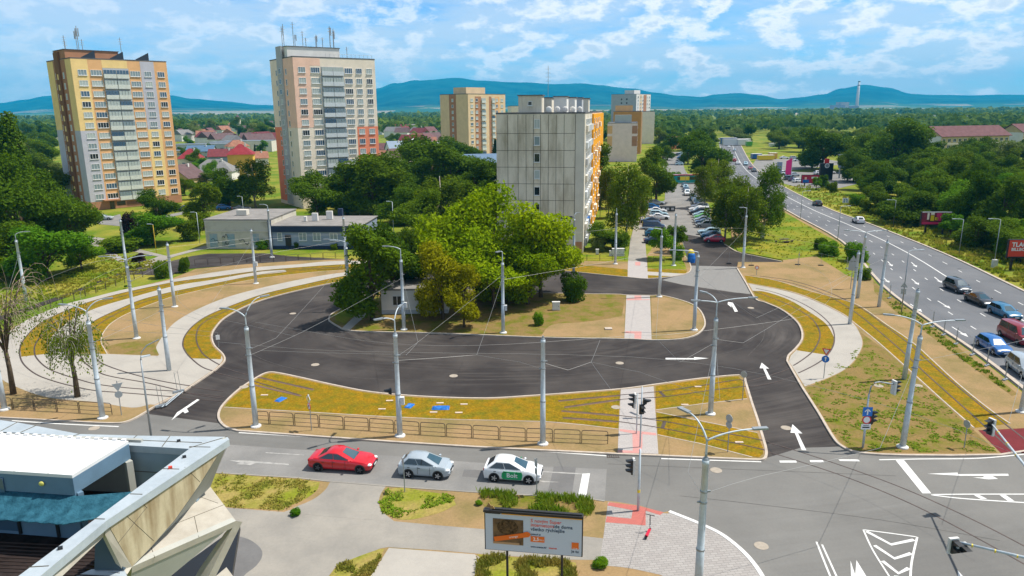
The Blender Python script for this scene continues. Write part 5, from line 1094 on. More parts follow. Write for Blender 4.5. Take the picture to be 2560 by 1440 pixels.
for a in ((2055, 425, 320, 122, 'broad', 'dark', 'big dark tree behind the pink banner'), (2030, 420, 340, 70, 'broad', 'dark', 'dark tree at the left of the big one behind the banner'), (2225, 440, 298, 150, 'broad', 'mid', 'largest tree left of the long school building'), (2180, 430, 335, 90, 'broad', 'dark', 'dark tree left of the largest right-hand tree'), (2275, 440, 330, 80, 'broad', 'dark', 'dark tree right of the largest right-hand tree'),
          (2545, 370, 322, 60, 'broad', 'dark', 'dark tree before the cropped red-roofed house'), (2440, 430, 365, 110, 'broad', 'olive', 'olive tree below the end of the school roof'), (2500, 440, 355, 110, 'broad', 'silver', 'pale tree right of the school building'), (2370, 440, 372, 120, 'broad', 'dark', 'dark tree right in front of the school wall'), (2330, 470, 395, 100, 'broad', 'dark', 'dark tree below the school gable'),
          (2530, 640, 555, 120, 'broad', 'mid', 'green tree behind the red billboard'), (2440, 620, 540, 110, 'broad', 'dark', 'dark low tree right of the black-and-pink billboard'), (2390, 560, 470, 120, 'broad', 'dark', 'dark tree behind the black-and-pink billboard'), (2270, 560, 480, 120, 'broad', 'dark', 'dark tree left behind the black-and-pink billboard'),
          (2140, 655, 600, 70, 'bush', 'fresh', 'bright bush at the meadow edge left of the mast group'), (2070, 640, 600, 60, 'bush', 'fresh', 'bush in the meadow by the picnic benches'), (2050, 625, 590, 40, 'bush', 'mid', 'small bush in the meadow'), (2160, 700, 668, 40, 'bush', 'mid', 'bush at the main road fence')):
    tree(*a)
ML = {'dark': 'dark tree in the tree belt behind the car yard', 'mid': 'green tree in the tree belt behind the car yard', 'silver': 'silvery willow in the tree belt behind the car yard', 'olive': 'olive tree in the tree belt behind the car yard', 'fresh': 'bright green tree in the tree belt behind the car yard'}
scatter([(1810, 350), (1870, 352), (1990, 352), (2160, 360), (2560, 345), (2700, 345), (2700, 372), (2560, 372), (2160, 395), (1995, 380), (1870, 366), (1815, 362)], 80, (9, 14), (11, 18), ['broad', 'broad', 'tall', 'birch'], ['dark', 'mid', 'silver', 'mid', 'olive'], ML, 'tree belt behind the car yard', 34, 0.38)
ML2 = {'dark': 'dark tree beyond the parking street', 'mid': 'green tree beyond the parking street', 'olive': 'olive tree beyond the parking street'}
scatter([(1635, 345), (1800, 345), (1800, 365), (1740, 380), (1640, 385)], 18, (8, 13), (8, 13), ['broad', 'tall'], ['dark', 'mid', 'olive'], ML2, 'trees beyond the parking street', 35, 0.5)
ML3 = {'dark': 'dark garden tree among the small houses', 'mid': 'green garden tree among the small houses', 'fresh': 'bright garden tree among the small houses', 'silver': 'pale garden tree among the small houses'}
scatter([(430, 365), (680, 365), (680, 450), (600, 470), (440, 470)], 22, (5, 8.5), (5, 8), ['broad', 'tall', 'broad'], ['dark', 'mid', 'fresh', 'mid'], ML3, 'garden trees', 36, 0.8)
scatter([(940, 350), (1120, 350), (1120, 372), (1010, 390), (945, 400)], 16, (6, 9), (6, 9), ['broad'], ['mid', 'silver', 'dark'], ML3, 'garden trees', 37, 0.6)
ML4 = {'dark': 'dark tree of the wood behind the left tower', 'mid': 'green tree of the wood behind the left tower', 'silver': 'pale tree of the wood behind the left tower', 'olive': 'olive tree of the wood behind the left tower'}
scatter([(60, 335), (430, 330), (690, 335), (690, 358), (430, 352), (60, 365)], 50, (12, 20), (12, 19), ['broad', 'tall'], ['dark', 'dark', 'mid', 'silver'], ML4, 'wood behind the left tower', 38, 0.5)
scatter([(60, 365), (130, 365), (140, 440), (100, 480)], 10, (9, 15), (8, 13), ['broad', 'tall'], ['dark', 'mid', 'olive'], ML4, 'wood behind the left tower', 39, 0.5)
scatter([(420, 480), (470, 480), (700, 520), (700, 535), (430, 500)], 8, (4, 6), (4, 6), ['broad'], ['dark', 'mid'], {'dark': 'dark low tree between the two towers', 'mid': 'green low tree between the two towers'}, 'low trees between the towers', 40, 0.6)

# far woods: one mass
def wood(name, rects, n, seed, m, hr=(10, 18), leafn=26, size=1.6):
    r = random.Random(seed); vs = []; fs = []
    for k in range(n):
        x0, x1, Y0, Y1 = r.choice(rects); Y = r.uniform(Y0, Y1); X = r.uniform(x0, x1)/1820*Y; h = r.uniform(*hr); w = h*r.uniform(0.45, 0.8)
        for i in range(leafn):
            z = r.uniform(-0.3, 1); t = r.uniform(0, 2*PI); q = math.sqrt(1-z*z) if z > 0 else 1; d = Vector((q*math.cos(t), q*math.sin(t), z)); p = Vector((X+d.x*w, Y+d.y*w, h*0.5+d.z*h*0.5)); nn = (d+Vector((r.gauss(0, .4), r.gauss(0, .4), r.gauss(0, .4)))).normalized()
            a = nn.cross(Vector((r.gauss(0, 1), r.gauss(0, 1), .1))).normalized(); b_ = nn.cross(a); s = size*r.uniform(0.8, 1.8); o = len(vs); vs += [tuple(p+a*s), tuple(p+b_*s), tuple(p-a*s), tuple(p-b_*s)]; fs.append((o, o+1, o+2, o+3))
    me = bpy.data.meshes.new(name); me.from_pydata(vs, [], fs); me.materials.append(m); o = bpy.data.objects.new(name, me); COL.objects.link(o)
    return o
MF = leafmat('far_wood_foliage', (0.075, 0.14, 0.015), (0.17, 0.23, 0.03), 0.012)
o = wood('far_wood', [(380, 1500, 700, 1000), (380, 1500, 900, 1900), (-1400, -300, 900, 1700), (-330, 150, 750, 1500), (150, 420, 600, 1500)], 1500, 50, MF, leafn=24, size=2.0)
tag(o, 'continuous belts of woodland across the plain below the mountains', 'woodland', kind='stuff')
o = wood('distant_wood', [(-1500, 1600, 1900, 4200)], 1600, 51, MF, hr=(14, 24), leafn=18, size=4.5)
tag(o, 'dark strips of distant woodland at the foot of the mountains', 'woodland', kind='stuff')
# ---------------------------------------------------------------- buildings
def wallmat(name, c, v=0.06, rough=0.9): return mat(name, c, rough, var=v, scale=0.5, detail=6)
WM = {k: wallmat('render_'+k, c) for k, c in {'yellow': (0.84, 0.60, 0.26), 'tan': (0.74, 0.42, 0.20), 'lilac': (0.50, 0.49, 0.54), 'brown': (0.22, 0.11, 0.06), 'cream': (0.84, 0.72, 0.58), 'pink': (0.88, 0.57, 0.43), 'coral': (0.86, 0.28, 0.16),
      'grey': (0.45, 0.46, 0.47), 'beige': (0.74, 0.54, 0.33), 'brick': (0.42, 0.21, 0.12), 'orange': (0.78, 0.34, 0.02), 'rosy': (0.80, 0.62, 0.56), 'white': (0.74, 0.71, 0.66), 'offwhite': (0.62, 0.58, 0.50), 'blueg': (0.26, 0.31, 0.41), 'dkblue': (0.035, 0.05, 0.09), 'sand': (0.55, 0.42, 0.22), 'gold': (0.68, 0.42, 0.08)}.items()}
M_CPAN = mat('stained_concrete_panels', (0.72, 0.655, 0.54), 0.9, col2=(0.40, 0.35, 0.26), scale=0.6, detail=9, lo=0.42, hi=0.72, fine=0.06, stretch=(1, 1, 0.22))
M_SEAM = mat('panel_joint', (0.11, 0.10, 0.075), 0.9, var=0.3, scale=2)
M_ROOFD = mat('roof_felt', (0.13, 0.13, 0.135), 0.9, var=0.2, scale=0.4); M_ROOFG = mat('grey_roof_felt', (0.24, 0.225, 0.21), 0.9, var=0.15, scale=0.5, fine=0.08)
M_FRAME = mat('window_frame', (0.72, 0.72, 0.70), 0.5)
def glass(name, c, r=0.15): return mat(name, c, r, spec=0.7)
GL = [glass('pane_curtain', (0.42, 0.47, 0.44), 0.4), glass('pane_blue', (0.06, 0.11, 0.17), 0.12), glass('pane_dark', (0.02, 0.025, 0.03), 0.1), glass('pane_pale', (0.22, 0.28, 0.30), 0.25)]
M_BALC = mat('balcony_panel', (0.60, 0.62, 0.56), 0.6, var=0.08, scale=2); M_BALB = mat('balcony_panel_grey', (0.60, 0.63, 0.64), 0.6, var=0.06, scale=2)
M_ANT = mat('antenna_metal', (0.30, 0.31, 0.32), 0.5, metal=0.4)
ROT = {'f': 0.0, 'l': -PI/2, 'r': PI/2}
WPROTO = {}
def win(root, W, face, u, z, w, h, n=2, g=None, frame=None, rev=0.04):
    """window as a part (frame and sill) with its panes as a sub-part"""
    key = (round(w, 2), round(h, 2), n)
    if key not in WPROTO:
        b = MB(); t = 0.09; y0, y1 = -0.05, 0.06
        b.box((0, 0, h/2-t/2), (w, 0.11, t)); b.box((0, 0, -h/2+t/2), (w, 0.11, t)); b.box((-w/2+t/2, 0, 0), (t, 0.11, h-2*t)); b.box((w/2-t/2, 0, 0), (t, 0.11, h-2*t)); b.box((0, -0.06, -h/2-0.04), (w+0.12, 0.2, 0.07))
        for i in range(1, n): b.box((-w/2+w*i/n, 0, 0), (0.08, 0.09, h-2*t))
        me1 = b.build('window', M_FRAME); b = MB()
        for i in range(n): b.quad((-w/2+w*i/n+0.03, -0.005, -h/2+0.03), (-w/2+w*(i+1)/n-0.03, -0.005, -h/2+0.03), (-w/2+w*(i+1)/n-0.03, -0.005, h/2-0.03), (-w/2+w*i/n+0.03, -0.005, h/2-0.03))
        me2 = b.build('pane', GL[0]); WPROTO[key] = (me1.data, me2.data); bpy.data.objects.remove(me1); bpy.data.objects.remove(me2)
    m1, m2 = WPROTO[key]; o = bpy.data.objects.new('window', m1); COL.objects.link(o); o.parent = root
    o.location = {'f': (u, -rev, z), 'l': (-rev, u, z), 'r': (W+rev, u, z)}[face]; o.rotation_euler = (0, 0, ROT[face])
    p = bpy.data.objects.new('pane', m2); COL.objects.link(p); p.parent = o; set_mat(p, GL[R_.choice((0, 0, 1, 3, 0, 3, 2)) if g is None else g])
    return o
def panel(root, W, face, u0, u1, z0, z1, m, t=0.03, name='facade_panel'):
    b = MB()
    if face == 'f': b.box(((u0+u1)/2, -t/2+0.001, (z0+z1)/2), (u1-u0, t, z1-z0))
    elif face == 'l': b.box((-t/2+0.001, (u0+u1)/2, (z0+z1)/2), (t, u1-u0, z1-z0))
    else: b.box((W+t/2-0.001, (u0+u1)/2, (z0+z1)/2), (t, u1-u0, z1-z0))
    return b.build(name, m, root)
def block(name, label, P0, ang, W, D, H, m, roofm=None, group=None, z=0.0, cat='building'):
    root = thing(name, label, cat, (P0[0], P0[1], z), ang, group)
    b = MB(); b.box((W/2, D/2, H/2), (W, D, H)); b.build('wall', m, root)
    b = MB(); b.box((W/2, D/2, H+0.05), (W-0.5, D-0.5, 0.1))
    for c, d in (((W/2, 0.1), (W+0.1, 0.3)), ((W/2, D-0.1), (W+0.1, 0.3)), ((0.1, D/2), (0.3, D-0.4)), ((W-0.1, D/2), (0.3, D-0.4))): b.box((c[0], c[1], H+0.12), (d[0], d[1], 0.26))
    b.build('roof', roofm or M_ROOFD, root); return root
def balcony(root, W, face, u, z, w, d=0.55, m=None, g=None):
    b = MB(); sx = 1
    b.box((0, -d/2, -1.3), (w, d, 0.12)); o = b.build('balcony', WM['grey'], root)
    b2 = MB(); b2.box((0, -d+0.03, -0.75), (w, 0.06, 1.0)); b2.box((-w/2+0.03, -d/2, -0.75), (0.05, d-0.1, 1.0)); b2.box((w/2-0.03, -d/2, -0.75), (0.05, d-0.1, 1.0)); b2.build('parapet', m or M_BALC, o)
    b3 = MB()
    for i in range(4): b3.box((-w/2+w*(i+.5)/4, -d*0.75, 0.28), (w/4-0.10, 0.03, 1.05))
    b3.build('glazing', GL[R_.choice((0, 3, 0, 0, 1))] if g is None else GL[g], o)
    b4 = MB(); b4.box((0, -0.06, 0.3), (w, 0.1, 1.15)); b4.build('recess', WM['grey'], o)
    o.location = {'f': (u, 0, z), 'l': (0, u, z), 'r': (W, u, z)}[face]; o.rotation_euler = (0, 0, ROT[face]); return o
def antenna(root, x, y, z, h, bars=3, r=0.085, panels=0):
    b = MB(); b.tube([(x, y, z), (x, y, z+h)], r, 5)
    for i in range(bars): b.tube([(x-0.5, y, z+h*(0.9-0.13*i)), (x+0.5, y, z+h*(0.9-0.13*i))], r*0.5, 4)
    for i in range(panels): b.box((x+0.35*math.cos(i*2.1), y+.35*math.sin(i*2.1), z+h*0.78), (0.22, 0.16, min(2.0, h*0.45)))
    return b.build('antenna', M_ANT, root)
def dish(root, x, y, z, s=1.35):
    b = MB(); b.extr([(-s*1.3, 0), (s*1.3, 0), (s*1.3, s*1.5), (-s*1.1, s*0.2)], 'y', 0, s*2.4)
    o = b.build('solar_panel', mat('dark_panel', (0.03, 0.04, 0.06), 0.3), root); o.location = (x, y, z); o.rotation_euler = (0, 0, -0.3); return o

# A: yellow-brown tower ------------------------------------------------
P0 = (-112.0, 194.0); A_ang = math.atan2(17.5, 16.5); W_ = 24.0; D_ = 19.6; H_ = 38.9; ZS = 2.67; ZT = 35.5
A = block('apartment_tower', 'tall yellow, brown and lilac apartment tower at the left with rooftop antennas', P0, A_ang, W_, D_, H_, WM['tan'])
S6 = ZT-ZS*5.5
panel(A, W_, 'f', 0.0, 3.9, S6, H_-0.1, WM['yellow']); panel(A, W_, 'f', 0, 3.9, 2.2, S6-0.002, WM['lilac'])
panel(A, W_, 'f', 7.3, 13.6, H_-2.1, H_-0.1, WM['yellow']); panel(A, W_, 'f', 16.9, 20.5, S6, H_-0.1, WM['lilac']); panel(A, W_, 'f', 16.9, 20.5, 2.2, S6-0.002, WM['yellow'])
panel(A, W_, 'f', 0, W_, 0.02, 2.19, WM['brick'])
panel(A, W_, 'l', 0.0, 4.4, S6, H_-0.1, WM['yellow']); panel(A, W_, 'l', 0, 4.4, 2.2, S6-0.002, WM['lilac']); panel(A, W_, 'l', 4.42, 14.4, 0.3, H_-0.1, WM['brick']); panel(A, W_, 'l', 14.42, 19.6, S6, H_-0.1, WM['yellow']); panel(A, W_, 'l', 14.42, 19.6, 0.3, S6-0.002, WM['lilac'])
panel(A, W_, 'l', 8.2, 11.6, 0.5, H_+2.0, WM['brown'], t=0.5, name='stair_shaft')
panel(A, W_, 'f', 7.3, 13.8, 2.3, H_-2.12, M_FRAME and WM['grey'], t=0.02)
for i in range(13):
    z = ZT-ZS*i
    win(A, W_, 'f', 2.4, z, 2.1, 1.45, 3, g=(R_.choice((0, 3, 1)) if i not in (3, 8) else 2)); win(A, W_, 'f', 5.7, z, 2.7, 1.45, 4); win(A, W_, 'f', 15.4, z, 2.6, 1.45, 4); win(A, W_, 'f', 18.7, z, 1.9, 1.45, 3, g=2 if i == 10 else None); win(A, W_, 'f', 22.2, z, 1.9, 1.45, 3, g=2 if i in (10, 12) else None)
    if i < 13:
        balcony(A, W_, 'f', 8.9, z, 3.05); balcony(A, W_, 'f', 12.1, z, 3.05)
    win(A, W_, 'l', 6.6, z-0.6, 1.0, 1.5, 1, g=0, rev=0.06); win(A, W_, 'l', 12.8, z-0.6, 1.0, 1.5, 1, g=0, rev=0.06)
    if i < 12: panel(A, W_, 'l', 9.4, 10.4, z-1.6, z-0.2, WM['yellow'], t=0.56)
b = MB(); b.box((4.9, -0.9, 2.5), (4.0, 1.8, 0.25)); b.build('entrance_canopy', WM['brick'], A)
b = MB(); b.box((5.2, -0.03, 1.0), (1.2, 0.08, 2.0)); b.build('door', GL[2], A); b = MB(); b.box((7.5, -0.03, 1.3), (2.2, 0.08, 1.1)); b.build('ground_window', GL[2], A); b = MB(); b.box((12, -0.03, 1.0), (6, 0.06, 1.3)); b.build('grille', WM['brown'], A)
b = MB(); b.box((6.6, 8.4, H_+1.2), (13.0, 9, 2.4)); b.build('penthouse', WM['brick'], A); b = MB(); b.box((6.6, 8.4, H_+2.45), (13.4, 9.4, 0.15)); b.build('penthouse_roof', M_ROOFD, A)
for p in ((4.8, 2.0, H_+0.3), (11.8, 2.0, H_+0.3), (18.2, 1.6, H_+0.3)): dish(A, *p)
for k, (x, y, h) in enumerate(((1.0, 6, 4.5), (2.0, 9, 3.5), (3.6, 5, 6.0), (4.6, 7, 7.2), (5.8, 8, 4.0), (14.0, 4, 4.6))): antenna(A, x, y, H_+1.5, h, 3, panels=2 if k in (2, 3) else 0)
# B: pink tower ---------------------------------------------------------
B_ang = math.atan2(13.3, 18.6); W_ = 22.8; D_ = 18.0; H_ = 38.8; ZT = 35.7; ZS = 2.65
Bt = block('apartment_tower', 'tall cream, pink and coral apartment tower with many antennas', (-55.5, 194.3), B_ang, W_, D_, H_, WM['cream'])
S6 = ZT-ZS*5.5
panel(Bt, W_, 'f', 0, 4.4, S6, H_-0.1, WM['pink']); panel(Bt, W_, 'f', 4.42, 7.2, H_-2.0, H_-0.1, WM['pink']); panel(Bt, W_, 'f', 16.6, W_, 3.0, S6, WM['coral']); panel(Bt, W_, 'l', 0, 7.4, S6, H_-0.1, WM['pink']); panel(Bt, W_, 'l', 11.6, 18.0, 1.0, S6, WM['coral'])
panel(Bt, W_, 'l', 7.42, 11.5, 0.5, H_+3.2, WM['grey'], t=0.35, name='stair_shaft'); panel(Bt, W_, 'f', 7.3, 13.5, 0.5, H_-2.2, WM['grey'], t=0.02)
for i in range(13):
    z = ZT-ZS*i
    win(Bt, W_, 'f', 2.2, z, 1.9, 1.45, 3); win(Bt, W_, 'f', 5.8, z, 2.4, 1.45, 4); win(Bt, W_, 'f', 15.0, z, 2.2, 1.45, 4); win(Bt, W_, 'f', 18.0, z, 1.7, 1.45, 3); win(Bt, W_, 'f', 21.0, z, 1.7, 1.45, 3)
    balcony(Bt, W_, 'f', 8.95, z, 2.95, m=M_BALB); balcony(Bt, W_, 'f', 12.0, z, 2.95, m=M_BALB)
    win(Bt, W_, 'l', 5.5, z-0.3, 0.9, 1.5, 1, g=2); win(Bt, W_, 'l', 13.2, z-0.3, 0.9, 1.5, 1, g=2); win(Bt, W_, 'l', 9.4, z, 1.6, 1.4, 2, rev=0.4)
b = MB(); b.box((7.8, 9.0, H_+1.5), (14.5, 7.5, 3.0)); b.build('penthouse', WM['white'], Bt); b = MB(); b.box((7.8, 9.0, H_+3.05), (14.9, 7.9, 0.15)); b.build('penthouse_roof', M_ROOFD, Bt)
for k, (x, y, h) in enumerate(((0.8, 9, 6.0), (1.6, 10, 7.0), (3.5, 8, 7.5), (4.6, 10, 4.0), (6.0, 8, 5.0), (7.2, 9, 3.2), (9.6, 8, 3.6), (10.6, 10, 4.4), (11.5, 8, 3.4), (12.8, 6, 6.5), (13.3, 7, 6.8), (13.9, 6, 6.0), (14.6, 8, 5.5), (17.5, 6, 4.0))): antenna(Bt, x, y, H_+(3 if k < 13 else 0.2), h*0.85, 2, panels=1 if k % 3 == 0 else 0)
b = MB()
for i in range(12): b.tube([(9+i*1.2, 0.4, H_), (9+i*1.2, 0.4, H_+1.1)], 0.03, 4)
b.tube([(9, 0.4, H_+1.1), (22.2, 0.4, H_+1.1)], 0.03, 4); b.build('roof_railing', M_ANT, Bt)
# C: concrete gable block ----------------------------------------------
ang = math.atan2(-0.158, 0.987); W_ = 15.6; D_ = 81.0; H_ = 24.45
root0 = Vector((12.85, 129.1, 0))-Vector((math.cos(ang), math.sin(ang), 0))*W_
Cb = block('panel_block', 'weathered concrete gable block with an orange side in the middle of the picture', (root0.x, root0.y), ang, W_, D_, H_, M_CPAN)
b = MB()
for t in (0.13, 0.248, 0.34, 0.425, 0.504, 0.593, 0.681, 0.77, 0.895): b.box((W_*t, -0.002, H_/2), (0.07, 0.03, H_-0.3))
for i in range(8): b.box((W_*0.447, -0.004, H_-3.35-2.93*i), (W_*0.892, 0.03, 0.07))
b.build('panel_joints', M_SEAM, Cb)
panel(Cb, W_, 'f', W_*0.90, W_, 0.3, H_-0.1, WM['offwhite'], t=0.05, name='gable_strip')
for i in range(7): win(Cb, W_, 'f', W_*0.465, H_-1.7-2.93*i, 1.05, 1.55, 2 if i == 0 else 1, g=(0, 3, 2, 0, 2, 2, 1)[i])
b = MB(); b.box((W_*0.935, -0.1, 1.0), (1.6, 0.2, 2.0)); b.build('plinth', WM['brick'], Cb)
b = MB(); b.box((W_*0.80, -0.03, 6.35), (2.3, 0.06, 0.5)); b.build('street_plate', WM['dkblue'], Cb)
panel(Cb, W_, 'r', 24, D_, 0.5, H_-0.2, WM['orange'], t=0.35, name='orange_facade')
cols = [(0.9, 2.2), (4.5, 3), (8.5, 3), (12.5, 3), (16.5, 3), (20.8, 3)]
for i in range(8):
    z = H_-1.9-2.93*i
    for k, (u, w) in enumerate(cols[1:]):
        b = MB(); b.box((W_+0.22, u, z-0.75), (0.44, w, 1.1)); b.build('loggia', [WM['offwhite'], M_BALB, WM['grey'], WM['offwhite'], M_BLUE, M_BALC][(i*3+k*5) % 6 if (i+k*2) % 5 == 0 else (i+k) % 3], Cb)
        win(Cb, W_, 'r', u, z+0.35, 2.2, 1.2, 3)
    for u in (27, 36, 45, 54, 63, 72): win(Cb, W_, 'r', u, z+0.2, 2.0, 1.3, 2, rev=0.4) if i % 1 == 0 and i < 8 and u < 60 else None
    if i % 2 == 0:
        b = MB(); b.box((W_+0.6, 33, z-0.8), (0.6, 3.4, 1.1)); b.box((W_+0.6, 51, z-0.8), (0.6, 3.4, 1.1)); b.build('balcony', WM['cream'], Cb)
for k, (x, y, w, d, h, m) in enumerate(((5.6, 5, 4.2, 3.6, 3.0, M_CPAN), (10.2, 14, 2.4, 4.2, 2.9, WM['white']), (10.8, 26, 2.6, 5, 2.9, WM['white']), (11.0, 42, 3, 5, 3.1, WM['grey']), (11.5, 60, 3, 6, 3.2, M_CPAN), (6.0, 20, 4, 5, 2.8, M_CPAN))):
    b = MB(); b.box((x, y, H_+h/2+0.15), (w, d, h)); q = b.build('roof_house', m, Cb); b = MB(); b.box((x, y, H_+h+0.2), (w+0.4, d+0.4, 0.16)); b.build('roof_house_cap', M_ROOFD, q)
win(Cb, W_, 'f', 5.6, H_+1.8, 0.8, 0.8, 1, g=2, rev=-3.15)
for k in range(5):
    b = MB(); b.ball((9.0+k*1.1, 3+k*4, H_+0.75), (0.55, 0.25, 0.55)); b.build('dish', WM['white'], Cb)
antenna(Cb, 8.2, 9, H_+3, 5.5, 4, r=0.04)
# D and E: distant towers -------------------------------------------------
W_ = 24; D_ = 20; H_ = 32.6
Dt = block('distant_tower', 'beige and brown apartment tower behind the trees, left of the concrete gable', (-19.5, 345), PI/4, W_, D_, H_, WM['beige'])
panel(Dt, W_, 'l', 8.4, 13.4, 0.5, H_, WM['brick']); panel(Dt, W_, 'f', 4.3, 8.2, 0.5, H_-1.0, WM['brick']); panel(Dt, W_, 'f', 13.2, 14.8, 0.5, H_-1, WM['brick']); panel(Dt, W_, 'f', 17, 20, .5, H_-1, WM['tan'])
for i in range(11):
    z = H_-2.6-2.72*i
    for u, w in ((2.3, 1.6), (5.4, 1.4), (18.4, 1.2), (21.8, 1.6)): win(Dt, W_, 'f', u, z, w, 1.4, 2)
    win(Dt, W_, 'l', 10.9, z, 1.2, 1.4, 1)
    balcony(Dt, W_, 'f', 9.6, z, 2.6); balcony(Dt, W_, 'f', 16.0, z, 2.0)
b = MB(); b.box((9, 9, H_+1.6), (12, 9, 3.2)); b.build('penthouse', WM['beige'], Dt)
dE = 1
def near_corner(px_, d): return (at_depth(px_, d), d)
E1n = near_corner(1585, 365); a_ = math.atan2(-0.158, 0.987)
E1 = block('distant_block', 'pinkish grey block with brown patches, nearest of the distant cluster', (E1n[0]-14.6*math.cos(a_)+2, E1n[1]-14.6*math.sin(a_)), a_, 14.6, 40, 18.6, WM['rosy'])
for (u0, u1) in ((0.0, 2.4), (12.0, 14.55)):
    for (z0, z1) in ((13.6, 17.4), (7.6, 12.4)): panel(E1, 14.6, 'f', u0, u1, z0, z1, WM['brick'] if u0 > 5 else WM['tan'])
panel(E1, 14.6, 'r', 0.1, 39.8, 0.5, 18.3, WM['lilac'])
for i in range(6):
    for u in (4, 11, 18, 25, 32): win(E1, 14.6, 'r', u, 16.8-2.9*i, 2.6, 1.4, 2)
b = MB(); b.box((7.5, 4, 20.6), (8.2, 6, 4.0)); b.build('roof_house', WM['grey'], E1)
E2n = near_corner(1604, 430)
E2 = block('distant_block', 'orange gabled block behind the pinkish one in the distant cluster', (E2n[0]-16*math.cos(a_), E2n[1]-16*math.sin(a_)), a_, 16, 95, 24.0, WM['tan'])
panel(E2, 16, 'f', 0.1, 15.9, 0.5, 23.9, mat('ochre_render', (0.50, 0.25, 0.07), 0.9, var=0.06, scale=.5)); 
for k, u in enumerate((2, 12, 22, 32, 42, 52, 62, 72, 82)):
    panel(E2, 16, 'r', u, u+4.6, 0.5, 23.6, WM['white'] if k % 2 else WM['beige'], t=0.6)
b = MB(); b.box((6, 4, 25.8), (10, 6, 3.4)); b.build('roof_house', WM['tan'], E2)
for i in range(8):
    for u in (5, 15, 25, 36, 47): win(E2, 16, 'r', u, 22-2.85*i, 2.2, 1.3, 2, rev=0.65)
E3n = near_corner(1584, 620)
E3 = block('distant_tower', 'white and brown tower rising behind the orange block in the distance', (E3n[0]+2, E3n[1]), PI/4+0.1, 24, 24, 37.5, WM['white'])
panel(E3, 24, 'l', 0.1, 23.9, 0.5, 37.4, WM['grey']); panel(E3, 24, 'f', 5.5, 9.5, 0.5, 37, WM['beige']); panel(E3, 24, 'f', 12, 17, 0.5, 37, WM['brick'])
for i in range(8):
    for u in (3, 7.5, 11, 18.5, 22): win(E3, 24, 'f', u, 35.2-2.8*i, 1.6, 1.4, 2)
    if i < 2:
        for u in (9, 14): win(E3, 24, 'l', u, 33.5-3*i, 1.8, 1.8, 2, g=2)
b = MB(); b.box((9, 9, 39.2), (10, 9, 3.4)); b.build('penthouse', WM['white'], E3)
E4n = near_corner(1620, 560)
E4 = block('distant_block', 'pale block end at the right edge of the distant cluster', (E4n[0]-4, E4n[1]), a_, 9, 70, 23.5, WM['cream'])
for i in range(7):
    for u in (3, 9, 15, 22, 30): win(E4, 9, 'r', u, 21-2.8*i, 2.2, 1.4, 2)
E5 = block('distant_block', 'far beige block peeping out between the beige tower and the concrete gable', (near_corner(1278, 420)[0], 420), 0.1, 9, 20, 27.5, WM['cream'])

# F: flat-roofed building ------------------------------------------------
fl, fm = Vector((-57.9, 136.3, 0)), Vector((-45.5, 135.6, 0)); angF = math.atan2(-0.7, 12.4)
F1 = thing('flat_roof_building', 'low flat-roofed building, white graffiti half and blue-grey half with windows', 'building', (fl.x, fl.y, 0), angF)
b = MB(); b.box((6.2, 7.5, 2.75), (12.4, 15, 5.5)); b.build('graffiti_wall', mat('dirty_white_wall', (0.55, 0.52, 0.44), 0.9, col2=(0.36, 0.33, 0.25), scale=0.5, detail=9, lo=0.5, hi=0.75), F1)
b = MB(); b.box((6.2, 7.5, 5.56), (12.7, 15.3, 0.14)); b.build('roof', M_ROOFG, F1)
b = MB(); b.box((21.1, 6.5, 2.15), (17.4, 13, 4.3)); b.build('blue_grey_wall', WM['blueg'], F1)
b = MB(); b.box((21.1, 6.5, 4.37), (17.8, 13.4, 0.14)); b.build('low_roof', M_ROOFG, F1)
b = MB(); b.box((21.1, -0.15, 3.75), (17.6, 0.3, 1.0)); b.box((12.55, -0.12, 2.75), (0.6, 0.28, 5.5)); b.build('fascia', WM['dkblue'], F1)
b = MB(); b.box((22.3, 13.2, 4.6), (0.9, 0.9, 2.6)); b.build('chimney', WM['dkblue'], F1)
b = MB(); b.box((21.1, -0.05, 0.3), (17.44, 0.1, 0.6)); b.build('plinth', WM['dkblue'], F1)
b = MB(); b.box((15.9, -0.04, 1.55), (1.1, 0.12, 2.3)); d_ = b.build('door', M_BLK, F1)
for u, w in ((14.3, 0.9), (18.7, 1.5), (21.4, 1.5), (24.6, 1.5)): win(F1, 1, 'f', u, 2.35, w, 1.5, 2 if w > 1 else 1, g=3)
M_OLDB = mat('faded_blue_board', (0.25, 0.36, 0.42), 0.8, col2=(0.40, 0.42, 0.40), scale=1.2, lo=0.4, hi=0.7)
for u, w in ((1.5, 1.5), (4.9, 1.4), (9.5, 1.6)):
    b = MB(); b.box((u, -0.03, 1.6), (w, 0.08, 2.5)); b.build('boarded_bay', M_OLDB, F1)
b = MB(); b.box((3.6, -0.03, 1.0), (1.0, 0.08, 1.0)); b.build('hatch', M_GALVD, F1)
b = MB(); b.box((6.2, -0.06, 3.35), (12.2, 0.14, 0.12)); b.box((6.2, -0.05, 5.3), (12.42, 0.12, 0.2)); b.build('ledge', WM['offwhite'], F1)
M_GRAF = mat('graffiti_paint', (0.05, 0.07, 0.09), 0.6)
r = random.Random(5)
for (u0, z0, n_) in ((1.0, 1.5, 6), (3.2, 2.4, 5), (3.3, 1.0, 5), (6.4, 1.3, 8), (9.0, 1.5, 5)):
    pts = [(u0+i*0.28+r.uniform(-.1, .1), -0.09, z0+r.uniform(-.5, .5)) for i in range(n_)]; b = MB(); b.tube(cr(pts, 4), 0.045, 4); b.build('graffiti', M_GRAF, F1)
b = MB(); b.box((5.2, 5.6, 6.2), (2.0, 1.4, 1.0)); b.box((5.2, 4.88, 6.2), (1.2, 0.05, 0.7)); b.build('roof_unit', WM['offwhite'], F1)
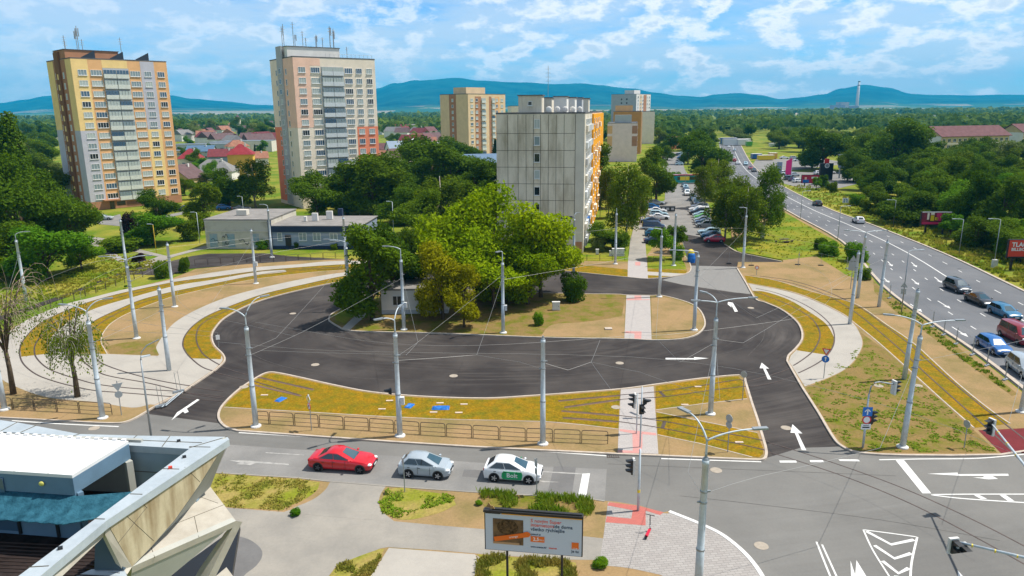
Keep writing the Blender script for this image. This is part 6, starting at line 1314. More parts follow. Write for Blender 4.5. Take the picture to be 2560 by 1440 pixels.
for (x, y, w, h) in ((17.6, 5.4, 0.5, 0.9), (19.4, 5.8, 1.1, 1.5), (21.6, 8.0, 1.2, 1.6)):
    b = MB(); b.box((x, y, 4.5+h/2), (w, 0.6, h)); b.build('air_conditioner', WM['white'], F1)
# G: kiosk on the island
Gk = thing('kiosk', 'low white kiosk building hidden among the centre island trees', 'building', (G(955, 787).x, G(955, 787).y, 0.1), 0.02)
b = MB(); b.box((4.2, 2.6, 1.55), (8.4, 5.2, 3.1)); b.build('wall', WM['white'], Gk); b = MB(); b.box((4.2, 2.6, 3.2), (8.9, 5.7, 0.2)); b.build('roof', M_ROOFG, Gk); b = MB(); b.box((4.2, -0.03, 0.25), (8.42, 0.06, 0.5)); b.build('plinth', WM['grey'], Gk)
win(Gk, 1, 'f', 5.4, 1.75, 1.2, 1.3, 2, g=2); win(Gk, 1, 'f', 2.0, 1.75, 1.2, 1.3, 2, g=2)

# small houses -----------------------------------------------------------
RF = {'red': mat('red_roof', (0.25, 0.035, 0.042), 0.8, var=0.15, scale=0.6), 'dkred': mat('dark_red_roof', (0.17, 0.045, 0.05), 0.85, var=0.15, scale=0.6), 'orange': mat('orange_tiles', (0.30, 0.14, 0.09), 0.85, var=0.15, scale=0.6), 'brown': mat('brown_roof', (0.13, 0.085, 0.085), 0.85, var=0.15, scale=0.6), 'grey': mat('grey_shingle', (0.21, 0.205, 0.20), 0.85, var=0.12, scale=0.6), 'blue': mat('blue_metal_roof', (0.09, 0.16, 0.25), 0.5, var=0.1, scale=.6), 'white': mat('pale_metal_roof', (0.62, 0.62, 0.63), 0.6, var=.05, scale=.6), 'mauve': mat('mauve_tiles', (0.15, 0.075, 0.075), 0.85, var=0.15, scale=0.6)}
def house(x, y, w, d, hw, hr, ang, wall, roof, label, hip=False, wins=2, chim=True, wm=None):
    g = G(x, y); root = thing('house', label, 'house', (g.x, g.y, 0), ang)
    b = MB(); b.box((0, d/2, hw/2), (w, d, hw))
    if not hip: b.extr([(-0.0, hw), (d, hw), (d/2, hw+hr-0.15)], 'x', -w/2, w/2)
    b.build('wall', WM[wall], root); e = 0.5; b = MB()
    if hip:
        k = min(w, d)/2*0.9; b.add([(-w/2-e, -e, hw), (w/2+e, -e, hw), (w/2+e, d+e, hw), (-w/2-e, d+e, hw), (-w/2+k, d/2, hw+hr), (w/2-k, d/2, hw+hr)], [(0, 1, 5, 4), (1, 2, 5), (2, 3, 4, 5), (3, 0, 4), (0, 3, 2, 1)])
    else:
        b.extr([(-e, hw-0.15), (d/2, hw+hr), (d+e, hw-0.15), (d+e, hw+0.02), (d/2, hw+hr+0.2), (-e, hw+0.02)], 'x', -w/2-e, w/2+e)
    rf = b.build('roof', RF[roof], root)
    if chim:
        b = MB(); b.box((w*0.2, d*0.4, hw+hr*0.9), (0.6, 0.6, 1.6)); b.build('chimney', WM['white'], rf)
    for i in range(wins):
        for fl_ in range(1 if hw < 4.5 else 2):
            win(root, 0, 'f', -w/2+w*(i+.5)/wins, 1.6+2.8*fl_, 1.3, 1.3, 2, g=R_.choice((1, 2, 3)))
    b = MB(); b.box((-w/2-0.02, d*0.5, hw*0.9), (0.06, 1.2, 1.2)); b.build('gable_window', GL[2], root)
    return root
house(497, 470, 9, 13, 3.6, 4.2, 1.25, 'sand', 'brown', 'house with a yellow gable and brown roof beside the yellow tower')
house(530, 452, 15, 11, 3.4, 4.4, 0.1, 'white', 'grey', 'house with a wide grey hipped roof behind the brown-roofed one', hip=True)
house(605, 444, 9.5, 10, 9.0, 4.0, 0.25, 'gold', 'red', 'tall golden-yellow house under a bright red roof', hip=True, wins=2)
house(560, 428, 12, 9, 6.4, 3.0, 0.2, 'blueg', 'dkred', 'grey-blue house with a dark red roof left of the golden house', hip=False)
house(474, 418, 10, 10, 4.0, 4.6, 0.2, 'cream', 'red', 'cream house with a bright red hipped roof near the yellow tower', hip=True)
house(500, 400, 14, 9, 4.6, 3, 0.1, 'grey', 'blue', 'house with a dark blue roof behind the red-roofed cream house')
house(600, 392, 12, 9, 6, 3.6, 0.6, 'cream', 'orange', 'house with an orange tiled roof behind the golden house', hip=True)
house(648, 412, 9, 8, 3.2, 3, 0.4, 'white', 'orange', 'small house with orange roof beside the cypresses')
for (x, y, w, d, h, m, lab) in ((500, 386, 34, 14, 6, 'grey', 'long flat grey hall behind the red roofs'), (556, 384, 16, 12, 7, 'white', 'white flat building right of the long grey hall'), (618, 380, 32, 14, 7, 'offwhite', 'pale flat hall behind the golden house'), (450, 395, 10, 10, 4, 'sand', 'small sand-coloured building beside the yellow tower')):
    g = G(x, y); q = block('flat_hall', lab, (g.x-w/2, g.y), 0.05, w, d, h, WM[m], M_GALVD)
    for k in range(5): win(q, 0, 'f', w*(k+.5)/5, h*0.55, 2.2, 1.4, 2, g=1)
house(995, 395, 9, 8, 5.0, 4.0, 0.5, 'white', 'blue', 'white house with a blue roof right of the pink tower', wins=2)
house(1045, 392, 11, 9, 6.0, 4.2, 0.4, 'white', 'white', 'white house with a pale hipped roof right of the blue-roofed one', hip=True)
house(1068, 375, 12, 8, 5, 3.2, 0.1, 'cream', 'orange', 'far house with an orange roof behind the pale-roofed house')
house(960, 392, 11, 8, 4, 3.4, 0.1, 'cream', 'mauve', 'house with a mauve roof beside the pink tower')
house(1012, 418, 12, 8, 4.2, 4.2, 0.9, 'cream', 'brown', 'house with a steep brown roof and white chimney above the dark trees')
house(965, 408, 9, 6, 3, 3, 0.1, 'coral', 'orange', 'small house with orange roof below the mauve roof')
house(1215, 452, 15, 13, 5.5, 3.8, 0.25, 'white', 'blue', 'house with a slate-blue metal roof left of the concrete gable', chim=False)
house(1098, 375, 10, 8, 4.5, 1.0, 0.1, 'white', 'white', 'far white flat-roofed house left of the beige tower', chim=False)
house(1706, 372, 14, 9, 4.2, 3.6, 0.1, 'coral', 'orange', 'red-roofed pavilion behind the far parking street', chim=False)
house(128, 352, 16, 9, 4, 2.2, 0.05, 'cream', 'red', 'red-roofed house left of the yellow tower in the wood', chim=False)
# school on the right
def school(x, y, w, d, hw, hr, ang, label, rows, cols):
    g = G(x, y); root = thing('school_building', label, 'building', (g.x, g.y, 0), ang)
    b = MB(); b.box((w/2, d/2, hw/2), (w, d, hw)); b.extr([(0, hw), (d, hw), (d/2, hw+hr-0.2)], 'x', 0, w); b.build('wall', WM['sand'], root)
    b = MB(); b.box((-0.04, d/2, hw/2), (0.06, d, hw)); b.build('gable_face', WM['white'], root)
    e = 0.9; b = MB(); b.extr([(-e, hw-0.3), (d/2, hw+hr), (d+e, hw-0.3), (d+e, hw-0.05), (d/2, hw+hr+0.25), (-e, hw-0.05)], 'x', -e, w+e); b.build('roof', RF['mauve'], root)
    for i in range(rows):
        for k in range(cols): win(root, w, 'f', w*(k+.5)/cols, hw-2.0-3.1*i, 1.9, 1.6, 2, g=2)
        panel(root, w, 'f', 0.1, w-0.1, hw-4.0-3.1*i, hw-3.3-3.1*i, WM['cream'], t=0.05)
    return root
gs = G(2340, 398)
school(2347, 398, 44, 15, 11.0, 4.6, 0.30, 'long school building with a mauve roof above the right-hand trees', 3, 13)
school(2552, 378, 34, 15, 10.5, 4.6, 0.30, 'second mauve-roofed building cropped by the right edge', 3, 9)
# church, plant, chimney
g = G(592, 345); ch = thing('church', 'small cream church tower with a red nave far behind the houses', 'church', (at_depth(592, 900), 900, 0))
b = MB(); b.box((0, 0, 9), (5, 5, 18)); b.build('tower', WM['cream'], ch); b = MB(); b.tube([(0, 0, 18), (0, 0, 21), (0, 0, 23)], [3.2, 2.2, 0.2], 8); b.build('spire', RF['brown'], ch); b = MB(); b.extr([(0, 0), (10, 0), (10, 5), (5, 9), (0, 5)], 'x', 3, 22); b.build('nave', RF['orange'], ch)
M_HAZW = mat('chimney_paint', (0.62, 0.63, 0.64), 0.8); 
cx = at_depth(2141, 3600); ck = thing('factory_chimney', 'very tall white factory chimney on the right horizon', 'chimney', (cx, 3600, 0))
b = MB(); b.tube([(0, 0, 0), (0, 0, 80), (0, 0, 150)], [8.5, 6.5, 4.6], 14); b.build('shaft', M_HAZW, ck, smooth=True)
for z in (128, 145, 110):
    b = MB(); b.tube([(0, 0, z), (0, 0, z+4)], 5.6, 14); b.build('band', RF['dkred'] if z != 145 else M_BLK, ck)
for k, (x, w, h, m) in enumerate(((2085, 50, 38, 'blueg'), (2100, 40, 52, 'grey'), (2115, 60, 34, 'blueg'), (2065, 60, 22, 'grey'))):
    q = block('power_plant_hall', ('left low', 'tallest', 'right', 'leftmost flat')[k]+' hall of the far factory beside the tall chimney', (at_depth(x, 3500+k*30), 3500+k*30), 0, w, 50, h, WM[m])
q = block('distant_hall', 'white far building block above the right-hand trees', (at_depth(2312, 1100), 1100), 0, 17, 12, 14, WM['white'])
q = block('distant_hall', 'second white far building right of the first above the trees', (at_depth(2405, 1150), 1150), 0, 14, 12, 12, WM['white'])
r = random.Random(9)
for k in range(100):     # village roofs far away
    x = r.uniform(560, 1240) if k < 20 else (r.uniform(440, 690) if k < 62 else r.uniform(945, 1120)); Y = r.uniform(1000, 2600) if k < 20 else r.uniform(480, 1500)
    g_ = Vector((at_depth(x, Y), Y, 0)); root = thing('village_house', 'tiny far village house below the mountain', 'house', (g_.x, g_.y, 0), r.uniform(0, 3), 'far village houses')
    w = r.uniform(12, 22); b = MB(); b.box((0, 0, 3), (w, 11, 6)); b.build('wall', WM['white'], root); b = MB(); b.extr([(-6, 6), (6, 6), (0, 10.5)], 'x', -w/2-.5, w/2+.5); b.build('roof', RF[r.choice(('orange', 'dkred', 'grey', 'mauve', 'brown'))], root)
# ---------------------------------------------------------------- vehicles
def paintm(name, c, r=0.28): return mat('paint_'+name, c, r, spec=0.5, coat=0.7)
CP = {'red': paintm('red', (0.55, 0.004, 0.012)), 'silver': paintm('silver', (0.34, 0.39, 0.43)), 'white': paintm('white', (0.72, 0.73, 0.74)), 'blue': paintm('blue', (0.0, 0.11, 0.36)), 'steelblue': paintm('steel_blue', (0.01, 0.14, 0.27)), 'darkgrey': paintm('dark_grey', (0.045, 0.06, 0.075)), 'black': paintm('black', (0.012, 0.014, 0.018)), 'maroon': paintm('maroon', (0.23, 0.008, 0.02)), 'navy': paintm('navy', (0.008, 0.03, 0.085)), 'green': paintm('green', (0.10, 0.42, 0.05)), 'crimson': paintm('crimson', (0.42, 0.0, 0.025)), 'grey': paintm('grey', (0.16, 0.18, 0.20)), 'paleblue': paintm('pale_blue', (0.34, 0.50, 0.58))}
M_CG = mat('car_glass', (0.012, 0.022, 0.03), 0.06, spec=0.9); M_CGF = mat('windscreen_glass', (0.03, 0.075, 0.10), 0.05, spec=1.0)
M_TYRE = mat('tyre', (0.012, 0.012, 0.013), 0.85); M_RIM = mat('rim', (0.42, 0.43, 0.45), 0.35, metal=0.6); M_RIMD = mat('dark_rim', (0.06, 0.06, 0.065), 0.5)
M_HL = mat('headlight_glass', (0.70, 0.72, 0.72), 0.15, spec=0.8); M_TL = mat('tail_light_glass', (0.40, 0.005, 0.01), 0.2); M_PL = mat('number_plate', (0.70, 0.70, 0.68), 0.5)
CT = {  # L, W, H, base rear/front, roof rear/front, hood z nose, z cowl, deck z rear, deck z at cabin
    'sedan': (4.76, 1.82, 1.46, -1.92, 1.22, -0.92, 0.08, 0.68, 0.93, 0.92, 1.02), 'hatch': (3.75, 1.69, 1.52, -1.80, 1.22, -1.22, 0.10, 0.74, 0.98, 0.98, 1.0), 'hatch_long': (4.05, 1.74, 1.51, -1.93, 1.12, -1.22, 0.05, 0.74, 0.97, 0.98, 1.0),
    'wagon': (4.60, 1.80, 1.48, -2.22, 1.10, -1.92, 0.22, 0.70, 0.94, 0.94, 0.96), 'suv': (4.40, 1.84, 1.68, -2.10, 1.10, -1.80, 0.30, 0.86, 1.08, 1.08, 1.08), 'mpv': (4.62, 1.82, 1.70, -2.22, 1.42, -2.00, 0.50, 0.74, 1.02, 1.0, 1.0), 'van': (5.0, 1.95, 1.95, -2.44, 1.85, -2.36, 1.05, 0.92, 1.16, 1.1, 1.1)}
def car_proto(kind, paint, rim=None):
    L, Wd, H, br, bf, rr, rf, zn, zc, zd, zk = CT[kind]; hw = Wd/2; root = bpy.data.objects.new('car', None); COL.objects.link(root)
    xs = [-L/2, -L/2+0.06, -L/2+0.22, (br-L/2)/2 if br > -L/2+0.5 else br, br+0.02, 0.0, bf, bf+(L/2-bf)*0.5, L/2-0.35, L/2-0.12, L/2]
    tops = [zd-0.22, zd-0.06, zd, zd+0.02, zk, (zk+zc)/2+0.01, zc, zn+(zc-zn)*0.72, zn+0.08, zn-0.02, zn-0.2]
    ws = [0.80, 0.90, 0.965, 0.99, 1, 1, 1, 0.99, 0.94, 0.86, 0.72]; bot = [0.42, 0.28, 0.22, 0.2, 0.2, 0.2, 0.2, 0.2, 0.22, 0.26, 0.36]
    b = MB(); n = 10; vs = []
    for x, zt, w, zb in zip(xs, tops, ws, bot):
        w *= hw; half = [(0, zb), (w*0.88, zb), (w*0.985, zb+0.16), (w, zb+(zt-zb)*0.5), (w*0.975, zt-0.12), (w*0.90, zt-0.03), (w*0.55, zt+0.012), (0, zt+0.022)]
        vs.append([(x, -y, z) for y, z in half]+[(x, y, z) for y, z in reversed(half[1:-1])])
    m = len(vs[0]); flat = [p for r_ in vs for p in r_]
    fs = [(i*m+j, i*m+(j+1) % m, (i+1)*m+(j+1) % m, (i+1)*m+j) for i in range(len(xs)-1) for j in range(m)]+[tuple(range(m)), tuple((len(xs)-1)*m+j for j in range(m-1, -1, -1))]
    b.add(flat, fs)
    zb_, zt_ = min(zk, zc)-0.06, H
    def ring(x0, x1, y, z, k=0.12): return [(x0, -y+k, z), (x0+k, -y, z), (x1-k*1.6, -y, z), (x1, -y+k*1.6, z), (x1, y-k*1.6, z), (x1-k*1.6, y, z), (x0+k, y, z), (x0, y-k, z)]
    R0 = ring(br, bf, hw*0.93, zb_); R1 = ring(rr-0.03, rf+0.03, hw*0.75, zt_-0.09, 0.18); R2 = ring(rr+0.20, rf-0.20, hw*0.58, zt_, 0.2)
    b.add(R0+R1+R2, [(i, (i+1) % 8, 8+(i+1) % 8, 8+i) for i in range(8)]+[(8+i, 8+(i+1) % 8, 16+(i+1) % 8, 16+i) for i in range(8)]+[tuple(16+i for i in range(8))])
    body = b.build('body', CP[paint], root); me = body.data
    me.polygons.foreach_set('use_smooth', [True]*len(me.polygons))
    try: me.set_sharp_from_angle(angle=math.radians(38))
    except Exception: pass
    def lerp3(a, c, t): return Vector(a).lerp(Vector(c), t)
    def gl(name, quad, m, shrink=(0.06, 0.94, 0.12, 0.90), off=0.012, parent=None):
        a, bq, c, d = [Vector(q) for q in quad]; nrm = (bq-a).cross(d-a).normalized()
        ctr = (a+bq+c+d)/4
        if nrm.dot(ctr-Vector((0, 0, 0.9))) < 0: nrm = -nrm
        def P(u, v): return a.lerp(bq, u).lerp(d.lerp(c, u), v)+nrm*off
        u0, u1, v0, v1 = shrink; q = MB(); q.quad(P(u0, v0), P(u1, v0), P(u1, v1), P(u0, v1)); return q.build(name, m, parent or root)
    gl('windscreen', (R0[3], R0[4], R1[4], R1[3]), M_CGF, (0.02, 0.98, 0.16, 0.97)); gl('rear_window', (R0[0], R0[7], R1[7], R1[0]), M_CG, (0.06, 0.94, 0.25, 0.93))
    for (i, j) in ((1, 2), (6, 5)):
        gl('side_window', (R0[i], R0[j], R1[j], R1[i]), M_CG, (0.04, 0.485, 0.17, 0.9)); gl('side_window', (R0[i], R0[j], R1[j], R1[i]), M_CG, (0.515, 0.95, 0.17, 0.9))
    for sx in (L/2-0.84, -L/2+0.80):
        for sy in (-1, 1):
            b = MB(); b.tube([(sx, sy*(hw-0.25), 0.325), (sx, sy*(hw+0.004), 0.325)], 0.385, 18); b.build('wheel_arch', M_BLK, root)
            b = MB(); b.tube([(sx, sy*(hw-0.24), 0.315), (sx, sy*(hw-0.01), 0.315), (sx, sy*(hw+0.02), 0.315)], [0.315, 0.315, 0.29], 18); w_ = b.build('wheel', M_TYRE, root)
            b = MB(); b.tube([(sx, sy*(hw+0.015), 0.315), (sx, sy*(hw+0.028), 0.315)], 0.055, 8)
            for k in range(5): b.box((sx+0.11*math.cos(k*1.2566), sy*(hw+0.02), 0.315+0.11*math.sin(k*1.2566)), (0.18, 0.02, 0.075), ry=-k*1.2566)
            b.build('rim', rim or M_RIM, w_)
    for sy in (-1, 1):
        b = MB(); b.ball((L/2-0.22, sy*hw*0.70, zn-0.06), (0.22, 0.19, 0.085)); b.build('headlight', M_HL, root, smooth=True)
        b = MB(); b.ball((-L/2+0.13, sy*hw*0.80, zd-0.14), (0.14, 0.13, 0.12)); b.build('tail_light', M_TL, root, smooth=True)
        b = MB(); b.ball((bf-0.42, sy*(hw+0.07), zc+0.06), (0.09, 0.13, 0.08)); b.build('mirror', CP[paint], root, smooth=True)
    for sy in (-1, 1):
        for xx in (bf-0.75, (bf+br)/2-0.12):
            b = MB(); b.box((xx, sy*(hw+0.002), 0.62), (0.022, 0.012, 0.55)); b.build('door_seam', M_BLK, root)
        for xx in ((bf+br)/2-0.02, br+0.75):
            b = MB(); b.box((xx, sy*(hw*0.985+0.01), zc-0.17), (0.17, 0.03, 0.035)); b.build('door_handle', M_BLK, root)
    b = MB(); b.box((L/2-0.03, 0, zn-0.18), (0.10, hw*0.9, 0.13)); b.box((L/2-0.06, 0, 0.36), (0.10, hw*1.2, 0.12)); b.build('grille', M_BLK, root)
    b = MB(); b.box((L/2+0.02, 0, 0.46), (0.02, 0.5, 0.11)); b.build('number_plate', M_PL, root); b = MB(); b.box((-L/2-0.0, 0, 0.66), (0.04, 0.5, 0.11)); b.build('number_plate', M_PL, root)
    return root
CPROTO = {}
def car(kind, paint, loc, rz, label, group=None, rim=None):
    if kind not in CPROTO: CPROTO[kind] = [car_proto(kind, paint, rim), paint, False]
    P = CPROTO[kind]
    if not P[2]: t = P[0]; P[2] = True
    else: t = dup(P[0])
    for k in list(t.keys()): del t[k]
    t.name = {'van': 'van', 'suv': 'parked_car'}.get(kind, 'car'); t.location = loc; t.rotation_euler = (0, 0, rz)
    tag(t, label, 'van' if kind == 'van' else 'car', group)
    for c in t.children:
        if c.name.startswith(('body', 'mirror')): set_mat(c, CP[paint])
        if rim and c.name.startswith('wheel') and not c.name.startswith('wheel_arch'):
            for q in c.children: set_mat(q, rim)
    return t
def car_by_wheels(kind, paint, pr, pf, label, rim=None, z=0.0):
    a, c = G(*pr, z), G(*pf, z); d = (c-a).normalized(); L, Wd = CT[kind][:2]; nrm = Vector((-d.y, d.x, 0)); mid = (a+c)/2+nrm*Wd/2
    return car(kind, paint, (mid.x, mid.y, z), math.atan2(d.y, d.x), label, rim=rim)
car_by_wheels('sedan', 'red', (800, 1179), (896, 1185), 'red sedan driving right, first of the three cars in front of the railing', rim=M_RIMD, z=0.014)
car_by_wheels('hatch', 'silver', (1016, 1195), (1101, 1201), 'silver-blue small hatchback between the red sedan and the white car', z=0.014)
wc = car_by_wheels('hatch_long', 'white', (1231, 1205), (1327, 1212), 'white hatchback with a green door panel reading Bolt', z=0.014)
M_GRN = mat('door_green', (0.0, 0.33, 0.11), 0.4); L_, hw_ = 4.08, 0.87
b = MB(); r0 = [(-0.62, 0.28), (0.66, 0.28), (0.74, 0.45), (0.76, 0.68), (0.70, 0.86), (-0.56, 0.86), (-0.68, 0.68), (-0.70, 0.45)]
for sg in (-1, 1):
    b = MB(); b.add([(x, sg*(hw_+0.006), z) for x, z in r0]+[(x, sg*(hw_-0.02), z) for x, z in r0], [tuple(range(8)), tuple(range(15, 7, -1))]+[(i, (i+1) % 8, 8+(i+1) % 8, 8+i) for i in range(8)])
    q = b.build('door_panel', M_GRN, wc); KIDS_SKIP.add(q.name)
    text('Bolt', 0.46, M_WHT, (0.03, sg*(hw_+0.012), 0.58), (PI/2, 0, 0 if sg < 0 else PI), q, depth=0.003, bold=0.008)
b = MB(); b.ball((0.55, 0, 1.56), (0.05, 0.05, 0.06)); q = b.build('roof_antenna', M_GRN, wc); KIDS_SKIP.add(q.name)
def rdir(p):
    i = min(range(len(RW_)), key=lambda k: (RW_[k]-p).length); i = min(max(i, 1), 217); return (RW_[i+2]-RW_[i]).normalized()
for (k, c_, x, y, away, lab, da) in (('mpv', 'darkgrey', 2392, 727, 0, 'dark grey people carrier at the back of the queue on the main road', .15), ('sedan', 'black', 2449, 760, 0, 'black sedan behind the teal-blue car in the main road queue', .15), ('wagon', 'steelblue', 2511, 791, 0, 'teal-blue estate car ahead of the black sedan in the queue', .12), ('van', 'maroon', 2543, 852, 0, 'dark red van at the right edge beside the bright blue car', .05), ('wagon', 'blue', 2484, 877, 0, 'bright blue car in the kerb lane of the main road', .1), ('mpv', 'silver', 2560, 934, 0, 'silver car cropped by the right edge in the kerb lane', 0.0),
                             ('hatch_long', 'black', 2043, 514, 1, 'dark hatchback driving away on the far side of the main road', 0), ('hatch_long', 'white', 2145, 557, 1, 'white hatchback driving away on the far side of the main road', 0)):
    p = G(x, y); d = rdir(p); a = math.atan2(d.y, d.x)+(PI if away else 0)+da
    car(k, c_, (p.x, p.y, 0.01), a, lab)
for (k, c_, x, y, away, lab) in (('hatch', 'white', 1834, 399, 1, 'tiny white car farthest back in the main road lane pair'), ('hatch', 'crimson', 1836, 404, 1, 'tiny red car behind the white one on the distant main road'), ('sedan', 'white', 1844, 411, 1, 'white car nearest the red one on the distant main road'), ('suv', 'paleblue', 1864, 413, 0, 'pale blue car approaching on the distant main road'), ('sedan', 'maroon', 1876, 423, 0, 'dark red car in front of the birch tops on the main road'), ('sedan', 'black', 1885, 429, 0, 'black car in front of the birch tops on the main road'), ('hatch', 'silver', 1836, 378, 0, 'tiny silver car near the far end of the main road'), ('hatch', 'white', 1822, 370, 0, 'tiny white car at the very end of the main road')):
    p = G(x, y); d = rdir(p); car(k, c_, (p.x, p.y, 0.01), math.atan2(d.y, d.x)+(PI if away else 0), lab)
# parked cars, right-hand row (noses to the left), from the near end
ROW = [('hatch_long', 'crimson', 1785, 605, 'dark pink-red'), ('hatch_long', 'steelblue', 1776, 595, 'deep blue'), ('wagon', 'paleblue', 1772, 586, 'pale blue'), ('mpv', 'grey', 1765, 569, 'grey'), ('sedan', 'navy', 1762, 561, 'navy'), ('hatch', 'silver', 1754, 556, 'silver'), ('hatch', 'green', 1753, 549, 'light green'), ('hatch', 'paleblue', 1750, 543, 'pale blue-green'), ('suv', 'black', 1745, 537, 'black'), ('mpv', 'white', 1752, 533, 'white boxy'), ('sedan', 'white', 1745, 528, 'white'), ('wagon', 'white', 1749, 521, 'white estate')]
ORD = ['first', 'second', 'third', 'fourth', 'fifth', 'sixth', 'seventh', 'eighth', 'ninth', 'tenth', 'eleventh', 'twelfth']
for k, (kd, c_, x, y, cn) in enumerate(ROW):
    p = G(x, y); car(kd, c_, (p.x, p.y, 0.01), PI-0.12+R_.uniform(-.04, .04), '%s parked car, %s from the near end of the angled row under the birches' % (cn, ORD[k]), 'cars parked under the birches')
for k, (kd, c_, x, y, cn) in enumerate((('suv', 'navy', 1741, 513, 'navy'), ('hatch', 'grey', 1738, 508, 'grey'), ('sedan', 'steelblue', 1735, 502, 'teal'), ('hatch', 'black', 1732, 497, 'black'), ('suv', 'white', 1718, 488, 'white-fronted'), ('sedan', 'navy', 1716, 479, 'navy'), ('hatch', 'paleblue', 1714, 473, 'pale blue'), ('sedan', 'black', 1711, 467, 'black'))):
    p = G(x, y); car(kd, c_, (p.x, p.y, 0.01), -1.75, '%s car parked at the kerb, %s in the far line towards the bus' % (cn, ORD[k]), 'cars parked towards the bus')
for k, (kd, c_, x, y, a, lab) in enumerate((('wagon', 'silver', 1640, 512, -.1, 'silver estate parked behind the black bins'), ('hatch', 'blue', 1632, 523, -.1, 'bright blue car parked left of the black bins'), ('sedan', 'white', 1643, 532, -.1, 'white car parked in the left bay row below the bins'), ('wagon', 'paleblue', 1646, 540, -.1, 'pale blue car parked in the left bay row'), ('sedan', 'white', 1648, 548, -.1, 'white car with red lights parked in the left bay row'), ('sedan', 'black', 1624, 558, PI-.1, 'black car with its nose over the walkway'),
                                     ('van', 'navy', 1634, 574, -.1, 'dark blue van parked in the left bay row'), ('hatch', 'steelblue', 1634, 590, -.1, 'blue car half hidden by the small tree in the left bay row'), ('sedan', 'navy', 1640, 608, -.1, 'navy car nearest to us in the left bay row'),
                                     ('wagon', 'silver', 258, 550, 0.25, 'silver estate parked in front of the yellow tower'), ('sedan', 'navy', 466, 527, 0.3, 'dark blue car beside the yellow tower'), ('hatch', 'blue', 560, 524, 0.3, 'blue car parked under the trees between the towers'), ('sedan', 'darkgrey', 604, 526, 0.3, 'dark grey car parked under the trees between the towers'), ('hatch', 'paleblue', 520, 440, 0.2, 'pale blue car beside the brown-roofed house'))):
    p = G(x, y); car(kd, c_, (p.x, p.y, 0.01), a, lab)
for k, (kd, c_, x, y) in enumerate((('sedan', 'paleblue', 1701, 386), ('hatch', 'silver', 1703, 392), ('suv', 'blue', 1702, 397), ('sedan', 'grey', 1701, 403), ('sedan', 'silver', 1700, 408), ('hatch', 'paleblue', 1698, 413), ('suv', 'black', 1692, 390))):
    p = G(x, y); car(kd, c_, (p.x, p.y, 0.01), PI-0.1, 'small distant car in the far parking row beyond the bus, %s from its far end' % ORD[k], 'far parking row')
for k, (kd, c_, x, y, a) in enumerate((('suv', 'white', 1958, 437, .4), ('sedan', 'paleblue', 1972, 438, .4), ('suv', 'silver', 1985, 441, .4), ('suv', 'darkgrey', 1974, 450, .3), ('sedan', 'navy', 1986, 453, .3), ('wagon', 'white', 1996, 456, .3), ('sedan', 'silver', 1944, 439, .4), ('hatch', 'white', 2046, 436, .2), ('hatch', 'white', 2076, 435, .2), ('sedan', 'white', 1995, 403, 0), ('suv', 'silver', 1985, 398, 0), ('sedan', 'white', 1960, 397, 0))):
    p = G(x, y); car(kd, c_, (p.x, p.y, 0.01), a, '%s car in the dealer yard around the pink banner, %s counted from the road' % ({'white': 'white', 'paleblue': 'pale blue', 'silver': 'silver', 'darkgrey': 'dark', 'navy': 'navy'}[c_], ORD[k]), 'cars in the dealer yard')
# bus
g = G(1709, 459); bus = thing('bus', 'teal and red bus crossing the end of the parking street', 'bus', (g.x, g.y, 0), 0.0); 
b = MB(); b.box((0, 0, 1.6), (13.5, 2.5, 2.5)); b.build('body', mat('bus_teal', (0.0, 0.24, 0.24), 0.4), bus); b = MB(); b.box((0, 0, 3.0), (13.3, 2.4, 0.35)); b.build('roof', CP['crimson'], bus)
b = MB(); b.box((1.6, -1.27, 1.95), (8.2, 0.04, 1.1)); b.build('side_windows', M_CG, bus); b = MB(); b.box((0, -1.30, 1.9), (3.2, 0.04, 1.3)); b.build('poster', M_SYEL, bus)
for x in (-4.4, 4.2):
    b = MB(); b.tube([(x, -1.28, 0.5), (x, -1.0, 0.5)], 0.5, 14); b.build('wheel', M_TYRE, bus)
g = G(2124, 408); tk = thing('truck', 'white lorry cab parked left of the big right-hand tree', 'truck', (g.x, g.y, 0), -1.3)
b = MB(); b.box((2.2, 0, 2.2), (2.4, 2.5, 2.9)); b.build('cab', CP['white'], tk); b = MB(); b.box((-3, 0, 2.4), (7.5, 2.5, 2.8)); b.build('trailer', M_GALVD, tk); b = MB(); b.box((3.42, 0, 2.6), (0.06, 2.2, 0.9)); b.build('windscreen', M_CG, tk)
for x in (2.3, -1, -5):
    b = MB(); b.tube([(x, -1.27, 0.5), (x, 1.27, 0.5)], 0.5, 12); b.build('axle_wheels', M_TYRE, tk)
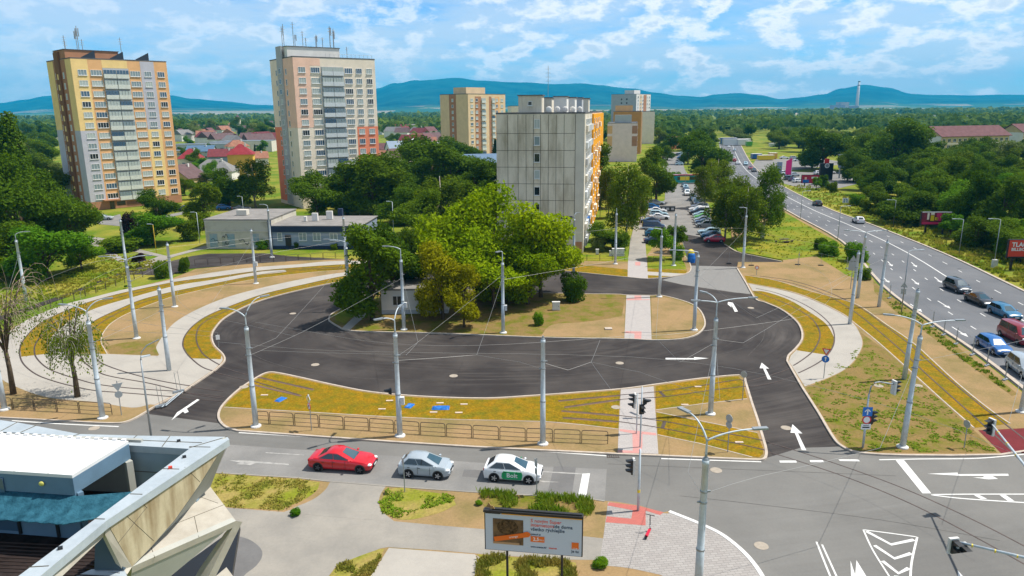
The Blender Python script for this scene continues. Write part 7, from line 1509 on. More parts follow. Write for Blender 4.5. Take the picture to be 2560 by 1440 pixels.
for k, (x, y, w, h, c_, lab) in enumerate(((1893, 398, 5.0, 2.6, 'blue', 'blue-topped container booth beside the main road'), (1917, 401, 8.0, 2.4, 'yellow', 'yellow advertising container in the dealer yard'), (1934, 398, 4.0, 3.0, 'sand', 'orange and white kiosk next to the yellow container'), (1822, 362, 12, 5, 'blue', 'blue lorry body at the end of the main road'), (1842, 364, 20, 4.6, 'white', 'white and dark lorry at the end of the main road'), (1858, 364, 8, 4, 'white', 'small white lorry right of the long one'), (1874, 366, 4, 3.4, 'green', 'green container right of the distant lorries'), (1947, 367, 12, 2.2, 'white', 'white low shed before the distant willows'))):
    g = G(x, y); root = thing('container', lab, 'container', (g.x, g.y, 0), 0.1); mm = {'blue': CP['blue'], 'yellow': M_SYEL, 'sand': WM['gold'], 'white': CP['white'], 'green': CP['green']}[c_]
    b = MB(); b.box((0, 1.4, h*0.5+0.2), (w, 2.6, h*0.9)); 
    for i in range(int(w/0.6)): b.box((-w/2+0.3+i*0.6, 0.07, h*0.5+0.2), (0.12, 0.06, h*0.8))
    b.build('body', mm, root); b = MB(); b.box((0, 1.4, h*0.95+0.25), (w+.1, 2.7, 0.12)); b.build('roof', WM['white'], root); b = MB(); b.box((0, 1.4, .12), (w*0.8, 2.0, 0.24)); b.build('base', M_BLK, root)
# bins
for k, x in enumerate((1657, 1668, 1680)):
    g = G(x, 530); root = thing('waste_container', ('left', 'middle', 'right')[k]+' one of three black wheeled waste containers beside the parking street', 'waste container', (g.x, g.y, 0), 0)
    b = MB(); b.box((0, 0, 0.75), (1.3, 1.0, 1.1)); b.build('body', M_BLK, root); b = MB(); b.extr([(-0.55, 1.3), (0.5, 1.3), (0.5, 1.4), (0, 1.52), (-0.5, 1.42)], 'x', -0.7, 0.7); b.build('lid', M_BLK, root); b = MB(); b.box((0, -0.51, 0.85), (0.7, 0.02, 0.6)); b.build('sticker', WM['grey'], root)
g = G(1728, 656); root = thing('recycling_bell', 'blue recycling bell with a yellow top beside the thick mast', 'waste container', (g.x, g.y, 0), 0)
b = MB(); b.tube([(0, 0, 0), (0, 0, 0.7), (0, 0, 1.3), (0, 0, 1.5)], [0.62, 0.68, 0.58, 0.5], 14); b.build('body', M_BLUE, root); b = MB(); b.tube([(0.0, 0.6, 1.2), (0, 0.6, 1.7), (0, 0.6, 2.0), (0, 0.6, 2.15)], [0.6, 0.58, 0.4, 0.1], 14); b.build('top', M_SYEL, root)
# ---------------------------------------------------------------- billboards and yard signs
M_POST = mat('dark_post', (0.02, 0.02, 0.022), 0.6); M_BBW = mat('poster_pale', (0.52, 0.60, 0.70), 0.6); M_ORG = mat('poster_orange', (0.80, 0.16, 0.01), 0.6); M_AMB = mat('poster_amber', (0.80, 0.36, 0.01), 0.6)
M_TXR = mat('poster_text_red', (0.72, 0.13, 0.10), 0.6); M_TXB = mat('poster_text_dark', (0.03, 0.06, 0.12), 0.6); M_PHB = mat('poster_photo', (0.06, 0.035, 0.02), 0.6, col2=(0.20, 0.12, 0.05), scale=2.5)
a, c = G(1210, 1272, 5.0), G(1458, 1290, 5.0); d = (c-a); WB = d.xy.length; ang = math.atan2(d.y, d.x)
bb = thing('billboard', 'large white telecom billboard with dark and amber top stripe in the foreground', 'billboard', (a.x, a.y, 0), ang)
zb, zt = 2.62, 5.0
b = MB(); b.box((WB/2, 0.12, (zb+zt)/2), (WB, 0.16, zt-zb)); b.build('panel', M_POST, bb)
b = MB(); b.box((WB/2, 0.02, (zb+zt)/2-0.08), (WB-0.12, 0.05, zt-zb-0.26)); post_ = b.build('poster', M_BBW, bb)
b = MB(); b.box((WB/2, -0.04, zt-0.04), (WB+0.04, 0.24, 0.12)); b.box((WB*0.54, 0.0, zt+0.06), (WB*0.90, 0.16, 0.09)); b.build('top_bar', M_POST, bb)
b = MB(); b.box((WB*0.585, -0.015, zt-0.17), (WB*0.81, 0.03, 0.11)); b.build('amber_stripe', M_AMB, post_); b = MB(); b.box((WB*0.09, -0.015, zt-0.165), (WB*0.15, 0.03, 0.12)); b.build('dark_stripe', M_POST, post_)
b = MB(); b.box((WB*0.245, -0.012, 3.78), (WB*0.31, 0.03, 1.45)); ph = b.build('photo', M_PHB, post_)
b = MB(); b.box((WB*0.225, -0.03, 3.12), (WB*0.27, 0.02, 0.12)); b.build('photo_floor', mat('photo_floor', (0.45, 0.28, 0.14), 0.7), ph)
b = MB(); b.ball((WB*0.24, -0.035, 4.05), (0.55, 0.03, 0.45), 14, 8); b.build('photo_net', mat('photo_net', (0.16, 0.10, 0.045), 0.8, col2=(0.03, 0.02, 0.01), scale=8), ph)
b = MB(); b.box((WB*0.27, -0.055, 3.52), (1.75, 0.03, 0.26), ry=-0.22); b.ball((WB*0.27+0.85, -0.055, 3.73), (0.2, 0.02, 0.16), 12, 6); brd = b.build('photo_board', M_ORG, ph)
text('orange', 0.17, M_WHT, (WB*0.30, -0.074, 3.55), (PI/2, -0.22, 0), ph)
for (s_, z_, sz, m_, x_, al) in (('S novým Super', 4.52, 0.27, M_TXR, 0.475, 'LEFT'), ('internetom', 4.28, 0.27, M_TXR, 0.475, 'LEFT'), ('ide doma', 4.28, 0.27, M_TXB, 0.705, 'LEFT'), ('všetko rýchlejšie', 4.04, 0.27, M_TXB, 0.475, 'LEFT'), ('rýchlosť až', 3.74, 0.12, M_TXB, 0.475, 'LEFT'), ('www.orange.sk/', 3.02, 0.13, M_TXB, 0.475, 'LEFT'), ('internet', 3.02, 0.13, M_TXR, 0.66, 'LEFT'), ('je tu', 2.93, 0.22, M_TXB, 0.925, 'CENTER')):
    text(s_, sz, m_, (WB*x_, -0.012, z_), (PI/2, 0, 0), post_, align=al, bold=0.004, sx=0.97)
b = MB(); b.box((WB*0.545, -0.015, 3.48), (0.72, 0.03, 0.32)); q = b.build('price_box', M_ORG, post_); text('2,5', 0.26, M_WHT, (WB*0.53, -0.034, 3.48), (PI/2, 0, 0), q, bold=0.006); text('Gb/s', 0.13, M_WHT, (WB*0.585, -0.034, 3.45), (PI/2, 0, 0), q)
b = MB(); b.box((WB*0.925, -0.015, 3.27), (0.36, 0.03, 0.36)); q = b.build('logo_square', M_ORG, post_); text('orange', 0.09, M_WHT, (WB*0.925, -0.034, 3.14), (PI/2, 0, 0), q)
for u in (0.225, 0.79):
    b = MB(); b.box((WB*u, 0.25, 1.9), (0.11, 0.12, 4.2)); b.build('post', M_POST, bb)
b = MB(); b.extr([(-0.02, zt+0.1), (0.30, zt+0.1), (0.14, zt+0.38)], 'y', 0.0, 0.05); b.extr([(0.2, zt+0.1), (0.46, zt+0.1), (0.33, zt+0.3)], 'y', -0.1, -0.05)
q = b.build('gable_ornament', mat('weathered_wood', (0.32, 0.20, 0.09), 0.85), bb); q.location = (0.12, 0, 0)
def board(x0, x1, yt, yb, z1_, label, m, foot_y, shapes, name='billboard', cat='billboard', rz=None, posts=(0.2, 0.8)):
    """billboard standing at foot row foot_y, columns x0..x1"""
    a, c = G(x0, foot_y), G(x1, foot_y); w = (c-a).xy.length; rz = math.atan2((c-a).y, (c-a).x) if rz is None else rz
    zt_, zb_ = hgt(x0, foot_y, yt), hgt(x0, foot_y, yb)
    root = thing(name, label, cat, (a.x, a.y, 0), rz)
    b = MB(); b.box((w/2, 0.15, (zt_+zb_)/2), (w+0.3, 0.3, zt_-zb_+0.3)); b.build('frame', M_POST, root); b = MB(); b.box((w/2, -0.02, (zt_+zb_)/2), (w, 0.06, zt_-zb_)); p = b.build('poster', m, root)
    for (u0, u1, v0, v1, mm, nm) in shapes:
        b = MB(); b.box((w*(u0+u1)/2, -0.07, zb_+(zt_-zb_)*(v0+v1)/2), (w*(u1-u0), 0.03, (zt_-zb_)*(v1-v0))); b.build(nm, mm, p)
    for u in posts:
        b = MB(); b.box((w*u, 0.3, zb_/2), (0.3, 0.3, zb_)); b.build('post', M_POST, root)
    return root, p, w, zb_, zt_
M_PINKB = mat('poster_pink', (0.62, 0.02, 0.12), 0.6); M_DKP = mat('poster_dark', (0.03, 0.012, 0.015), 0.6, col2=(0.28, 0.02, 0.05), scale=0.8); M_REDB = mat('poster_red', (0.66, 0.05, 0.02), 0.6)
board(2299, 2372, 531, 561, 0, 'dark red and pink billboard on the verge right of the main road', M_DKP, 586, [(0.03, 0.66, 0.02, 0.2, M_PINKB, 'pink_band'), (0.50, 0.66, 0.3, 0.95, M_PINKB, 'poster_figure'), (0.3, 0.42, 0.3, 0.75, M_SYEL, 'poster_bottle'), (0.45, 0.56, 0.35, 0.6, M_SYEL, 'poster_bottle'), (0.18, 0.25, 0.4, 0.95, WM['cream'], 'poster_figure'), (0.30, 0.42, 0.8, 0.98, WM['cream'], 'poster_figure'), (0.76, 0.96, 0.15, 0.35, WM['pink'], 'poster_text_block'), (0.78, 0.92, 0.5, 0.85, M_PINKB, 'poster_figure'), (0.0, 1.0, 0.99, 1.06, WM['white'], 'white_rail')])
root, p, w, z0, z1_ = board(2513, 2640, 601, 643, 0, 'red printing billboard cropped by the right edge', M_REDB, 676, [(0.0, 1.0, 0.0, 0.04, M_POST, 'dark_rail')], posts=(0.12, 0.85))
text('TLAČÍME', (z1_-z0)*0.36, M_WHT, (w*0.05, -0.08, z0+(z1_-z0)*0.74), (PI/2, 0, 0), p, align='LEFT', bold=0.03); text('BILLBOARDY', (z1_-z0)*0.25, M_WHT, (w*0.05, -0.08, z0+(z1_-z0)*0.46), (PI/2, 0, 0), p, align='LEFT', bold=0.02)
board(2003, 2046, 438, 457, 0, 'small red billboard with a man in blue at the dealer yard', mat('poster_deep_red', (0.45, 0.01, 0.05), 0.6), 466, [(0.05, 0.42, 0.02, 0.42, M_BLUE, 'poster_suit'), (0.16, 0.28, 0.42, 0.75, WM['pink'], 'poster_face'), (0.55, 0.92, 0.55, 0.8, M_WHT, 'poster_text_block'), (0.82, 0.95, 0.1, 0.3, M_WHT, 'poster_mark')])
for (x, yf, yt, wpx, m_, nm, lab) in ((1969, 452, 394, 13, mat('banner_pink', (0.85, 0.02, 0.22), 0.6), 'banner_flag', 'tall bright pink banner flag at the dealer yard'), (1947, 440, 405, 11, WM['blueg'], 'pylon_sign', 'grey-blue pylon sign left of the pink banner')):
    g = G(x, yf); h = hgt(x, yf, yt); w = wpx/FPX*g.length; root = thing(nm, lab, 'banner' if 'flag' in nm else 'sign', (g.x, g.y, 0)); b = MB()
    if nm == 'banner_flag': b.extr([(-w/2, h*0.28), (w/2, h*0.26), (w/2, h), (0.2*w, h*0.93), (-w/2, h*0.86)], 'y', -0.04, 0.04); b.build('flag', m_, root); b = MB(); b.tube([(w/2+.1, 0, 0), (w/2+.1, 0, h)], 0.08, 6); b.build('pole', M_GALV, root)
    else: b.box((0, 0, h/2), (w, 0.6, h)); b.build('panel', m_, root); b = MB(); b.box((0, 0, .2), (w+.4, 1, .4)); b.build('base', M_WALK, root)
g = G(2063, 450); h = hgt(2063, 450, 408); root = thing('pylon_sign', 'black car dealer pylon with a round pale emblem', 'sign', (g.x, g.y, 0)); b = MB(); b.box((0, 0, h*0.5), (4.6, 1.0, h)); b.build('panel', M_BLK, root)
b = MB(); disc(b, 0.85, -0.56, h*0.86, 18); q = b.build('emblem', M_WHT, root); b = MB(); disc(b, 0.6, -0.58, h*0.86, 18); b.build('emblem_centre', M_GALVD, q); b = MB(); b.box((0, 0, h+0.8), (1.6, 0.3, 1.6)); b.build('red_crown', M_RED, root)
g = G(2107, 445); root = thing('pylon_sign', 'blue and white service sign on grey posts left of the thicket', 'sign', (g.x, g.y, 0)); h = hgt(2107, 445, 407)
for x in (-1.4, 1.4):
    b = MB(); b.box((x, 0, h/2), (.4, .4, h)); b.build('post', M_GALVD, root)
b = MB(); b.box((0, -0.3, h*0.85), (4.6, .3, h*0.28)); b.build('panel', WM['blueg'], root)
g = G(1905, 600); root = thing('information_board', 'dark information board standing under the rightmost birch', 'sign', (g.x, g.y, 0), 0.9); b = MB(); b.box((0, 0, 1.75), (1.9, 0.12, 2.5)); b.build('panel', M_GALVD, root)
for x in (-0.7, 0.7):
    b = MB(); b.tube([(x, 0.02, 0), (x, 0.02, 1.2)], 0.06, 6); b.build('post', M_POST, root)
g = G(2112, 520); root = thing('road_sign', 'blue and white place sign beyond the white hatchback', 'road sign', (g.x, g.y, 0)); h = hgt(2112, 520, 495)
b = MB(); b.box((0, 0, h*0.75), (1.6, 0.06, h*0.5)); p = b.build('plate', M_WHT, root); b = MB(); b.tube([(-0.35, -0.05, h*.55), (-0.35, -0.05, h*.92)], 0.09, 5); b.tube([(0.35, -0.05, h*.55), (0.35, -0.05, h*.85), (0, -0.05, h*.92)], 0.09, 5); b.build('symbol', M_BLU, p); b = MB(); b.tube([(0, 0.05, 0), (0, 0.05, h*.6)], 0.05, 6); b.build('post', M_GALVD, root)
g = G(1960, 607); root = thing('picnic_set', 'picnic table with benches in the meadow right of the birches', 'picnic table', (g.x, g.y, 0), 0.1)
b = MB(); b.box((0, 0, .72), (1.8, .8, .08)); b.build('table_top', M_BROWN, root)
for x, w in ((-1.6, .5), (1.6, .5), (0.1, 1.6)):
    b = MB(); b.box((x, -.8 if w > 1 else 0, .42), (w, .4, .07)); b.box((x, -.8 if w > 1 else 0, .2), (w*.6, .1, .4)); b.build('bench', M_BROWN, root)

# ---------------------------------------------------------------- near building at lower left
M_ZINC = mat('zinc_sheet', (0.40, 0.45, 0.48), 0.6, col2=(0.30, 0.345, 0.375), scale=0.8, detail=8, lo=0.4, hi=0.75, fine=0.05); M_STC = mat('rain_stained_concrete', (0.50, 0.43, 0.29), 0.9, col2=(0.27, 0.20, 0.11), scale=2.2, detail=9, lo=0.40, hi=0.70, fine=0.06, stretch=(1, 1, 0.16))
M_PALEC = mat('pale_cladding', (0.45, 0.415, 0.35), 0.85, col2=(0.34, 0.305, 0.25), scale=0.9, detail=9, lo=0.42, hi=0.75, fine=0.05); M_MIDC = mat('grey_cladding', (0.40, 0.40, 0.36), 0.85, var=0.08, scale=0.5); M_BLUEW = mat('blue_grey_cladding', (0.115, 0.20, 0.28), 0.7, var=0.12, scale=0.8); M_WROOF = mat('white_membrane', (0.70, 0.70, 0.69), 0.75, col2=(0.60, 0.59, 0.565), scale=0.9, detail=8, lo=0.45, hi=0.8)
M_TEAL = mat('teal_awning', (0.035, 0.135, 0.19), 0.8, col2=(0.012, 0.06, 0.09), scale=2.5, detail=6, bump=0.8); M_DECK = mat('dark_deck', (0.03, 0.022, 0.02), 0.8, var=0.4, scale=2); M_LIME = mat('lime_plastic', (0.45, 0.75, 0.0), 0.4); M_LAMP2 = mat('amber_lamp_cover', (0.55, 0.52, 0.12), 0.4)
bd = thing('modern_building', 'angular modern building with a metal roof ring and white flat roof at lower left', 'building', (-16, 22, 0))
OX = Vector((16, -22, 0))
def slab3(name, pts, m, t=0.25, away=Vector((0, 0, CH)), parent=None, seams=0):
    """flat polygon given a real thickness on the side turned away from `away`"""
    P = [Vector(p) for p in pts]; n = Vector((0, 0, 0))
    for i in range(len(P)): n += P[i].cross(P[(i+1) % len(P)])
    n.normalize()
    if n.dot(P[0]-away) < 0: n = -n
    Q = [p+n*t for p in P]; k = len(P); ax = max(range(3), key=lambda i: abs(n[i])); pr = [Vector((p[(ax+1) % 3], p[(ax+2) % 3], 0)) for p in P]; tri = geometry.tessellate_polygon([pr]); b = MB()
    b.add([p+OX for p in P+Q], [tuple(q) for q in tri]+[tuple(i+k for i in reversed(q)) for q in tri]+[(i, (i+1) % k, k+(i+1) % k, k+i) for i in range(k)]); return b.build(name, m, parent or bd)
def onplane(px, a, b_, c):
    n = (b_-a).cross(c-a); d = _F+_R*((px[0]-1280)/FPX)-_U*((px[1]-720)/FPX); o = Vector((0, 0, CH)); return o+d*((a-o).dot(n)/d.dot(n))
ZR = 12.5
ringpx = [(568, 1092), (342, 1089), (199, 1085), (43, 1056), (0, 1050), (-160, 1030), (-160, 1073), (0, 1079), (319, 1099), (320, 1113), (473, 1122), (367, 1202), (244, 1293), (46, 1440), (-60, 1520), (10, 1520), (101, 1440), (266, 1302), (573, 1098)]
b = MB(); b.prism([G(x, y, ZR)+OX for x, y in ringpx], ZR-0.28, ZR); b.build('roof_ring', M_ZINC, bd)
b = MB()
for q in (((43, 1056), (0, 1079)), ((90, 1064), (50, 1082)), ((199, 1085), (180, 1091)), ((342, 1089), (322, 1106)), ((425, 1090), (405, 1117)), ((568, 1092), (473, 1120)), ((322, 1100), (505, 1107)), ((473, 1117), (526, 1118)), ((408, 1172), (448, 1173)), ((325, 1235), (356, 1236)), ((236, 1297), (262, 1298)), ((72, 1418), (122, 1415))):
    a_, c_ = G(*q[0], ZR), G(*q[1], ZR); b.tube([a_+OX+Vector((0, 0, .004)), c_+OX+Vector((0, 0, .004))], 0.018, 4)
b.build('sheet_joints', M_SEAM, bd)
for (x, y) in ((447, 1104), (461, 1144), (151, 1373), (426, 1171)):
    p = G(x, y, ZR)+OX; b = MB(); b.box((p.x, p.y, p.z+0.04), (0.13, 0.1, 0.08), rz=.5); b.build('spot_lamp', M_BLK if x != 426 else M_REDB, bd)
T = G(573, 1099, ZR-0.05); A1 = G(266, 1303, ZR-0.05); V1 = G(330, 1417, 10.3); V2 = G(526, 1217, 10.2); V3 = G(590, 1302, 9.9)
low = [(379, 1366), (437, 1300), (500, 1210), (548, 1132)]
slab3('stained_face', [T, A1, V1]+[onplane(p, T, A1, V1) for p in low], M_STC)
lp = [onplane(p, T, V1, V2) for p in low]
slab3('underside_facet', [T, V2, onplane((437, 1308), T, V1, V2), onplane((379, 1366), T, V1, V2)]+[onplane(p, T, V1, V2) for p in ((437, 1302), (500, 1212), (548, 1134))], M_MIDC)  # underside strip in plain grey cladding
slab3('pale_wedge', [V2, V3, V1, onplane((379, 1366), V2, V3, V1), onplane((437, 1308), V2, V3, V1)], M_PALEC)
L1 = G(322, 1475, 9.4)
slab3('lower_band', [V3, onplane((560, 1330), V3, V1, L1), onplane((425, 1442), V3, V1, L1), onplane((405, 1480), V3, V1, L1), L1, V1], M_MIDC)
LG = G(500, 1500, 7.4)
slab3('leaning_leg', [V3, onplane((562, 1332), V3, LG, G(460, 1490, 7.2)), onplane((500, 1420), V3, LG, G(460, 1490, 7.2)), G(460, 1490, 7.2), LG, onplane((522, 1440), V3, LG, G(460, 1490, 7.2))], M_PALEC, 0.3)
slab3('painted_void', [G(600, 1310, 6.0), G(420, 1440, 6.0), G(400, 1560, 6.0), G(560, 1560, 6.0)], M_BLK, 0.3)  # black slab standing in for the darkness inside the opening
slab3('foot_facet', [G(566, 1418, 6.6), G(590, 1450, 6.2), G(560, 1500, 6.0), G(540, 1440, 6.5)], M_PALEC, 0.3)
def seams(name, plane, segs, r=0.012):
    for p0_, p1_ in segs:
        b = MB(); b.tube([onplane(p0_, *plane)+OX, onplane(p1_, *plane)+OX], r, 4); b.build(name, M_SEAM, bd)
seams('facet_joint', (V2, V3, V1), [((437, 1310), (562, 1261)), ((486, 1292), (497, 1343)), ((378, 1369), (387, 1394)), ((500, 1242), (545, 1258))])
seams('facet_joint', (T, A1, V1), [((296, 1357), (367, 1268)), ((305, 1279), (384, 1352)), ((350, 1252), (368, 1270)), ((462, 1168), (500, 1205))], 0.009)
A0 = G(101, 1440, ZR-0.05); sA = onplane((263, 1336), T, A1, V1)
slab3('edge_face', [A1, G(125, 1415, ZR-0.05), G(20, 1510, ZR-0.05), G(70, 1522, ZR-0.55), G(140, 1455, ZR-0.55), G(263, 1338, ZR-0.55)], M_PALEC, 0.2)
slab3('triangle_frame', [A1+Vector((-.02, 0, 0)), G(263, 1338, ZR-.5), G(306, 1424, 10.4), G(318, 1436, 10.25), V1], M_PALEC, 0.2)
# upper room
zr = 12.8
room = [G(x, y, zr) for x, y in ((-220, 1072), (0, 1083), (321, 1102), (180, 1188), (0, 1176), (-220, 1162))]
b = MB(); b.prism([p+OX for p in room], zr-0.12, zr); b.build('white_roof', M_WROOF, bd)
b = MB(); e0, e1 = G(-200, 1073, zr), G(321, 1102, zr)
for i in range(24):
    p = e0.lerp(e1, (i+.5)/24)+OX; b.box((p.x, p.y, p.z+0.03), (0.16, 0.12, 0.06))
for k in range(5):
    s0 = e0.lerp(e1, (k+.7)/5.4); s1 = G(-220+k*85, 1164+k*5, zr); b.tube([s0+OX+Vector((0, 0, .012)), s1+OX+Vector((0, 0, .012))], 0.014, 4)
b.build('roof_ribs', mat('membrane_rib', (0.66, 0.66, 0.65), 0.7), bd)
fw = [G(-220, 1162, zr), G(0, 1176, zr), G(180, 1188, zr)]; FL = 10.3
def wall(name, a_, c_, z0, z1, m, t=0.2, parent=None):
    return slab3(name, [Vector((a_.x, a_.y, z0)), Vector((c_.x, c_.y, z0)), Vector((c_.x, c_.y, z1)), Vector((a_.x, a_.y, z1))], m, t, parent=parent)
wall('front_wall', fw[0], fw[2], FL, zr-0.121, M_BLUEW)
cR = G(321, 1103, zr); 
sd_ = (cR-fw[2]).normalized()
wall('fascia', fw[2], cR, zr-0.72, zr-0.121, M_BLUEW, 0.12)
for u, w_ in ((0.03, 0.18), (0.90, 0.24)):
    p = fw[2].lerp(cR, u)+OX; b = MB(); b.box((p.x+.06, p.y+.06, (FL+zr-.72)/2), (w_, w_, zr-.72-FL), rz=0.9); b.build('corner_post', M_MIDC if u > .5 else M_BLUEW, bd)
wall('inner_wall', G(-100, 1080, ZR)+Vector((0, -.3, 0)), cR+Vector((.2, .5, 0)), FL, zr-.2, M_MIDC, 0.15)
wall('ring_wall', G(321, 1112, ZR), G(475, 1121, ZR), FL-0.6, ZR-0.281, M_MIDC and mat('ring_blue_wall', (0.24, 0.31, 0.36), 0.8, var=.08, scale=.7), 0.2)  # blue-grey wall below the inner edge of the ring
b = MB(); p0, p1 = G(321, 1112, ZR)+OX, G(475, 1121, ZR)+OX; b.tube([(p0.x, p0.y-.02, 11.4), (p1.x, p1.y-.02, 11.4)], 0.015, 4); b.build('wall_joint', M_SEAM, bd)
b = MB(); b.prism([p+OX for p in (G(-200, 1060, FL), G(520, 1150, FL), G(420, 1230, FL), G(300, 1350, FL), G(60, 1560, FL), G(-200, 1560, FL))], FL-0.3, FL); b.build('terrace_floor', M_DECK, bd)
b = MB()
for k in range(9):
    a_ = G(-100, 1352+k*9, FL)+OX; c_ = G(300, 1372+k*9, FL)+OX; b.tube([a_+Vector((0, 0, .02)), c_+Vector((0, 0, .02))], 0.03, 4)
b.build('deck_boards', mat('deck_board', (0.05, 0.035, 0.03), 0.8), bd)
# awning
n_, m_ = 40, 7; vs = []; r = random.Random(3)
for i in range(n_+1):
    t = i/n_; a_ = fw[0].lerp(fw[2], t*1.0)
    for j in range(m_+1):
        u = j/m_; sag = 0.10*math.sin(i*1.9+r.uniform(-.3, .3))*u*0.5; vs.append((a_.x+OX.x+0.05, a_.y+OX.y-0.02-1.0*u, 12.02-0.50*u+sag*0.5-0.12*math.sin(u*PI)))
b = MB(); b.add(vs, [(i*(m_+1)+j, (i+1)*(m_+1)+j, (i+1)*(m_+1)+j+1, i*(m_+1)+j+1) for i in range(n_) for j in range(m_)])
aw = b.build('awning', M_TEAL, bd, smooth=True); md = aw.modifiers.new('s', 'SOLIDIFY'); md.thickness = 0.02
e_ = fw[2]; vs = [(e_.x+OX.x+.05, e_.y+OX.y, 12.0), (G(345, 1228, 11.8).x+OX.x, G(345, 1228, 11.8).y+OX.y, 11.8), (G(238, 1296, 11.4).x+OX.x, G(238, 1296, 11.4).y+OX.y, 11.4), (e_.x+OX.x+.05, e_.y+OX.y-1.0, 11.5)]
b = MB(); b.add(vs+[(x, y, z-.03) for x, y, z in vs], [(0, 1, 2, 3), (7, 6, 5, 4), (0, 1, 5, 4), (1, 2, 6, 5), (2, 3, 7, 6), (3, 0, 4, 7)]); b.build('awning', M_TEAL, bd)
for (x, y, z) in ((99, 1202, 12.45), ):
    p = fw[0].lerp(fw[2], 0.81)+OX; b = MB(); b.ball((p.x, p.y-.06, 12.42), (0.10, 0.05, 0.09), 12, 8); b.build('wall_lamp', M_LAMP2, bd)
p = fw[0].lerp(fw[2], 0.5)+OX; b = MB(); b.box((p.x, p.y-.03, 12.25), (0.9, 0.06, 0.55), rz=math.atan2((fw[2]-fw[0]).y, (fw[2]-fw[0]).x)); b.build('window', GL[1], bd)
b = MB(); 
for u in (0.35, 0.62, 0.86): 
    q = fw[0].lerp(fw[2], u)+OX; b.box((q.x, q.y-.03, 11.0), (0.10, 0.08, 1.3))
b.build('glazing_bars', M_BLK, bd); q = fw[0].lerp(fw[2], 0.5)+OX; b = MB(); b.box((q.x, q.y-.02, 10.95), (1.6, 0.05, 1.0), rz=math.atan2((fw[2]-fw[0]).y, (fw[2]-fw[0]).x)); b.build('lower_window', GL[1], bd)
iw = [G(240, 1340, 11.6), G(310, 1424, 10.5)]
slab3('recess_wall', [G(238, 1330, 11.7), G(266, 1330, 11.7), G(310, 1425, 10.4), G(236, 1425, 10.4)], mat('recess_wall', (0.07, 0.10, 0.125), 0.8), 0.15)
slab3('recess_ledge', [G(229, 1423, 10.38), G(310, 1421, 10.38), G(330, 1470, 10.2), G(140, 1470, 10.2), G(190, 1440, 10.3)], M_ZINC, 0.15)
p = G(259, 1395, 10.75)+OX; b = MB(); b.ball(p, (0.05, 0.05, 0.13), 8, 6); b.build('recess_lamp', M_LAMP2, bd)
# lime chair on the terrace
p = PY(287, 1228, 24.2); p.z = FL+0.42; q = thing('plastic_chair', 'lime green plastic chair on the terrace under the white roof', 'chair', (p.x, p.y, p.z-0.42), 0.5)
b = MB(); b.box((0, 0, 0.42), (0.48, 0.46, 0.05)); b.build('seat', M_LIME, q); b = MB(); b.box((-0.02, 0.22, 0.68), (0.44, 0.05, 0.5), rx=-0.15); b.build('backrest', M_LIME, q)
for sx in (-.2, .2):
    b = MB(); b.tube([(sx*1.15, -.2, .42), (sx*1.2, -.2, .64), (sx*1.2, .2, .66)], 0.025, 6); b.build('armrest', M_LIME, q)
    for sy in (-.2, .2):
        b = MB(); b.tube([(sx, sy, .42), (sx*1.1, sy*1.1, 0)], 0.022, 6); b.build('leg', M_LIME, q)

# ---------------------------------------------------------------- weeds and grass (stuff)
def tufts(name, poly, n, h, m, label, seed, z=0.11, w=0.03, sp=0.4):
    r = random.Random(seed); xs = [p[0] for p in poly]; ys = [p[1] for p in poly]; vs = []; fs = []; k = 0; tr = 0
    while k < n and tr < n*20:
        tr += 1; x, y = r.uniform(min(xs), max(xs)), r.uniform(min(ys), max(ys))
        if not in_poly(x, y, poly): continue
        g = G(x, y, z)
        if noise.noise(Vector((g.x*0.8, g.y*0.8, seed*1.7))) < r.uniform(-0.15, 0.3): continue
        k += 1
        for i in range(5):
            t = r.uniform(0, 2*PI); L = h*r.uniform(0.4, 1.2); p = g+Vector((r.gauss(0, .06), r.gauss(0, .06), 0)); d = Vector((math.cos(t), math.sin(t), 0)); s = Vector((-d.y, d.x, 0))*w*r.uniform(.6, 1.5); tip = p+d*L*sp*r.uniform(.3, 1.5)+Vector((0, 0, L)); md_ = p.lerp(tip, .55)+Vector((0, 0, L*.12)); o = len(vs)
            vs += [tuple(p-s), tuple(p+s), tuple(md_+s), tuple(tip), tuple(md_-s)]; fs.append((o, o+1, o+2, o+3, o+4))
    me = bpy.data.meshes.new(name); me.from_pydata(vs, [], fs); me.materials.append(m); o = bpy.data.objects.new(name, me); COL.objects.link(o); tag(o, label, 'grass', kind='stuff')
MT_G = mat('weed_leaves', (0.17, 0.29, 0.012), 0.8, col2=(0.27, 0.32, 0.03), scale=1.5, transl=0.3, spec=.1); MT_D = mat('dry_weed_leaves', (0.40, 0.32, 0.07), 0.85, col2=(0.22, 0.25, 0.03), scale=0.9, transl=0.3, spec=.1); MT_F = mat('field_weeds', (0.26, 0.34, 0.015), 0.85, col2=(0.44, 0.37, 0.06), scale=0.25, transl=0.3, spec=.1)
tufts('weeds', [(1198, 1228), (1300, 1234), (1400, 1240), (1478, 1246), (1485, 1275), (1470, 1290), (1400, 1284), (1290, 1275), (1212, 1262)], 800, 0.36, MT_G, 'tall green weeds on the verge behind the white billboard', 61, w=0.022)
tufts('weeds', [(968, 1222), (1060, 1226), (1135, 1240), (1130, 1255), (1060, 1272), (1000, 1298), (956, 1282), (950, 1255)], 380, 0.09, MT_G, 'low green weeds on the verge beside the driveway', 62, w=0.04, sp=1.2)
tufts('weeds', [(539, 1184), (745, 1198), (800, 1208), (788, 1230), (752, 1254), (705, 1277), (576, 1268), (530, 1240)], 800, 0.10, MT_D, 'dry yellow-green grass on the verge beside the modern building', 63, w=0.03, sp=0.9)
tufts('weeds', [(1195, 1388), (1400, 1402), (1440, 1410), (1440, 1475), (1190, 1480)], 1500, 0.30, MT_D, 'long dry grass under the white billboard', 64, w=0.022)
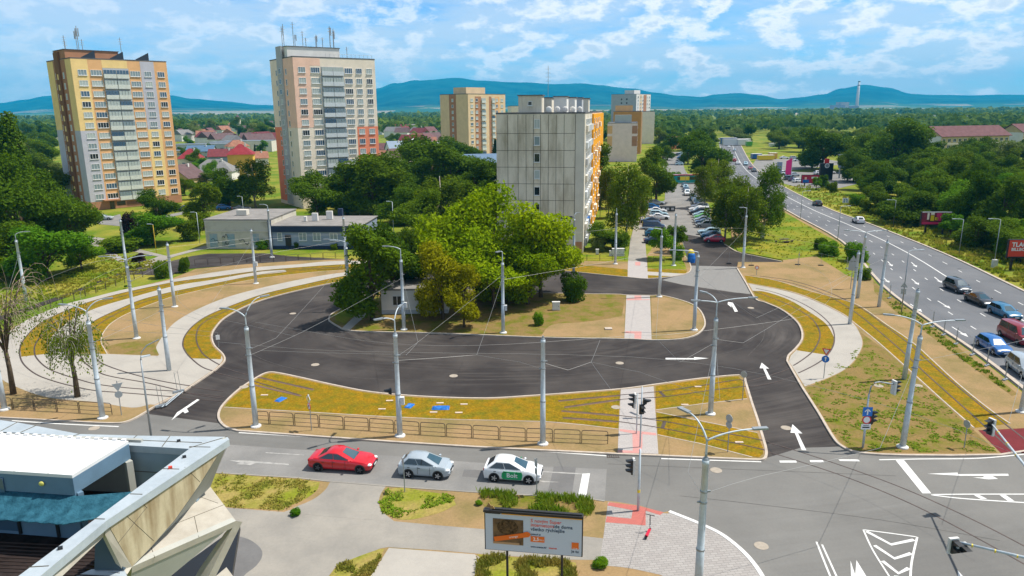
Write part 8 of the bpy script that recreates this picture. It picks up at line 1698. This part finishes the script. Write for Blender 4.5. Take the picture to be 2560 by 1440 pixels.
tufts('weeds', [(948, 1373), (900, 1390), (850, 1412), (815, 1450), (905, 1470), (930, 1436), (960, 1374)], 420, 0.15, MT_D, 'dry grass on the small wedge at the bottom edge', 65, w=0.03)
tufts('weeds', [(2200, 720), (2260, 768), (2320, 812), (2410, 880), (2480, 935), (2530, 985), (2440, 925), (2380, 880), (2300, 820), (2240, 780)], 450, 0.2, MT_G, 'green weeds along the main road kerb fence', 66, w=0.05)
tufts('weeds', [(2016, 976), (2156, 860), (2290, 950), (2490, 1128), (2262, 1130), (2150, 1126), (2090, 1090)], 1600, 0.06, MT_G, 'sprouting weeds in the triangle of grass beside the junction', 67, w=0.05, sp=1.2)
tufts('meadow_grass', [(1960, 466), (2100, 528), (2175, 557), (2366, 634), (2700, 780), (2700, 700), (2470, 610), (2290, 560), (2180, 515), (2050, 460)], 3600, 0.45, MT_F, 'tall uneven grass on the verge right of the main road', 68, w=0.10, z=0)
tufts('meadow_grass', [(1840, 625), (1960, 645), (2040, 638), (2120, 690), (2165, 700), (2180, 662), (2096, 608), (1960, 532), (1900, 560), (1830, 600)], 500, 0.2, MT_F, 'meadow grass between the birches and the main road', 69, w=0.08, z=0.1)
tufts('meadow_grass', [(40, 760), (230, 735), (330, 690), (420, 655), (300, 640), (240, 640), (130, 700), (0, 740), (0, 790)], 2200, 0.25, MT_F, 'meadow grass behind the left fence', 70, w=0.08, z=0)
for k, (x, y) in enumerate(((1198, 1262), (740, 1288), (1500, 1416), (315, 718))):
    g = G(x, y, 0.1); plant(g.x, g.y, 0.35+0.12*(k % 3), 0.6+0.25*(k % 3), 'bush', 'fresh', 'small low weed clump on bare ground', 'small weed clumps', z=0.1, cat='plant')

# ---------------------------------------------------------------- mountains
RIDGE = [(-900, 262), (-500, 250), (-200, 262), (0, 258), (60, 248), (110, 238), (200, 232), (300, 232), (425, 238), (480, 247), (560, 253), (650, 262), (740, 266), (810, 258), (880, 238), (940, 222), (990, 206), (1040, 197), (1090, 195), (1140, 194), (1200, 201), (1300, 208), (1380, 212), (1450, 209), (1500, 213), (1580, 222), (1640, 232), (1700, 240), (1750, 243), (1790, 236), (1850, 234), (1900, 238), (1950, 247), (2000, 243), (2060, 236), (2100, 222), (2160, 214), (2220, 220), (2280, 234), (2340, 236), (2420, 238), (2500, 236), (2560, 237), (2800, 228), (3200, 240), (3700, 250)]
def ridge_h(x):
    for (x0, y0), (x1, y1) in zip(RIDGE, RIDGE[1:]):
        if x0 <= x <= x1:
            t = (x-x0)/(x1-x0); t = t*t*(3-2*t); return y0+(y1-y0)*t
    return 255
RD = 9500.0
NX, NR = 420, 46; vs = []
for i in range(NX+1):
    x = -900+4600*i/NX; pr_ = PY(x, ridge_h(x), RD); a_ = pr_.x/RD; hr_ = max(20, pr_.z)
    for j in range(NR+1):
        t = j/NR; Y = 4200+ (RD-4200)*min(1, t/0.78)+max(0, t-0.78)*3600; X = a_*Y
        u = min(1, t/0.78); prof = 0.055*min(1, u/0.2)+0.03*u+0.915*max(0, (u-0.30)/0.70)**1.25 if t <= 0.78 else 1-((t-0.78)/0.22)**1.3
        nz = noise.fractal(Vector((X/900, Y/900, 3.1)), 1.0, 2.0, 6); nz2 = noise.noise(Vector((X/1800, Y/1500, 8)))
        z = hr_*prof*(1+0.30*nz*(1-u)*1.0+0.06*nz*(t < 0.99)) + nz2*150*u*(1-u)+110*nz*u*(1-u)*max(0, u-.2); vs.append((X, Y, max(z, -2 if j else -5)))
fs = [(i*(NR+1)+j, (i+1)*(NR+1)+j, (i+1)*(NR+1)+j+1, i*(NR+1)+j+1) for i in range(NX) for j in range(NR)]
M_MTN = mat('mountain_forest', (0.003, 0.030, 0.036), 0.95, col2=(0.022, 0.095, 0.075), scale=0.0035, detail=8)
def mtn_mat():
    m = M_MTN; nt = m.node_tree; N = nt.nodes.new; L = nt.links.new; b = nt.nodes['Principled BSDF']; src = b.inputs['Base Color'].links[0].from_socket
    geo = N('ShaderNodeNewGeometry'); sep = N('ShaderNodeSeparateXYZ'); L(geo.outputs['Position'], sep.inputs[0])
    vo = N('ShaderNodeTexVoronoi'); vo.inputs['Scale'].default_value = 1; mp_ = N('ShaderNodeMapping'); mp_.inputs['Scale'].default_value = (0.0016, 0.0035, 0.0); L(geo.outputs['Position'], mp_.inputs[0]); L(mp_.outputs[0], vo.inputs['Vector'])
    sp = N('ShaderNodeSeparateColor'); L(vo.outputs['Color'], sp.inputs[0])
    rmp = N('ShaderNodeValToRGB'); e = rmp.color_ramp; e.interpolation = 'CONSTANT'; e.elements[0].position = 0; e.elements[0].color = (0.05, 0.11, 0.04, 1); e.elements[1].position = 0.35; e.elements[1].color = (0.36, 0.29, 0.18, 1)
    for p_, c_ in ((0.62, (0.10, 0.16, 0.06, 1)), (0.8, (0.28, 0.24, 0.14, 1))): q = e.elements.new(p_); q.color = c_
    L(sp.outputs[0], rmp.inputs[0])
    nz = N('ShaderNodeTexNoise'); nz.inputs['Scale'].default_value = 0.0011; nz.inputs['Detail'].default_value = 6; L(geo.outputs['Position'], nz.inputs['Vector'])
    ad = N('ShaderNodeMath'); ad.operation = 'MULTIPLY_ADD'; L(nz.outputs['Fac'], ad.inputs[0]); ad.inputs[1].default_value = -140; ad.inputs[2].default_value = 70; a2 = N('ShaderNodeMath'); a2.operation = 'ADD'; L(ad.outputs[0], a2.inputs[0]); L(sep.outputs[2], a2.inputs[1])
    mr = N('ShaderNodeMapRange'); mr.inputs[1].default_value = 30; mr.inputs[2].default_value = 70; L(a2.outputs[0], mr.inputs[0])
    mx = N('ShaderNodeMixRGB'); L(mr.outputs[0], mx.inputs[0]); L(rmp.outputs[0], mx.inputs[1]); L(src, mx.inputs[2]); L(mx.outputs[0], b.inputs['Base Color'])
mtn_mat()
me = bpy.data.meshes.new('mountains'); me.from_pydata(vs, [], fs); me.materials.append(M_MTN); me.polygons.foreach_set('use_smooth', [True]*len(me.polygons)); o = bpy.data.objects.new('mountains', me); COL.objects.link(o); o['kind'] = 'structure'
# pale harvested fields on the plain
MFLD = mat('harvested_field', (0.42, 0.34, 0.22), 0.95, var=0.15, scale=0.01); MFG = mat('green_field', (0.09, 0.15, 0.03), 0.95, var=0.2, scale=0.01)
for k, (x0, x1, Y0, Y1, m_) in enumerate(((500, 1300, 3100, 4300, MFLD), (-560, -330, 3000, 4200, MFLD), (1500, 2600, 3000, 4100, MFLD), (-1300, -850, 2500, 3600, MFLD), (700, 1500, 1500, 1700, MFG), (-350, 0, 3400, 4200, MFG))):
    r = random.Random(k); P = [Vector((x0/1820*Y0, Y0, 0)), Vector((x1/1820*Y0, Y0+r.uniform(-90, 90), 0)), Vector((x1/1820*Y1, Y1, 0)), Vector(((x0+x1)/2/1820*Y1, Y1+150, 0)), Vector((x0/1820*Y1, Y1, 0))]; b = MB(); b.sheet(P, 0.6); b.build('field', m_, kind='structure', fixn=False)

# ---------------------------------------------------------------- haze
b = MB(); b.box((0, 6800, 470), (26000, 15200, 952)); hz = b.build('haze', None, kind='stuff', fixn=True) if False else None
me = bpy.data.meshes.new('haze'); b2 = MB(); b2.box((0, 4900, 236), (33000, 11200, 480)); me.from_pydata(b2.v, [], b2.f)
HZ = bpy.data.objects.new('haze', me); COL.objects.link(HZ); HZ['kind'] = 'stuff'; HZ['label'] = 'thin blue haze lying over the whole plain up to the mountains'; HZ['category'] = 'haze'
hm = bpy.data.materials.new('haze_air'); hm.use_nodes = True; nt = hm.node_tree; nt.nodes.clear(); ou = nt.nodes.new('ShaderNodeOutputMaterial'); pv = nt.nodes.new('ShaderNodeVolumePrincipled')
pv.inputs['Color'].default_value = (0.0, 0.55, 1.0, 1); pv.inputs['Density'].default_value = 0.000088; pv.inputs['Anisotropy'].default_value = 0.0
nt.links.new(pv.outputs[0], ou.inputs['Volume']); me.materials.append(hm)
